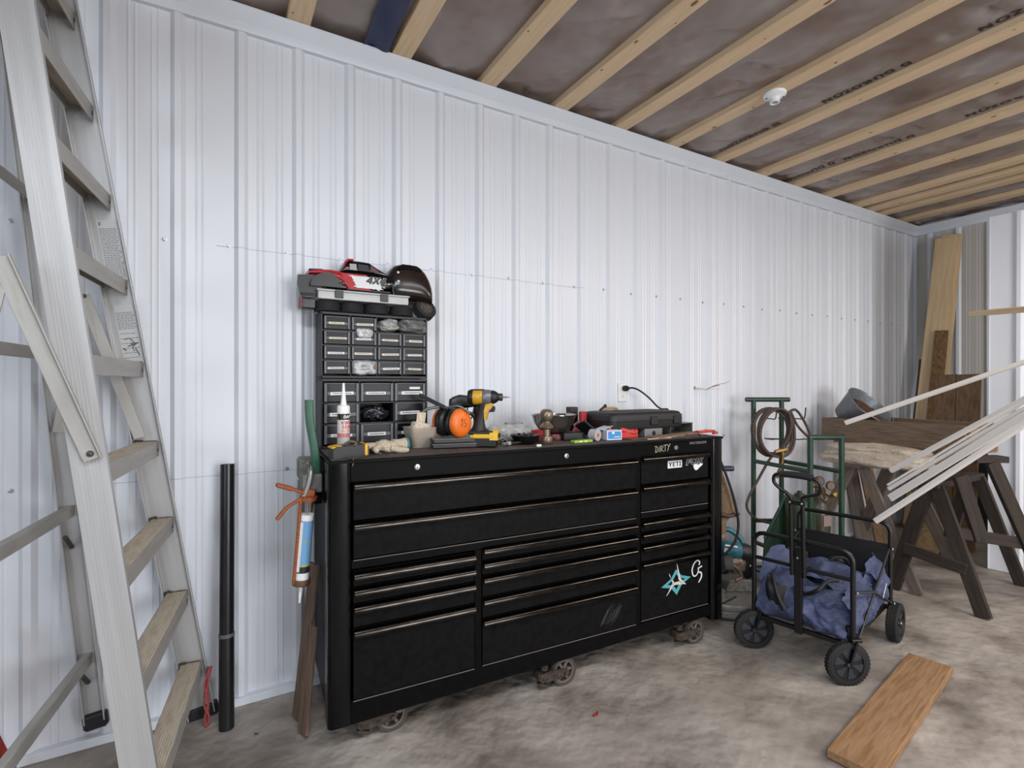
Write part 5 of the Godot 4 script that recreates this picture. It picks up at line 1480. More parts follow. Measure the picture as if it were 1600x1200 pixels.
func build_left() -> void:
	var alu := N("aluminium", ["a4a3a2", "abaaa9", "b3b2b1", "a7a6a4"], V(3, 3, 0.15), 0.4, 0.4, 0.01, 3)
	var alu2 := N("aluminium_step", ["96928b", "9f9b95", "a6a39d", "9b978f"], V(0.5, 3, 3), 0.5, 0.3, 0.012, 4)
	var tread := N("tread_dirt", ["9d907c", "aea18d", "b7ac9a", "a59885", "bcb2a2"], V(0.8, 4, 4), 0.75, 0.1, 0.015, 7)
	var dark := M("rivet", "4b4540", 0.5, 0.6)
	var l := thing("step_ladder", "tall folded aluminium step ladder leaning at the left of the white wall", "ladder")
	rail("rail", l, alu, near_rail(0.02), near_rail(2.9), 0.078, 0.032, -1.0)
	rail("rail", l, alu, far_rail(0.02), far_rail(2.9), 0.096, 0.03, 1.0)
	rail("rear_rail", l, alu, rear_far(0.12), rear_far(2.86), 0.062, 0.026, 1.0)
	rail("rear_rail", l, alu, rear_near(0.12), rear_near(2.86), 0.062, 0.026, -1.0)
	for p in [near_rail(0.0), far_rail(0.0)]:
		put("rubber_foot", B().box(p + V(0, 0.025, 0), V(0.115, 0.05, 0.03), 0.006, Basis(V(0, 0, 1), 0.15)), mats["rubber_black"], l)
	for p in [rear_far(0.1), rear_near(0.1)]:
		put("rubber_foot", B().box(p + V(0, 0.02, 0.008), V(0.075, 0.06, 0.036), 0.01, Basis(V(0, 0, 1), 0.1)), mats["rubber_black"], l)
	for k in 9:
		var y := 0.246 + 0.302 * k
		var a := near_rail(y) + V(0, 0, -0.012)
		var b := far_rail(y) + V(0, 0, 0.009)
		var x := (b - a).normalized()
		var zz := x.cross(Vector3.UP).normalized()
		var len := (b - a).length()
		var xf := Transform3D(Basis(x, zz.cross(x), zz), (a + b) * 0.5)
		var s := put("step", B().box(V(0, -0.028, 0.034), V(len, 0.056, 0.004), 0.001).box(V(0, -0.016, -0.034), V(len, 0.032, 0.004), 0.001), alu2, l, xf)
		var tr := B().box(V(0, -0.002, 0), V(len, 0.004, 0.07), 0.001)
		for e in 9:
			tr.box(V(0, 0.0006, -0.03 + 0.0075 * e), V(len - 0.004, 0.0012, 0.006), 0.0006)
		put("tread", tr, tread, s)
		if k < 6:
			put("rust", B().blob(at(len * 0.5 - 0.006, 0.004, -0.028), V(0.012, 0.008, 0.03), 2.2, 0.006, 90.0, k, 8).blob(at(len * 0.5 - 0.003, 0.002, 0.01), V(0.005, 0.004, 0.05), 2.2, 0.002, 90.0, k, 6), M("rust_dab", "4a3526", 0.9), s)
		for e in [-0.5, 0.5]:
			put("rivet", B().lathe(Transform3D(Basis(V(1, 0, 0), PI / 2), V(e * len * 0.93, -0.03, 0.036)), [V2(0, 0.004), V2(0.005, 0.003), V2(0.006, 0)], 8), dark, s)
	for y in [0.358, 0.912, 1.476, 2.02, 2.55]:
		var a := rear_near(y)
		var b := rear_far(y)
		var x := (b - a).normalized()
		var zz := x.cross(Vector3.UP).normalized()
		put("rear_brace", B().box(V(0, 0, 0.012), V((b - a).length(), 0.04, 0.004), 0.001).box(V(0, 0.018, 0), V((b - a).length(), 0.004, 0.026), 0.001), alu2, l, Transform3D(Basis(x, zz.cross(x), zz), (a + b) * 0.5))
	for y in [0.33, 0.84]:
		var p := rear_far(y)
		put("gusset", B().tube([p + V(0.0, -0.06, 0.012), p + V(-0.01, -0.01, 0.06)], 0.008, 6), M("gusset_dark", "4b4b40", 0.6, 0.3), l)
	# folding spreaders
	var nb := near_rail(1.17) + V(0.012, 0, 0.012)
	var sp := plank("spreader", l, alu2, nb, V(-0.466, 1.69, -1.735), 0.006, 0.042, V(0.6, 0.5, 0.0).normalized(), 0.001)
	put("flange", B().box(V(0, 0.02, -0.008), V((nb - V(-0.466, 1.69, -1.735)).length(), 0.004, 0.02), 0.001), alu2, sp)
	plank("spreader", l, alu2, V(-0.463, 1.685, -1.745), rear_near(1.12) + V(0, 0, 0.02), 0.006, 0.04, V(0.6, 0.5, 0.0).normalized(), 0.001)
	put("bolt", B().lathe(Transform3D(Basis(V(1, 0, 0), PI / 2), nb + V(-0.006, 0.016, 0.003)), [V2(0, 0.008), V2(0.007, 0.006), V2(0.009, 0)], 10), dark, l)
	var fb := far_rail(1.17) + V(-0.02, 0, 0.03)
	plank("spreader", l, alu2, fb, V(-0.408, 1.69, -2.335), 0.006, 0.036, V(0.6, 0.5, 0.0).normalized(), 0.001)
	plank("spreader", l, alu2, V(-0.408, 1.69, -2.345), rear_far(1.2) + V(0, 0, 0.03), 0.006, 0.036, V(0.6, 0.5, 0.0).normalized(), 0.001)
	put("bolt", B().lathe(Transform3D(Basis(V(1, 0, 0), PI / 2), V(-0.408, 1.685, -2.33)), [V2(0, 0.006), V2(0.006, 0.005), V2(0.008, 0)], 10), dark, l)
	# printed notices on the far rail's inner face
	var rg := RandomNumberGenerator.new()
	rg.seed = 8
	for q in [[1.86, 0.22, "F"], [1.55, 0.24, ""]]:
		var c := far_rail(q[0])
		var up := (far_rail(2.0) - far_rail(1.0)).normalized()
		var xx := V(1, 0, 0)
		xx = (xx - up * xx.dot(up)).normalized()
		var xf := Transform3D(Basis(xx, up, xx.cross(up)), c + V(0.008, 0, 0.0062))
		var nt := put("notice", B().box(Vector3.ZERO, V(0.064, q[1], 0.0006), 0), M("notice_pale", "aeadab", 0.5), l, xf)
		note(nt, "pale printed notice on the rail")
		var pm := B()
		var y: float = q[1] / 2 - 0.03
		while y > -q[1] / 2 + 0.01:
			var x := -0.028
			while x < 0.02:
				var e := rg.randf_range(0.003, 0.011)
				pm.box(V(x + e / 2, y, 0.0005), V(e, 0.0022, 0.0004), 0)
				x += e + 0.002
			y -= 0.006 if q[2] == "F" or y > 0.03 else 0.018
		if q[2] == "F":
			pm.text(Transform3D(Basis.IDENTITY, V(-0.022, q[1] / 2 - 0.014, 0.0005)), "F", 0.014, 0.0006)
		else:
			for e in 6:
				var p0 := V(rg.randf_range(-0.02, 0.02), rg.randf_range(-0.06, 0.0), 0.0006)
				pm.tube([p0, p0 + V(rg.randf_range(-0.015, 0.015), rg.randf_range(-0.02, 0.02), 0), p0 + V(rg.randf_range(-0.02, 0.02), rg.randf_range(-0.03, 0.0), 0)], 0.002, 5)
		put("print", pm, M("print_grey", "57565a", 0.6), nt)
	put("top_cap", B().box((near_rail(2.93) + far_rail(2.93) + rear_far(2.93) + rear_near(2.93)) * 0.25, V(0.3, 0.03, 0.44), 0.006), alu2, l)
	# red twine at the ladder's foot
	var tw := thing("twine", "frayed red twine hanging at the ladder's far foot", "twine", at(0.0, 0, 0.0))
	var red := M("twine_red", "8f3f3c", 0.8)
	for k in 4:
		var o := V(-0.035 + 0.006 * sin(k * 2.0), 0, -2.385 + 0.006 * cos(k * 2.0))
		put("strand", B().tube(smooth_path([o + V(0.012, 0.23, -0.02), o + V(0.004 * k - 0.006, 0.17, 0.0), o + V(0.006 - 0.004 * k, 0.1, 0.004), o + V(-0.006 + 0.006 * k, 0.04, 0), o + V(0.0, 0.004, 0.0)], 4), 0.0045, 5), red, tw)
	# red stand at the far left
	var js := thing("jack_stand", "red steel stand at the bottom left behind the ladder", "stand", at(-0.72, 0, -2.26, 10))
	var jr := N("stand_red", ["70231f", "8f322a", "9d3c31"], V(5, 5, 5), 0.4)
	for sx in [-1.0, 1.0]:
		for sz in [-1.0, 1.0]:
			put("leg", B().bar(V(sx * 0.13, 0.0, sz * 0.13), V(sx * 0.03, 0.4, sz * 0.03), 0.04, 0.005, V(sx, 0.3, 0), 0.001).bar(V(sx * 0.13, 0.0, sz * 0.13), V(sx * 0.03, 0.4, sz * 0.03), 0.005, 0.04, V(sx, 0.3, 0), 0.001), jr, js)
	put("collar", B().box(V(0, 0.4, 0), V(0.09, 0.06, 0.09), 0.005), jr, js)
	put("post", B().lathe(at(0, 0.4, 0), [V2(0.022, 0), V2(0.022, 0.1), V2(0.045, 0.11), V2(0.045, 0.13), V2(0, 0.13)], 16), dark, js)
	for y in [0.12, 0.24]:
		put("web", B().box(V(0, y, 0.1 - 0.25 * (y - 0.12)), V(0.22 - 0.4 * (y - 0.1), 0.03, 0.005), 0.001).box(V(0.1 - 0.25 * (y - 0.12), y, 0), V(0.005, 0.03, 0.22 - 0.4 * (y - 0.1)), 0.001), jr, js)
	# black pipe against the wall
	var bp := N("abs_pipe", ["0c0c0d", "121213", "19191a", "0f0f10"], V(5, 1.5, 5), 0.38)
	var pp := thing("black_pipe", "black plastic pipe of two joined lengths standing against the white wall", "pipe")
	put("pipe", B().tube([V(0.035, 0.0, -2.34), V(0.036, 0.36, -2.372)], 0.028, 20), bp, pp)
	put("pipe", B().tube([V(0.036, 0.355, -2.3715), V(0.04, 1.04, -2.432)], 0.027, 20), M("pipe_satin", "161618", 0.3), pp)
	put("joint", B().tube([V(0.036, 0.352, -2.3712), V(0.036, 0.366, -2.3725)], 0.0292, 20), M("joint_grey", "55555a", 0.5), pp)
	put("mouth", B().tube([V(0.0399, 1.034, -2.4315), V(0.04, 1.0405, -2.432)], 0.0245, 18), mats["black_plain"], pp)
	# boards beside the chest
	var wn: Material = mats["walnut"]
	tag(plank("board", self, wn, V(0.292, 0.012, -2.135), V(0.333, 0.41, -2.165), 0.066, 0.014, V(-0.9, 0.1, 0.3)), "shorter thin dark board leaning beside the chest's left end, in front of the longer board", "board", "boards at the chest's left end")
	used["board"] = 1
	tag(plank("board_001", self, wn, V(0.285, 0.012, -2.24), V(0.352, 0.63, -2.24), 0.075, 0.014, V(-0.9, 0.1, 0.25)), "longer thin dark board leaning on the chest's left end, behind the shorter board", "board", "boards at the chest's left end")
	used["board"] = 2
	# caulking gun hanging from the clamp
	var Yd := (V(0.311, 0.972, -2.107) - V(0.283, 0.605, -2.12)).normalized()
	var Xd := V(1, 0, 0.3)
	Xd = (Xd - Yd * Xd.dot(Yd)).normalized()
	var g := thing("caulking_gun", "rusty orange caulking gun hanging from the grey clamp on the chest", "caulking gun", Transform3D(Basis(Xd, Yd, Xd.cross(Yd)), V(0.283, 0.6, -2.118)))
	var orr := N("gun_orange", ["5f3a24", "8d4d2a", "a8592d", "74452c"], V(9, 9, 9), 0.6, 0.2, 0.02, 5)
	put("front_cap", B().lathe(at(0, 0, 0), [V2(0.008, 0), V2(0.032, 0.0), V2(0.034, 0.004), V2(0.034, 0.022), V2(0.031, 0.024), V2(0.008, 0.004)], 22), M("cap_copper", "8a6a55", 0.4, 0.7), g)
	put("frame_rod", B().tube([V(-0.03, 0.01, -0.012), V(-0.03, 0.33, -0.012)], 0.005, 7).tube([V(0.012, 0.01, -0.03), V(0.012, 0.33, -0.03)], 0.005, 7).tube([V(-0.024, 0.01, 0.02), V(-0.024, 0.33, 0.02)], 0.006, 7), orr, g)
	put("rear_plate", B().lathe(at(0, 0.325, 0), [V2(0, 0), V2(0.032, 0), V2(0.033, 0.004), V2(0.033, 0.016), V2(0, 0.018)], 20), orr, g)
	put("plunger", B().tube([V(0, 0.26, 0), V(0, 0.46, 0)], 0.004, 7).tube([V(0, 0.46, 0), V(0.0, 0.47, 0.012), V(-0.01, 0.475, 0.035)], 0.004, 7), mats["worn_steel"], g)
	put("handle", B().bar(V(0.0, 0.345, 0.0), V(-0.06, 0.375, 0.03), 0.02, 0.012, V(0, 1, 0), 0.004).bar(V(-0.055, 0.372, 0.028), V(-0.11, 0.392, 0.055), 0.024, 0.016, V(0, 1, 0), 0.005).box(V(0, 0.355, 0), V(0.05, 0.03, 0.03), 0.006), orr, g)
	put("trigger", B().bar(V(-0.01, 0.345, 0.01), V(-0.075, 0.3, 0.035), 0.016, 0.012, V(0, 1, 0), 0.004).bar(V(-0.07, 0.305, 0.034), V(-0.1, 0.26, 0.05), 0.018, 0.013, V(0, 1, 0), 0.005), orr, g)
	var ct := thing("sealant_cartridge", "blue and white sealant cartridge held in the orange caulking gun", "cartridge", g.transform)
	put("tube", B().lathe(at(0, 0.022, 0), [V2(0, 0), V2(0.0255, 0), V2(0.0255, 0.25), V2(0, 0.25)], 24), mats["plastic_white"], ct)
	var arc := B()
	arc.lathe(at(0, 0.05, 0), [V2(0.0255, 0), V2(0.0258, 0), V2(0.0258, 0.2), V2(0.0255, 0.2)], 24)
	put("label", arc, M("cartridge_blue", "6f9cc4", 0.45), ct)
	put("label", B().box(V(-0.013, 0.15, 0.0225), V(0.012, 0.19, 0.002), 0.0, Basis(Vector3.UP, -0.52)), mats["plastic_white"], ct)
	put("print", B().lathe(at(0, 0.05, 0), [V2(0.0257, 0), V2(0.026, 0), V2(0.026, 0.028), V2(0.0257, 0.028)], 24), M("cartridge_black", "23252a", 0.5), ct)
	put("print", B().lathe(at(0, 0.075, 0), [V2(0.0257, 0), V2(0.0261, 0), V2(0.0261, 0.008), V2(0.0257, 0.008)], 24).lathe(at(0, 0.17, 0), [V2(0.0257, 0), V2(0.0261, 0), V2(0.0261, 0.003), V2(0.0257, 0.003)], 24), M("cartridge_lime", "a9a85e", 0.5), ct)
	put("nozzle", B().lathe(at(0, 0.004, 0, 0, 180), [V2(0, 0), V2(0.009, 0), V2(0.008, 0.02), V2(0.0055, 0.055), V2(0.004, 0.075), V2(0, 0.075)], 14), mats["plastic_white"], ct)

# ------------------------------------------------------------------ green welding cart
func build_cart() -> void:
	var gr := N("cart_green", ["10251a", "173322", "1d3f2a", "142c1e"], V(4, 4, 4), 0.42, 0.0, 0.02, 5)
	var c := thing("welding_cart", "green tubular steel cart for gas cylinders standing by the white wall", "cart")
	var rl := V(3.315, 0, -2.30)
	var rr := V(3.488, 0, -2.20)
	var fl := V(3.215, 0, -1.84)
	var fr := V(3.385, 0, -1.742)
	var up := Vector3.UP
	for p in [[rl, 1.26], [rr, 1.26], [fl, 1.045], [fr, 1.045]]:
		put("post", B().tube([p[0] + up * 0.05, p[0] + up * p[1]], 0.0165, 12), gr, c)
	var w := (rr - rl).normalized()
	put("handle", B().tube([rl - w * 0.055 + up * 1.262, rr + w * 0.055 + up * 1.262], 0.0165, 12), gr, c)
	put("handle", B().tube([fl - w * 0.012 + up * 1.04, fr + w * 0.012 + up * 1.04], 0.0165, 12), gr, c)
	for y in [0.825, 0.25]:
		put("rail", B().tube([rl + up * y, fl + up * y], 0.0145, 10), gr, c)
		put("rail", B().tube([rr + up * y, fr + up * y], 0.0145, 10), gr, c)
	put("rail", B().tube([rl + up * 0.4, rr + up * 0.4], 0.0145, 10).tube([fl + up * 0.2, fr + up * 0.2], 0.0145, 10), gr, c)
	var mid := (rl + fr) * 0.5
	put("base_plate", B().box(mid + up * 0.055, V(0.2, 0.012, 0.52), 0.002, Basis(up, -0.21)), gr, c)
	for p in [rl - w * 0.06, rr + w * 0.06]:
		var xf := Transform3D(Basis(w.cross(up), w, -up).orthonormalized(), p + up * 0.11)
		var wh := put("wheel", B().lathe(xf, [V2(0.05, -0.02), V2(0.095, -0.022), V2(0.11, -0.014), V2(0.11, 0.014), V2(0.095, 0.022), V2(0.05, 0.02), V2(0.05, -0.02)], 28), mats["rubber_black"], c)
		put("hub", B().lathe(xf, [V2(0, -0.025), V2(0.05, -0.015), V2(0.05, 0.015), V2(0, 0.025)], 20), mats["worn_steel"], wh)
	# guard sheet of the cart
	var gd := B()
	var gx := Transform3D(Basis(V(0.866, 0, 0.5), up, V(-0.5, 0, 0.866)), V(3.30, 0, -2.045))
	gd.prism(gx, PackedVector2Array([V2(-0.17, 0.06), V2(-0.15, 0.34), V2(0.0, 0.64), V2(0.03, 0.64), V2(0.03, 0.06)]), 0.006)
	gd.tube([gx * V(-0.15, 0.34, 0.006), gx * V(0.0, 0.64, 0.006)], 0.012, 8)
	put("guard", gd, gr, c)
	for k in 2:
		put("hook", B().tube(smooth_path([rl + w * (0.075 + 0.2 * k) + V(-0.02, 1.13, 0.07), rl + w * (0.075 + 0.2 * k) + V(-0.02, 1.135, 0.10), rl + w * (0.075 + 0.2 * k) + V(-0.02, 1.21, 0.11)]), 0.0045, 6).tube([rl + w * (0.075 + 0.1 * k) + V(0, 1.13, 0), rl + w * (0.075 + 0.2 * k) + V(-0.02, 1.13, 0.07)], 0.0045, 6), mats["rivet"], c)
		put("hook", B().tube(smooth_path([rl + w * (0.08 + 0.19 * k) + V(-0.02, 0.985, 0.07), rl + w * (0.1 + 0.19 * k) + V(-0.02, 0.99, 0.10), rl + w * (0.115 + 0.19 * k) + V(-0.02, 0.965, 0.11), rl + w * (0.115 + 0.19 * k) + V(-0.02, 0.91, 0.11)]), 0.0045, 6).tube([rl + w * 0.08 + V(0, 0.985, 0), rl + w * (0.08 + 0.19 * k) + V(-0.02, 0.985, 0.07)], 0.0045, 6), mats["rivet"], c)
	# cylinders
	var cyl := N("cylinder_olive", ["222c1d", "2c3825", "35422c", "27321f"], V(4, 4, 4), 0.45, 0.1, 0.02, 5)
	var a := thing("gas_cylinder", "squat olive green gas cylinder strapped in the cart", "gas cylinder", at(3.345, 0.062, -1.985), "gas cylinders in the cart")
	put("body", B().lathe(Transform3D.IDENTITY, [V2(0, 0), V2(0.086, 0), V2(0.096, 0.012), V2(0.096, 0.5), V2(0.092, 0.53), V2(0.078, 0.555), V2(0.05, 0.568), V2(0.03, 0.57), V2(0.03, 0.585), V2(0, 0.585)], 32), cyl, a)
	put("valve", B().lathe(at(0, 0.58, 0), [V2(0.016, 0), V2(0.016, 0.02), V2(0.01, 0.024), V2(0, 0.025)], 10), mats["cylinder_olive"], a)
	var b := thing("gas_cylinder", "darker gas cylinder with brass regulators and a pale label, nearer the wagon", "gas cylinder", at(3.5, 0.0, -1.955), "gas cylinders in the cart")
	put("body", B().lathe(Transform3D.IDENTITY, [V2(0, 0), V2(0.07, 0), V2(0.077, 0.01), V2(0.077, 0.50), V2(0.07, 0.55), V2(0.05, 0.59), V2(0.025, 0.61), V2(0.02, 0.615), V2(0.02, 0.64), V2(0, 0.64)], 28), N("cylinder_dark", ["2a2820", "3d3a2f", "48442f", "333026"], V(5, 5, 5), 0.4, 0.2), b)
	put("label", B().box(V(-0.018, 0.47, 0.073), V(0.06, 0.07, 0.006), 0.002, Basis(up, -0.25)), M("label_rose", "8a726c", 0.5), b)
	put("valve", B().lathe(at(0, 0.64, 0), [V2(0.016, 0), V2(0.016, 0.03), V2(0.024, 0.035), V2(0.024, 0.05), V2(0.012, 0.055), V2(0, 0.055)], 10), mats["brass"], b)
	var rg := thing("gas_regulator", "brass pressure regulator with two gauges on the darker cylinder", "regulator", at(3.5, 0.0, -1.955))
	put("body", B().lathe(at(-0.045, 0.67, 0.04, 0, 90), [V2(0, 0.03), V2(0.022, 0.028), V2(0.026, 0.02), V2(0.026, 0.0), V2(0, -0.01)], 16).tube([V(-0.045, 0.67, 0.03), V(0, 0.67, 0.0)], 0.01, 8).tube([V(-0.045, 0.67, 0.05), V(-0.075, 0.63, 0.09)], 0.009, 8), mats["brass"], rg)
	for q in [[-0.075, 0.735, 0.05, 0.034], [0.025, 0.70, 0.07, 0.03]]:
		var gxf := Transform3D(Basis(up, -0.5) * Basis(V(1, 0, 0), PI / 2), V(q[0], q[1], q[2]))
		var ga := put("gauge", B().lathe(gxf, [V2(0, -0.012), V2(q[3] * 0.9, -0.012), V2(q[3], -0.006), V2(q[3], 0.01), V2(q[3] * 0.92, 0.013), V2(q[3] * 0.9, 0.008), V2(0, 0.008)], 22), M("gauge_brass", "6f5b3e", 0.35, 0.8), rg)
		put("dial", B().lathe(gxf, [V2(0, 0.0095), V2(q[3] * 0.88, 0.0095), V2(q[3] * 0.88, 0.0085)], 22), M("dial_face", "6a5a4a", 0.3), ga)
	put("knob", B().lathe(at(0.03, 0.64, 0.08, -30, 80), [V2(0, 0), V2(0.014, 0), V2(0.018, 0.01), V2(0.018, 0.035), V2(0.012, 0.04), V2(0, 0.04)], 12).tube(smooth_path([V(0.0, 0.64, 0.05), V(0.05, 0.62, 0.06), V(0.08, 0.63, 0.05)]), 0.009, 7), mats["brass"], rg)
	# hoses
	var hm := N("hose_brown", ["2f241f", "46372f", "54443a", "3a2d26"], V(8, 8, 8), 0.6)
	var hs := thing("gas_hose", "brown rubber twin hose coiled on the green cart's hooks", "hose")
	var R := V(0.866, 0, 0.5)
	var F := V(-0.5, 0, 0.866)
	var C := V(3.343, 1.045, -2.165)
	for k in 5:
		var pts := []
		for e in 33:
			var t := TAU * e / 32.0
			var rx := 0.118 + 0.008 * sin(k * 2.1)
			var ry := 0.158 + 0.008 * cos(k * 1.7)
			pts.append(C + R * (cos(t) * rx + 0.007 * (k - 2) * sin(t * 0.5) + 0.003 * (k - 2)) + up * (sin(t) * ry - 0.003 * k + 0.007 * cos(t * 2.0 + k)) + F * (0.014 * (k - 2) + 0.006 * sin(t * 2.0 + k)))
		put("coil", B().tube(pts, 0.0098, 8, false), hm, hs)
	put("loop", B().tube(smooth_path([C + R * 0.10 + up * 0.13, C + R * 0.15 + up * 0.15, C + R * 0.2 + up * 0.09, C + R * 0.245 + up * 0.0, C + R * 0.25 - up * 0.035, C + R * 0.22 - up * 0.02, C + R * 0.165 + up * 0.04, C + R * 0.13 + up * 0.11, C + R * 0.115 + up * 0.145]), 0.009, 8), hm, hs)
	put("loop", B().tube(smooth_path([C + R * 0.09 + up * 0.14 + F * 0.03, C + R * 0.1 + up * 0.02 + F * 0.04, C + R * 0.05 - up * 0.1 + F * 0.03, C - R * 0.03 - up * 0.18 + F * 0.02, C - R * 0.1 - up * 0.32, C - R * 0.17 - up * 0.45, C - R * 0.185 - up * 0.53, C - R * 0.13 - up * 0.60, C - R * 0.03 - up * 0.635, V(3.37, 0.40, -2.01), V(3.43, 0.42, -1.95), V(3.47, 0.6, -1.93)]), 0.009, 8), hm, hs)
	var tc := thing("torch", "brass cutting torch hanging from the coiled hose", "torch")
	put("tube", B().tube(smooth_path([C + R * 0.03 - up * 0.12 + F * 0.05, C + R * 0.035 - up * 0.2 + F * 0.05, C + R * 0.01 - up * 0.27 + F * 0.05]), 0.009, 8).tube([C + R * 0.045 - up * 0.1 + F * 0.055, C + R * 0.02 - up * 0.27 + F * 0.055], 0.005, 6), mats["brass"], tc)
	put("head", B().tube([C + R * 0.012 - up * 0.26 + F * 0.05, C - R * 0.002 - up * 0.315 + F * 0.05], [0.012, 0.007], 10), mats["brass"], tc)
	put("valve", B().bar(C - R * 0.02 - up * 0.135 + F * 0.05, C + R * 0.07 - up * 0.115 + F * 0.05, 0.02, 0.022, up, 0.005), M("brass_worn", "8f7147", 0.4, 0.8), tc)

# ------------------------------------------------------------------ folding wagon
func build_wagon() -> void:
	var X := V(0.98, 0, -0.2)
	var Z := V(0.2, 0, 0.98)
	var WX := Transform3D(Basis(X, Vector3.UP, Z), V(2.4745, 0, -1.4645))
	var bk := M("wagon_black", "0a0a0b", 0.35)
	var sv := M("wagon_bolt", "a8a8a8", 0.3, 0.8)
	var o := thing("folding_wagon", "black framed folding wagon with a collapsed blue fabric liner", "wagon", WX)
	var arch := func(x: float, yb: float, yt: float, hz: float) -> Array:
		var p := [V(x, yb, -hz), V(x, yt - 0.07, -hz)]
		for k in 5:
			var a := PI / 2 * k / 4.0
			p.append(V(x, yt - 0.05 + 0.05 * sin(a), -hz + 0.05 - 0.05 * cos(a)))
		for k in 5:
			var a := PI / 2 * k / 4.0
			p.append(V(x, yt - 0.05 + 0.05 * cos(a), hz - 0.05 + 0.05 * sin(a)))
		p.append(V(x, yt - 0.07, hz)); p.append(V(x, yb, hz))
		return p
	put("front_frame", B().tube(arch.call(0.0, 0.165, 0.605, 0.222), 0.0115, 10), bk, o)
	put("rear_frame", B().tube(arch.call(0.63, 0.165, 0.625, 0.228), 0.0115, 10), bk, o)
	put("crossbar", B().tube([V(0, 0.475, -0.222), V(0, 0.475, 0.222)], 0.01, 8), bk, o)
	put("crossbar", B().tube([V(0.63, 0.50, -0.228), V(0.63, 0.50, 0.228)], 0.01, 8), bk, o)
	for x in [0.0, 0.63]:
		put("crossbar", B().box(V(x, 0.172, 0), V(0.022, 0.022, 0.45), 0.004), bk, o)
	for z in [-0.2, 0.2]:
		put("side_rail", B().box(V(0.315, 0.17, z), V(0.62, 0.02, 0.02), 0.004), bk, o)
		put("side_strut", B().tube([V(0.63, 0.49, z * 1.12), V(0.03, 0.185, z * 1.16)], 0.006, 7).tube([V(0.32, 0.34, z * 1.14), V(0.62, 0.20, z * 1.18)], 0.0075, 7).tube([V(0.0, 0.42, z * 1.14), V(0.32, 0.34, z * 1.16)], 0.0075, 7), M("strut_dark", "3a3a3b", 0.3, 0.6), o)
		for q in [V(0.02, 0.188, z * 1.2), V(0.62, 0.2, z * 1.24), V(0.62, 0.49, z * 1.2), V(0.0, 0.42, z * 1.2)]:
			put("bolt", B().lathe(Transform3D(Basis(V(1, 0, 0), PI / 2 * signf(z)), q), [V2(0, 0.006), V2(0.006, 0.004), V2(0.008, 0)], 10), sv, o)
	# back panel of black mesh cloth
	var bp := func(a: float, b: float) -> Vector3:
		return V(0.622 - 0.006 * sin(a * PI), lerpf(0.27, 0.502, b), lerpf(-0.218, 0.218, a))
	put("back_panel", B().sheet(bp, 10, 6), M("mesh_black", "0d0d0e", 0.8, 0.0, true), o)
	put("badge", B().lathe(Transform3D(Basis(V(0, 0, 1), PI / 2), V(0.6, 0.345, -0.02)), [V2(0, 0.006), V2(0.015, 0.006), V2(0.045, 0.003), V2(0.048, 0)], 26), M("badge_dark", "26262a", 0.4), o)
	put("badge_boss", B().lathe(Transform3D(Basis(V(0, 0, 1), PI / 2), V(0.594, 0.345, -0.02)), [V2(0, 0.004), V2(0.014, 0.003), V2(0.016, 0)], 18), M("boss_grey", "8b8b8d", 0.35), o)
	# pull handle
	put("handle_post", B().box(V(-0.022, 0.37, 0.0), V(0.022, 0.42, 0.036), 0.005), bk, o)
	put("handle_bracket", B().box(V(-0.014, 0.475, 0), V(0.034, 0.04, 0.075), 0.005), bk, o)
	put("handle_bracket", B().box(V(-0.014, 0.545, 0), V(0.03, 0.035, 0.07), 0.005), bk, o)
	for z in [-0.027, 0.027]:
		put("handle_pole", B().tube([V(-0.03, 0.44, z), V(-0.05, 0.805, z)], 0.0095, 10), bk, o)
	put("handle_bracket", B().box(V(-0.0505, 0.80, 0), V(0.022, 0.022, 0.08), 0.004), bk, o)
	put("handle_loop", B().tube(smooth_path([V(-0.05, 0.80, -0.027), V(-0.052, 0.83, -0.03), V(-0.054, 0.86, -0.075), V(-0.056, 0.885, -0.1), V(-0.058, 0.915, -0.1), V(-0.059, 0.93, -0.082), V(-0.06, 0.932, -0.06)]), 0.0085, 9).tube(smooth_path([V(-0.05, 0.80, 0.027), V(-0.052, 0.83, 0.03), V(-0.054, 0.845, 0.065), V(-0.056, 0.86, 0.1), V(-0.058, 0.895, 0.108), V(-0.059, 0.922, 0.09), V(-0.06, 0.93, 0.06)]), 0.0085, 9), bk, o)
	put("grip", B().tube(smooth_path([V(-0.06, 0.932, -0.07), V(-0.06, 0.934, -0.03), V(-0.06, 0.934, 0.03), V(-0.06, 0.929, 0.075)]), 0.0165, 12), M("grip_rubber", "1d1b1d", 0.5), o)
	for q in [V(-0.062, 0.80, -0.027), V(-0.062, 0.80, 0.027), V(-0.036, 0.475, -0.027), V(-0.036, 0.475, 0.027), V(-0.036, 0.53, 0.0)]:
		put("bolt", B().lathe(Transform3D(Basis(V(0, 0, 1), PI / 2), q), [V2(0, 0.005), V2(0.005, 0.004), V2(0.0065, 0)], 10), sv, o)
	# wheels
	var rub := N("wagon_tire", ["121111", "1b1a19", "161515"], V(9, 9, 9), 0.8)
	var hubm := M("wagon_hub", "2b2d34", 0.45)
	var hub2 := M("wagon_hub_dark", "070708", 0.5)
	for q in [[V(-0.005, 0, -0.222), -44.0, 0.098, 0.034], [V(-0.02, 0, 0.205), -40.0, 0.098, 0.034], [V(0.635, 0, 0.25), 0.0, 0.1, 0.052], [V(0.635, 0, -0.25), 0.0, 0.1, 0.052]]:
		var p: Vector3 = q[0]
		var r: float = q[2]
		var wd: float = q[3]
		var h := wd / 2
		var wx := Node3D.new()
		wx.name = "wheel"
		wx.transform = Transform3D(Basis(Vector3.UP, deg_to_rad(q[1])) * Basis(V(1, 0, 0), PI / 2), p + V(0, r, 0))
		o.add_child(wx, true)
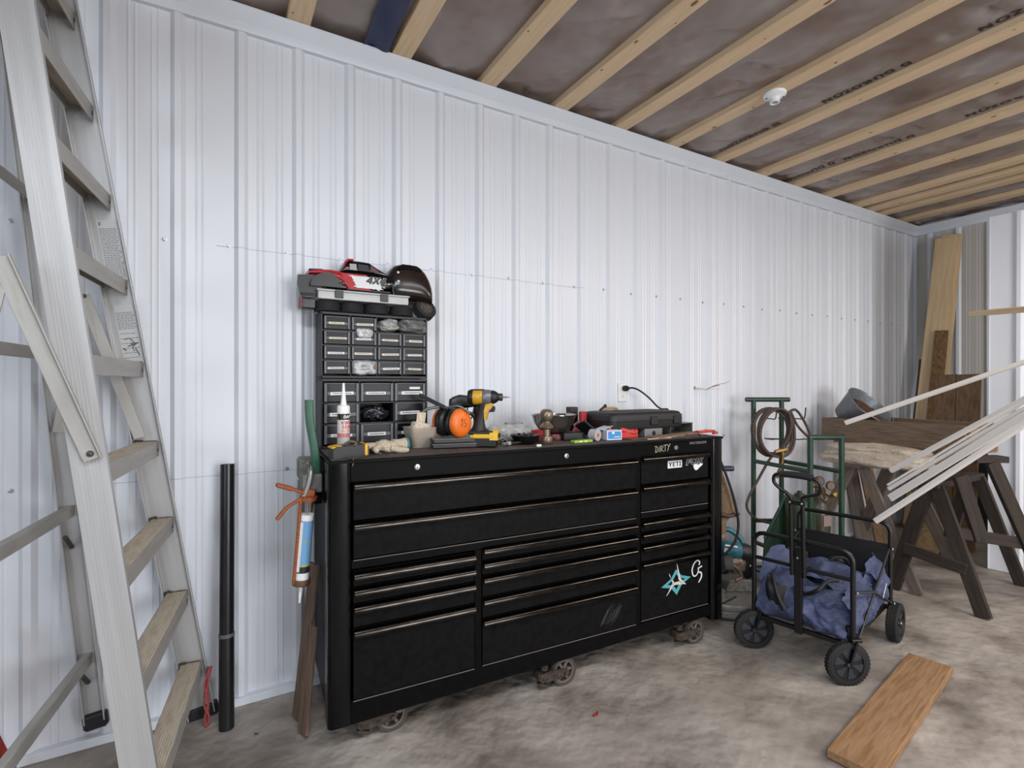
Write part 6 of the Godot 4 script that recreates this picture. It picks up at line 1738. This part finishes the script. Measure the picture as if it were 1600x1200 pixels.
		put("tire", B().lathe(Transform3D.IDENTITY, [V2(r * 0.74, -h * 0.9), V2(r * 0.9, -h), V2(r * 0.985, -h * 0.7), V2(r * 0.985, h * 0.7), V2(r * 0.9, h), V2(r * 0.74, h * 0.9), V2(r * 0.74, -h * 0.9)], 40), rub, wx)
		var kn := B()
		for k in 36:
			for e in 3:
				var a := TAU * (k + 0.5 * (e % 2)) / 36.0
				kn.box(V(cos(a) * r * 0.985, (e - 1) * h * 0.6, sin(a) * r * 0.985), V(0.006, h * 0.42, 0.011), 0.001, Basis(Vector3.UP, -a))
		tag(put("tread", kn, rub, wx), "", "", "", "stuff")
		put("rim", B().lathe(Transform3D.IDENTITY, [V2(r * 0.75, -h * 0.8), V2(r * 0.76, h * 0.92), V2(r * 0.68, h * 0.96), V2(r * 0.66, h * 0.6), V2(r * 0.2, h * 0.5), V2(r * 0.18, h * 0.9), V2(0, h * 0.95)], 36).lathe(Transform3D.IDENTITY, [V2(0, -h * 0.9), V2(r * 0.2, -h * 0.8), V2(r * 0.66, -h * 0.5), V2(r * 0.74, -h * 0.85)], 30), hub2, wx)
		var sp := B()
		for k in 6:
			var a0 := TAU * k / 6.0
			var a1 := a0 + 0.62
			sp.prism(Transform3D(Basis(V(1, 0, 0), V(0, 0, 1), V(0, -1, 0)), V(0, h * 0.62, 0)), PackedVector2Array([V2(cos(a0 + 0.25) * r * 0.14, sin(a0 + 0.25) * r * 0.14), V2(cos(a0) * r * 0.67, sin(a0) * r * 0.67), V2(cos(a0 + 0.31) * r * 0.68, sin(a0 + 0.31) * r * 0.68), V2(cos(a1) * r * 0.67, sin(a1) * r * 0.67), V2(cos(a0 + 0.4) * r * 0.14, sin(a0 + 0.4) * r * 0.14)]), 0.006)
		put("spoke", sp, hubm, wx)
		put("axle_cap", B().lathe(at(0, h * 0.9, 0), [V2(0, 0.006), V2(0.006, 0.004), V2(0.008, 0)], 10), sv, wx)
		# fork
		if p.x < 0.1:
			var fx := Transform3D(Basis(Vector3.UP, deg_to_rad(q[1])), p)
			var fk := B().box(fx * V(0.03, r * 2 + 0.012, 0), V(0.05, 0.018, wd + 0.02), 0.004, fx.basis)
			for s in [-1.0, 1.0]:
				fk.bar(fx * V(0.035, r * 2 + 0.01, s * (h + 0.006)), fx * V(0.0, r, s * (h + 0.006)), 0.006, 0.028, V(1, 0.3, 0), 0.002)
			fk.lathe(at(fx.origin.x + 0.03, r * 2 + 0.02, fx.origin.z), [V2(0, 0), V2(0.016, 0), V2(0.016, 0.04), V2(0.013, 0.042), V2(0, 0.042)], 14)
			put("fork", fk, bk, o)
	# crumpled liner
	var cl := N("liner_blue", ["32384f", "3c4460", "474f6d", "363d58", "515a78"], V(3.0, 3.0, 3.0), 0.75, 0, 0.012, 6, 0.6, 0.025)
	cl.cull_mode = BaseMaterial3D.CULL_DISABLED
	put("liner", B().blob(at(0.30, 0.268, 0.0), V(0.57, 0.17, 0.39), 5.0, 0.06, 5.0, 17, 40, false, V(1, 1.4, 1)), cl, o)
	# folds of cloth thrown over the heap
	var fold := func(p: Vector3, u: Vector3, v2: Vector3, nn: Vector3, seed: float, amp: float) -> MB:
		var f := func(a: float, b: float) -> Vector3:
			return p + u * (a - 0.5) + v2 * (b - 0.5) + nn * (amp * (sin(a * 7.0 + seed + b * 3.0) * 0.5 + sin(b * 9.0 + seed * 2.0 + a * 4.0) * 0.35) - amp * 2.0 * (pow(absf(a - 0.5) * 2.0, 2.5) + pow(absf(b - 0.5) * 2.0, 2.5)))
		return B().sheet(f, 22, 22)
	var wv := FastNoiseLite.new()
	wv.seed = 12
	wv.frequency = 1.0
	wv.fractal_octaves = 3
	var crease := func(p: Vector3, k: float) -> float:
		return wv.get_noise_3d(p.x * k, p.y * k, p.z * k)
	# front cloth hanging over the lower bar
	put("liner_front", B().sheet(func(a: float, b: float) -> Vector3:
		var z := lerpf(-0.205, 0.2, a)
		var top := 0.37 + 0.05 * sin(a * 4.0 + 0.6) - 0.03 * a
		var y := lerpf(0.178, top, b)
		var p := V(0.0, y, z)
		return V(0.03 - 0.055 * sin(PI * pow(b, 0.8)) + 0.10 * b * b + 0.035 * crease.call(p, 9.0), y + 0.012 * crease.call(p, 6.0), z), 44, 26), cl, o)
	# near side cloth
	put("liner_side", B().sheet(func(a: float, b: float) -> Vector3:
		var x := lerpf(0.03, 0.59, a)
		var y := lerpf(0.18, 0.36 + 0.09 * smoothstep(0.45, 0.95, a) + 0.02 * sin(a * 9.0), b)
		var p := V(x, y, 0.2)
		return V(x, y, 0.195 + 0.035 * sin(PI * b) - 0.03 * b * b + 0.03 * crease.call(p, 9.0)), 44, 22), cl, o)
	# corner of cloth standing up at the far front, and a flap folded over at the near rear
	put("liner_flap", B().sheet(func(a: float, b: float) -> Vector3:
		var p := V(0.05 + 0.12 * a, lerpf(0.30, 0.47 + 0.05 * sin(PI * a), b), lerpf(-0.215, -0.12, a))
		return p + V(0.02, 0.0, 0.03) * crease.call(p, 11.0) + V(0.05, 0, 0.02) * (b * b), 16, 16), cl, o)
	put("liner_flap", B().sheet(func(a: float, b: float) -> Vector3:
		var r := PI * b
		var p := V(lerpf(0.40, 0.585, a), 0.37 + 0.08 * sin(r) * (0.7 + 0.3 * a) - 0.07 * b, 0.155 + 0.075 * (1.0 - cos(r)) * 0.5)
		return p + V(0.01, 0.012, 0.02) * crease.call(p, 12.0), 18, 18), cl, o)
	put("liner_flap", B().sheet(func(a: float, b: float) -> Vector3:
		var p := V(lerpf(0.12, 0.5, a), 0.37 + 0.035 * sin(a * 7.0 + b * 3.0) - 0.10 * pow(absf(b - 0.4), 1.5), lerpf(-0.16, 0.2, b))
		return p + V(0.0, 0.05, 0.0) * crease.call(p, 7.0), 32, 28), cl, o)
	put("blue_strap", B().sheet(func(a: float, b: float) -> Vector3: return V(lerpf(0.1, 0.44, a), lerpf(0.47, 0.36, a) - 0.02 * sin(a * PI), lerpf(-0.05, 0.03, a) + 0.045 * (b - 0.5)), 12, 3), M("strap_blue", "3d4464", 0.7, 0.0, true), o)
	var bs := M("strap_black", "101012", 0.6, 0.0, true)
	put("black_strap", B().tube(smooth_path([V(0.02, 0.40, -0.14), V(-0.005, 0.37, -0.12), V(-0.03, 0.31, -0.09), V(-0.03, 0.26, -0.06)]), [0.009, 0.01, 0.01, 0.01, 0.01, 0.01, 0.01, 0.01, 0.01, 0.01, 0.01, 0.01, 0.01, 0.01, 0.012, 0.014, 0.016, 0.018, 0.02], 8), bs, o)
	put("black_strap", B().tube(smooth_path([V(0.03, 0.34, -0.02), V(0.02, 0.35, 0.03), V(0.0, 0.39, 0.08), V(0.06, 0.42, 0.1), V(0.14, 0.41, 0.12)]), 0.01, 8), bs, o)
	put("black_strap", B().tube(smooth_path([V(0.46, 0.34, -0.02), V(0.47, 0.41, 0.0), V(0.5, 0.42, 0.05), V(0.52, 0.37, 0.08), V(0.56, 0.33, 0.11)]), 0.008, 8), bs, o)
	put("black_pocket", fold.call(V(-0.02, 0.31, -0.12), V(0.02, 0.12, 0.0), V(0.0, -0.03, 0.09), V(-1, 0.1, 0), 2.0, 0.01), bs, o)
	var lg := B()
	for k in 4:
		lg.tube(smooth_path([V(0.42 + 0.016 * k, 0.285 + 0.014 * k, 0.243), V(0.428 + 0.016 * k, 0.303 + 0.014 * k, 0.244), V(0.432 + 0.016 * k, 0.288 + 0.014 * k, 0.243)], 3), 0.0014, 5)
	put("print", lg, mats["decal_white"], o)

# ------------------------------------------------------------------ mitre saw behind the chest
func build_saw() -> void:
	var teal := N("saw_teal", ["1c4a52", "26606a", "2f6d76"], V(6, 6, 6), 0.45)
	var cast := N("saw_cast", ["5b5854", "7a7670", "8a857e", "6a6660"], V(6, 6, 6), 0.5, 0.35)
	var dk := M("saw_dark", "1b1b1c", 0.5)
	var s := thing("mitre_saw", "teal mitre saw with a round grey turntable base on the floor beside the chest", "saw", at(2.675, 0, -2.05, -30))
	put("base", B().lathe(Transform3D.IDENTITY, [V2(0.1, 0.0), V2(0.15, 0.004), V2(0.185, 0.03), V2(0.19, 0.035), V2(0.19, 0.06), V2(0.186, 0.064), V2(0.1, 0.066)], 44), cast, s)
	put("turntable", B().lathe(Transform3D.IDENTITY, [V2(0.16, 0.064), V2(0.172, 0.066), V2(0.176, 0.085), V2(0.17, 0.098), V2(0, 0.1)], 44), N("saw_top", ["7b7770", "97928a", "a39e95"], V(6, 6, 6), 0.4, 0.5), s)
	var tk := B()
	for k in 24:
		var a := PI * (k + 0.5) / 24.0
		tk.box(V(cos(a) * 0.1905, 0.047, sin(a) * 0.1905), V(0.002, 0.02 if k % 3 == 0 else 0.012, 0.0015), 0, Basis(Vector3.UP, -a))
	tag(put("scale_mark", tk, dk, s), "", "", "", "stuff")
	put("fence", B().box(V(-0.1, 0.135, -0.03), V(0.16, 0.07, 0.02), 0.005).box(V(0.1, 0.135, -0.03), V(0.16, 0.07, 0.02), 0.005), cast, s)
	put("pivot_arm", B().bar(V(0.0, 0.1, -0.16), V(0.0, 0.3, -0.13), 0.07, 0.06, V(0, 0, 1), 0.01).bar(V(0.0, 0.28, -0.14), V(0.01, 0.33, 0.02), 0.05, 0.05, V(0, 1, 0), 0.01), dk, s)
	put("blade_guard", B().prism(at(-0.02, 0.27, 0.0, 90), PackedVector2Array([V2(-0.13, 0.02), V2(-0.1, 0.09), V2(-0.03, 0.125), V2(0.05, 0.115), V2(0.11, 0.06), V2(0.13, 0.0), V2(0.06, -0.02), V2(-0.06, -0.03)]), 0.05), dk, s)
	put("blade", B().lathe(at(-0.02, 0.26, 0, 0, 0, 90), [V2(0, -0.001), V2(0.125, -0.001), V2(0.125, 0.001), V2(0, 0.001)], 40), mats["worn_steel"], s)
	put("motor", B().lathe(at(-0.06, 0.39, 0.05, 0, 0, -97), [V2(0, 0), V2(0.03, 0.004), V2(0.046, 0.02), V2(0.052, 0.05), V2(0.052, 0.12), V2(0.047, 0.13), V2(0.047, 0.17), V2(0.04, 0.19), V2(0, 0.2)], 26), teal, s)
	put("motor_cap", B().lathe(at(-0.06, 0.39, 0.05, 0, 0, -97), [V2(0.048, 0.128), V2(0.05, 0.134), V2(0.049, 0.168), V2(0.04, 0.195), V2(0.02, 0.203), V2(0, 0.204)], 26), dk, s)
	put("label", B().box(V(0.0, 0.418, 0.097), V(0.075, 0.012, 0.004), 0.001, Basis(V(0, 0, 1), -0.14) * Basis(V(1, 0, 0), -0.5)).box(V(-0.03, 0.395, 0.103), V(0.03, 0.026, 0.003), 0.001, Basis(V(0, 0, 1), -0.14)), M("saw_label", "b9bfc0", 0.4), s)
	put("grip", B().tube(smooth_path([V(-0.02, 0.43, -0.01), V(0.0, 0.48, -0.02), V(0.05, 0.475, -0.02), V(0.11, 0.42, -0.01), V(0.10, 0.385, 0.0)]), 0.016, 10), teal, s)
	put("gearbox", B().blob(at(0.03, 0.3, 0.05), V(0.13, 0.1, 0.1), 3.0, 0.014, 30.0, 3, 10), N("saw_rusty", ["3a2a24", "6a5348", "8b7a6c", "4a3730"], V(10, 10, 10), 0.5, 0.3), s)
	put("spring", B().tube(smooth_path([V(-0.02, 0.33, 0.1), V(0.03, 0.29, 0.11), V(0.06, 0.24, 0.1), V(0.02, 0.22, 0.11)]), 0.009, 7), mats["saw_rusty"], s)
	put("front_lever", B().tube([V(-0.1, 0.09, 0.15), V(0.02, 0.13, 0.12)], 0.004, 6), dk, s)
	var db := thing("dust_bag", "tan cloth dust bag hanging above the teal saw", "dust bag", at(2.585, 0, -2.02))
	var bagm := N("bag_tan", ["4c3a2a", "6c5540", "7d664f", "5c4734"], V(5, 5, 5), 0.85, 0, 0.02, 6, 0.4)
	var rings := []
	for q in [[0.98, -0.012, 0.010, 0.008], [0.90, -0.006, 0.012, 0.01], [0.86, -0.004, 0.018, 0.014], [0.80, 0.008, 0.034, 0.022], [0.72, 0.024, 0.05, 0.03], [0.64, 0.036, 0.062, 0.034], [0.61, 0.036, 0.064, 0.034], [0.595, 0.03, 0.055, 0.03], [0.56, 0.006, 0.032, 0.028], [0.5, 0.002, 0.03, 0.027], [0.455, 0.002, 0.032, 0.028]]:
		var r := PackedVector3Array()
		for e in 16:
			var a := TAU * e / 16
			var k := 1.0 + 0.08 * sin(a * 5.0 + q[0] * 20.0)
			r.append(V(q[1] + cos(a) * q[2] * k * 0.9, q[0], sin(a) * q[3] * k + cos(a) * q[2] * 0.5))
		rings.append(r)
	put("bag", B().loft(rings), bagm, db)
	put("band", B().tube(smooth_path([V(-0.02, 0.61, 0.02), V(0.03, 0.595, 0.045), V(0.08, 0.6, 0.06), V(0.1, 0.6, 0.055)]), 0.012, 8), M("band_brown", "4a3426", 0.7), db)
	put("cuff", B().tube([V(0.002, 0.49, 0.0), V(0.002, 0.465, 0.0)], 0.037, 16), M("cuff_tan", "8d7b66", 0.6), db)
	var cd := thing("saw_cord", "black cord looping down from the chest's right corner to the saw", "cord")
	put("cable", B().tube(smooth_path([V(2.50, 1.02, -2.03), V(2.55, 0.92, -1.98), V(2.62, 0.72, -1.95), V(2.655, 0.56, -1.94), V(2.64, 0.45, -1.95), V(2.585, 0.37, -1.98)]), 0.0075, 8), mats["rubber_black"], cd)
	var br := thing("pipe_grip", "dark blue rubber grip on a bar sticking out beside the chest", "handle")
	put("grip", B().tube([V(2.60, 0.868, -2.03), V(2.665, 0.868, -1.993), V(2.675, 0.868, -1.987)], [0.0165, 0.0165, 0.013], 14), M("grip_navy", "24263a", 0.5), br)
	put("bar", B().tube([V(2.50, 0.868, -2.09), V(2.61, 0.868, -2.025)], 0.009, 8).tube([V(2.5, 0.0, -2.09), V(2.5, 0.88, -2.09)], 0.009, 8), mats["rivet"], br)

# ------------------------------------------------------------------ right side
func trestle(label: String, legs: Array, stretchers: Array, beam: Array, mat: Material) -> Node3D:
	var o := thing("sawhorse", label, "sawhorse", Transform3D.IDENTITY, "")
	for q in legs: plank("leg", o, mat, q[0], q[1], q[2], q[3], q[4] if q.size() > 4 else V(-1, 0.1, 0), 0.003)
	for q in stretchers: plank("stretcher", o, mat, q[0], q[1], 0.022, 0.07, Vector3.UP, 0.003)
	for q in beam: plank("beam", o, mat, q[0], q[1], 0.09, 0.04, Vector3.UP, 0.003)
	return o

func build_right() -> void:
	var dw: Material = mats["dark_wood"]
	var gw: Material = mats["grey_wood"]
	var ow: Material = mats["old_wood"]
	trestle("weathered wooden sawhorse under the folded canvas and the long box's far end",
		[[V(4.02, 0.80, -1.99), V(3.89, 0.0, -2.30), 0.07, 0.03], [V(4.02, 0.80, -1.93), V(3.949, 0.0, -1.564), 0.07, 0.03], [V(4.62, 0.80, -1.99), V(4.70, 0.0, -2.3), 0.085, 0.03], [V(4.62, 0.80, -1.93), V(4.70, 0.0, -1.62), 0.085, 0.03]],
		[], [[V(3.94, 0.795, -1.96), V(4.75, 0.795, -1.96)]], gw)
	trestle("dark sawhorse with a low stretcher, in front of the brown boards",
		[[V(4.0, 0.72, -1.48), V(3.888, 0.0, -1.211), 0.075, 0.035], [V(4.0, 0.72, -1.53), V(3.93, 0.0, -1.70), 0.085, 0.03], [V(4.62, 0.72, -1.47), V(4.74, 0.0, -1.28), 0.07, 0.035], [V(4.62, 0.72, -1.53), V(4.74, 0.0, -1.72), 0.07, 0.035]],
		[[V(3.90, 0.30, -1.62), V(3.91, 0.255, -1.30)]], [[V(3.95, 0.725, -1.5), V(4.68, 0.725, -1.5)]], dw)
	tag(plank("brace", self, gw, V(4.09, 0.665, -1.50), V(4.90, 0.0, -1.60), 0.05, 0.03, V(0, 0, 1)), "narrow grey board leaning from the dark sawhorse down to the floor", "board")
	trestle("dark sawhorse at the right edge under the long box's near end",
		[[V(4.19, 0.885, -1.27), V(4.52, 0.0, -1.07), 0.08, 0.03, V(-0.5, 0.2, 0.8)], [V(4.02, 0.80, -1.37), V(4.135, 0.40, -1.305), 0.085, 0.03, V(-0.5, 0.2, 0.8)] ],
		[[V(3.95, 0.455, -1.42), V(4.45, 0.36, -1.13)]], [[V(4.12, 0.90, -1.35), V(4.30, 0.90, -1.25)]], dw)
	# the long box
	var L := V(4.30, 0, -2.36)
	var R := V(4.205, 0, -1.40)
	var d := (R - L).normalized()
	var n := V(d.z, 0, -d.x)
	var bx := thing("wooden_trough", "long weathered wooden box lying across the sawhorses", "box")
	plank("side_board", bx, ow, L + V(0, 1.012, 0), R + V(0, 1.012, 0), 0.024, 0.178, Vector3.UP, 0.004)
	plank("side_board", bx, ow, L + n * 0.34 + V(0, 1.02, 0), R + n * 0.34 + V(0, 1.02, 0), 0.024, 0.178, Vector3.UP, 0.004)
	plank("end_board", bx, ow, L + V(0.01, 1.012, 0.012) , L + n * 0.33 + V(0, 1.012, 0.012), 0.022, 0.17, Vector3.UP, 0.004)
	plank("end_board", bx, mats["brown_ply"], R - d * 0.0 + V(0.01, 1.0, 0.01), R + n * 0.345 + V(0, 1.0, 0.01), 0.022, 0.17, Vector3.UP, 0.004)
	plank("floor_board", bx, ow, L + n * 0.17 + V(0, 0.935, 0), R + n * 0.17 + V(0, 0.935, 0), 0.31, 0.018, Vector3.UP, 0.003)
	# folded canvas
	var cv := N("canvas", ["85786a", "a99c8c", "bbae9d", "998c7c"], V(4, 4, 4), 0.85, 0, 0.02, 5, 0.3)
	var ca := thing("canvas_tarp", "folded cream canvas drop cloth squeezed under the long wooden box", "tarp")
	var cx := Transform3D(Basis(d.cross(Vector3.UP), Vector3.UP, d * -1.0).orthonormalized(), V(4.15, 0.865, -1.9))
	cx.basis = Basis(Vector3.UP, 0.12)
	for k in 3:
		put("layer", B().blob(Transform3D(cx.basis * Basis(Vector3.UP, 0.06 * (k - 1)), cx.origin + V(-0.03 + 0.02 * k, -0.045 + 0.036 * k, 0.02 * (k % 2))), V(0.4 - 0.05 * k, 0.075, 0.68 - 0.03 * k), 3.0, 0.03, 7.0, 40 + k, 28, false, V(2.2, 1.5, 0.6)), cv, ca)
	# pail of rusty bits
	var ax := (Vector3.UP * 0.66 + V(0.866, 0, 0.5) * 0.36 + V(-0.5, 0, 0.866) * 0.62).normalized()
	var sx := ax.cross(V(0, 0, 1)).normalized()
	var pf := Transform3D(Basis(sx, ax, sx.cross(ax)), V(4.47, 1.075, -2.235))
	var pl := thing("metal_pail", "tilted galvanized steel pail of rusty scraps resting on the long wooden box", "pail", pf)
	put("pail", B().lathe(Transform3D.IDENTITY, [V2(0, 0), V2(0.135, 0), V2(0.14, 0.004), V2(0.178, 0.185), V2(0.184, 0.19), V2(0.184, 0.196), V2(0.178, 0.197), V2(0.172, 0.188), V2(0.134, 0.01), V2(0, 0.01)], 44), N("galvanized", ["5b6064", "767b7f", "868b8f", "6a6f73"], V(7, 7, 7), 0.4, 0.55), pl)
	put("handle", B().tube(smooth_path([V(0.18, 0.18, 0.0), V(0.16, 0.2, 0.1), V(0.08, 0.205, 0.18), V(-0.06, 0.205, 0.19), V(-0.16, 0.2, 0.1), V(-0.18, 0.18, 0.0)]), 0.004, 6), mats["worn_steel"], pl)
	var rs := thing("rusty_scrap", "heap of reddish brown rusty scraps in the tilted pail", "scrap", pf)
	tag(rs, "", "", "", "stuff")
	put("heap", B().blob(at(0.0, 0.115, 0.03), V(0.30, 0.09, 0.30), 2.2, 0.025, 26.0, 6, 18), N("rust", ["2f1e17", "44291d", "543323", "38221a"], V(10, 10, 10), 0.9, 0, 0.03, 6), rs)
	# lumber in the corner
	tag(plank("plank", self, mats["pine"], V(5.72, 0.02, -2.3), V(6.14, 2.79, -2.2), 0.16, 0.036, V(-1, 0.1, 0.25)), "tall pale pine plank leaning in the corner", "plank", "lumber in the corner")
	tag(plank("plank", self, mats["pine"], V(5.80, 0.02, -2.25), V(6.185, 2.82, -2.17), 0.16, 0.034, V(-1, 0.1, 0.25)), "second tall pine plank, mostly hidden behind the first in the corner", "plank", "lumber in the corner")
	tag(plank("plank", self, N("rotten", ["4a3724", "6b5033", "8a6b46", "59432c", "95764e"], V(1.0, 5, 5), 0.85, 0, 0.02, 6), V(5.62, 0.02, -2.19), V(5.98, 1.88, -2.175), 0.1, 0.03, V(-1, 0.1, 0.2)), "shorter rotten plank with dark blotches leaning on the pine planks", "plank", "lumber in the corner")
	tag(plank("plank", self, ow, V(5.9, 0.02, -2.42), V(6.15, 1.62, -2.38), 0.08, 0.03, V(-1, 0.1, 0.2)), "short dark plank behind the pine planks, close to the corner", "plank", "lumber in the corner")
	var pp := thing("board_screen", "brown panel of two wide boards standing behind the long wooden box", "panel")
	var pa := V(5.43, 0, -2.06)
	var pb := V(5.33, 0, -1.716)
	var pm := (pa + pb) * 0.5
	plank("panel_board", pp, mats["brown_ply"], pa.lerp(pm, 0.49) + V(0, 0.005, 0), pa.lerp(pm, 0.49) + V(0.12, 1.455, 0), 0.02, 0.172, V(0.28, 0, -0.96), 0.003)
	plank("panel_board", pp, mats["brown_ply"], pb.lerp(pm, 0.49) + V(0, 0.005, 0), pb.lerp(pm, 0.49) + V(0.12, 1.455, 0), 0.02, 0.172, V(0.28, 0, -0.96), 0.003)
	var bxs := thing("cardboard_box", "small brown cardboard box on the floor behind the dark sawhorse", "box", at(5.13, 0, -1.93, 25))
	put("carton", B().box(V(0, 0.1, 0), V(0.2, 0.2, 0.22), 0.004), N("carton_brown", ["5e4a35", "74603f", "7d6748"], V(4, 4, 4), 0.85), bxs)
	put("flap", B().box(V(0.0, 0.202, 0.05), V(0.2, 0.004, 0.11), 0.001).box(V(0.0, 0.205, -0.05), V(0.2, 0.004, 0.1), 0.001, Basis(V(1, 0, 0), 0.1)), mats["carton_brown"], bxs)
	for q in [[V(4.62, 0.01, -2.2), V(4.78, 0.95, -2.44), "tan board leaning on the wall behind the left sawhorse"], [V(4.92, 0.01, -2.2), V(5.02, 0.9, -2.44), "second tan board leaning on the wall, right of the first"]]:
		tag(plank("short_board", self, mats["grey_wood"] if q[0].x < 4.8 else mats["brown_ply"], q[0], q[1], 0.11, 0.025, V(-0.6, 0.2, 0.7)), q[2], "board", "boards behind the left sawhorse")
	var ck := thing("storage_bin", "dark storage bin in the shade between the brown panel and the white steel panel", "bin", at(5.85, 0, -1.72))
	put("bin", B().box(V(0, 0.42, 0), V(0.34, 0.6, 0.5), 0.01), M("bin_black", "1a1a1b", 0.6), ck)
	put("foot_board", B().box(V(-0.15, 0.06, 0), V(0.03, 0.12, 0.5), 0.003), M("foot_pale", "8b8680", 0.7), ck)
	put("lid", B().box(V(0, 0.73, 0), V(0.36, 0.03, 0.52), 0.006), mats["rivet"], ck)
	put("fitting", B().box(V(-0.17, 0.62, 0.1), V(0.03, 0.06, 0.04), 0.004), mats["brass"], ck)
	# white steel panel standing on edge
	var sp := thing("steel_sheeting", "tall white ribbed steel panel standing at the right edge of the view", "panel", Transform3D(Basis(V(0.09, 0, 0.996), V(0.02, 1, 0), V(-0.996, 0, 0.09)).orthonormalized(), V(4.983, 0.003, -1.527)))
	put("sheet", steel_sheet(0.9, 0.0, 2.62, 0.16), mats["white_steel"], sp, at(0, 0, 0.02))
	put("edge_trim", B().box(V(0.0, 1.31, 0.0), V(0.006, 2.62, 0.05), 0.001).box(V(0.9, 1.31, 0.0), V(0.006, 2.62, 0.05), 0.001), mats["white_trim"], sp)
	put("backing", B().box(V(0.45, 1.31, 0.0), V(0.89, 2.61, 0.03), 0.001), mats["white_trim"], sp)
	# white trim strips and a pale lath resting on a rack out of frame
	var wt := M("trim_strip", "cfc9c3", 0.5)
	var ends := [
		[V(3.242, 1.14, -1.65), V(3.688, 1.488, -0.988), 0.026, 0.016, "uppermost white trim strip, apart from the rest, pointing over the long wooden box"],
		[V(3.362, 0.871, -1.465), V(3.483, 1.296, -0.933), 0.026, 0.018, "highest white trim strip of the lower bundle"],
		[V(3.29, 0.80, -1.449), V(3.415, 1.281, -0.915), 0.011, 0.009, "thin white trim strip, second from the top of the bundle"],
		[V(3.296, 0.777, -1.446), V(3.415, 1.252, -0.915), 0.02, 0.014, "white trim strip in the middle of the bundle, just under the thin one"],
		[V(3.279, 0.73, -1.432), V(3.388, 1.217, -0.908), 0.042, 0.012, "wide white trim strip in the bundle with a notched edge"],
		[V(3.052, 0.637, -1.402), V(3.278, 1.183, -0.878), 0.024, 0.022, "lowest white trim strip, its end over the wagon"]]
	for q in ends:
		var a: Vector3 = q[0]
		var b: Vector3 = q[1]
		b = a + (b - a) * 1.35
		tag(plank("trim_strip", self, wt, a, b, q[2], q[3], V(-0.55, 0.75, 0.3), 0.002), q[4], "trim strip", "white trim strips at the right")
	tag(plank("lath", self, mats["pine"], V(3.70, 1.77, -1.21), V(3.36, 1.73, -0.80), 0.03, 0.028, V(-0.2, 1, -0.1), 0.002), "pale wooden lath pointing in from the right edge, above the white strips", "lath")
	var rk := thing("lumber_rack", "wooden lumber rack out of the frame that carries the white strips", "rack")
	plank("post", rk, dw, V(3.52, 0, -0.62), V(3.52, 2.3, -0.62), 0.09, 0.04, V(1, 0, 0))
	plank("arm", rk, dw, V(3.3, 1.70, -0.76), V(3.6, 1.70, -0.6), 0.03, 0.03)
	plank("arm", rk, dw, V(3.25, 1.24, -0.80), V(3.75, 1.5, -0.62), 0.05, 0.03)
	# board on the floor
	var fb := thing("floor_board", "short brown stained board lying on the concrete in front of the wagon", "board")
	plank("board", fb, mats["rust_board"], V(2.998, 0.02, -1.136), V(1.95, 0.02, -0.965), 0.172, 0.036, Vector3.UP, 0.005)
	var ch := thing("red_chip", "tiny red plastic chip on the concrete beside the chest", "scrap", at(1.365, 0.0, -1.66, 20))
	put("chip", B().prism(at(0, 0.004, 0, 0, 90), PackedVector2Array([V2(-0.018, -0.004), V2(0.0, 0.004), V2(0.018, -0.004), V2(0.016, -0.012), V2(0.0, -0.006), V2(-0.014, -0.012)]), 0.006), M("chip_red", "8f2f28", 0.5), ch)
	var fs := thing("floor_screw", "tiny dark screw on the concrete near the black pipe", "screw", at(0.13, 0.004, -2.24))
	put("screw", B().tube([V(0, 0, 0), V(0.012, 0, 0.006)], [0.004, 0.002], 6), mats["rivet"], fs)
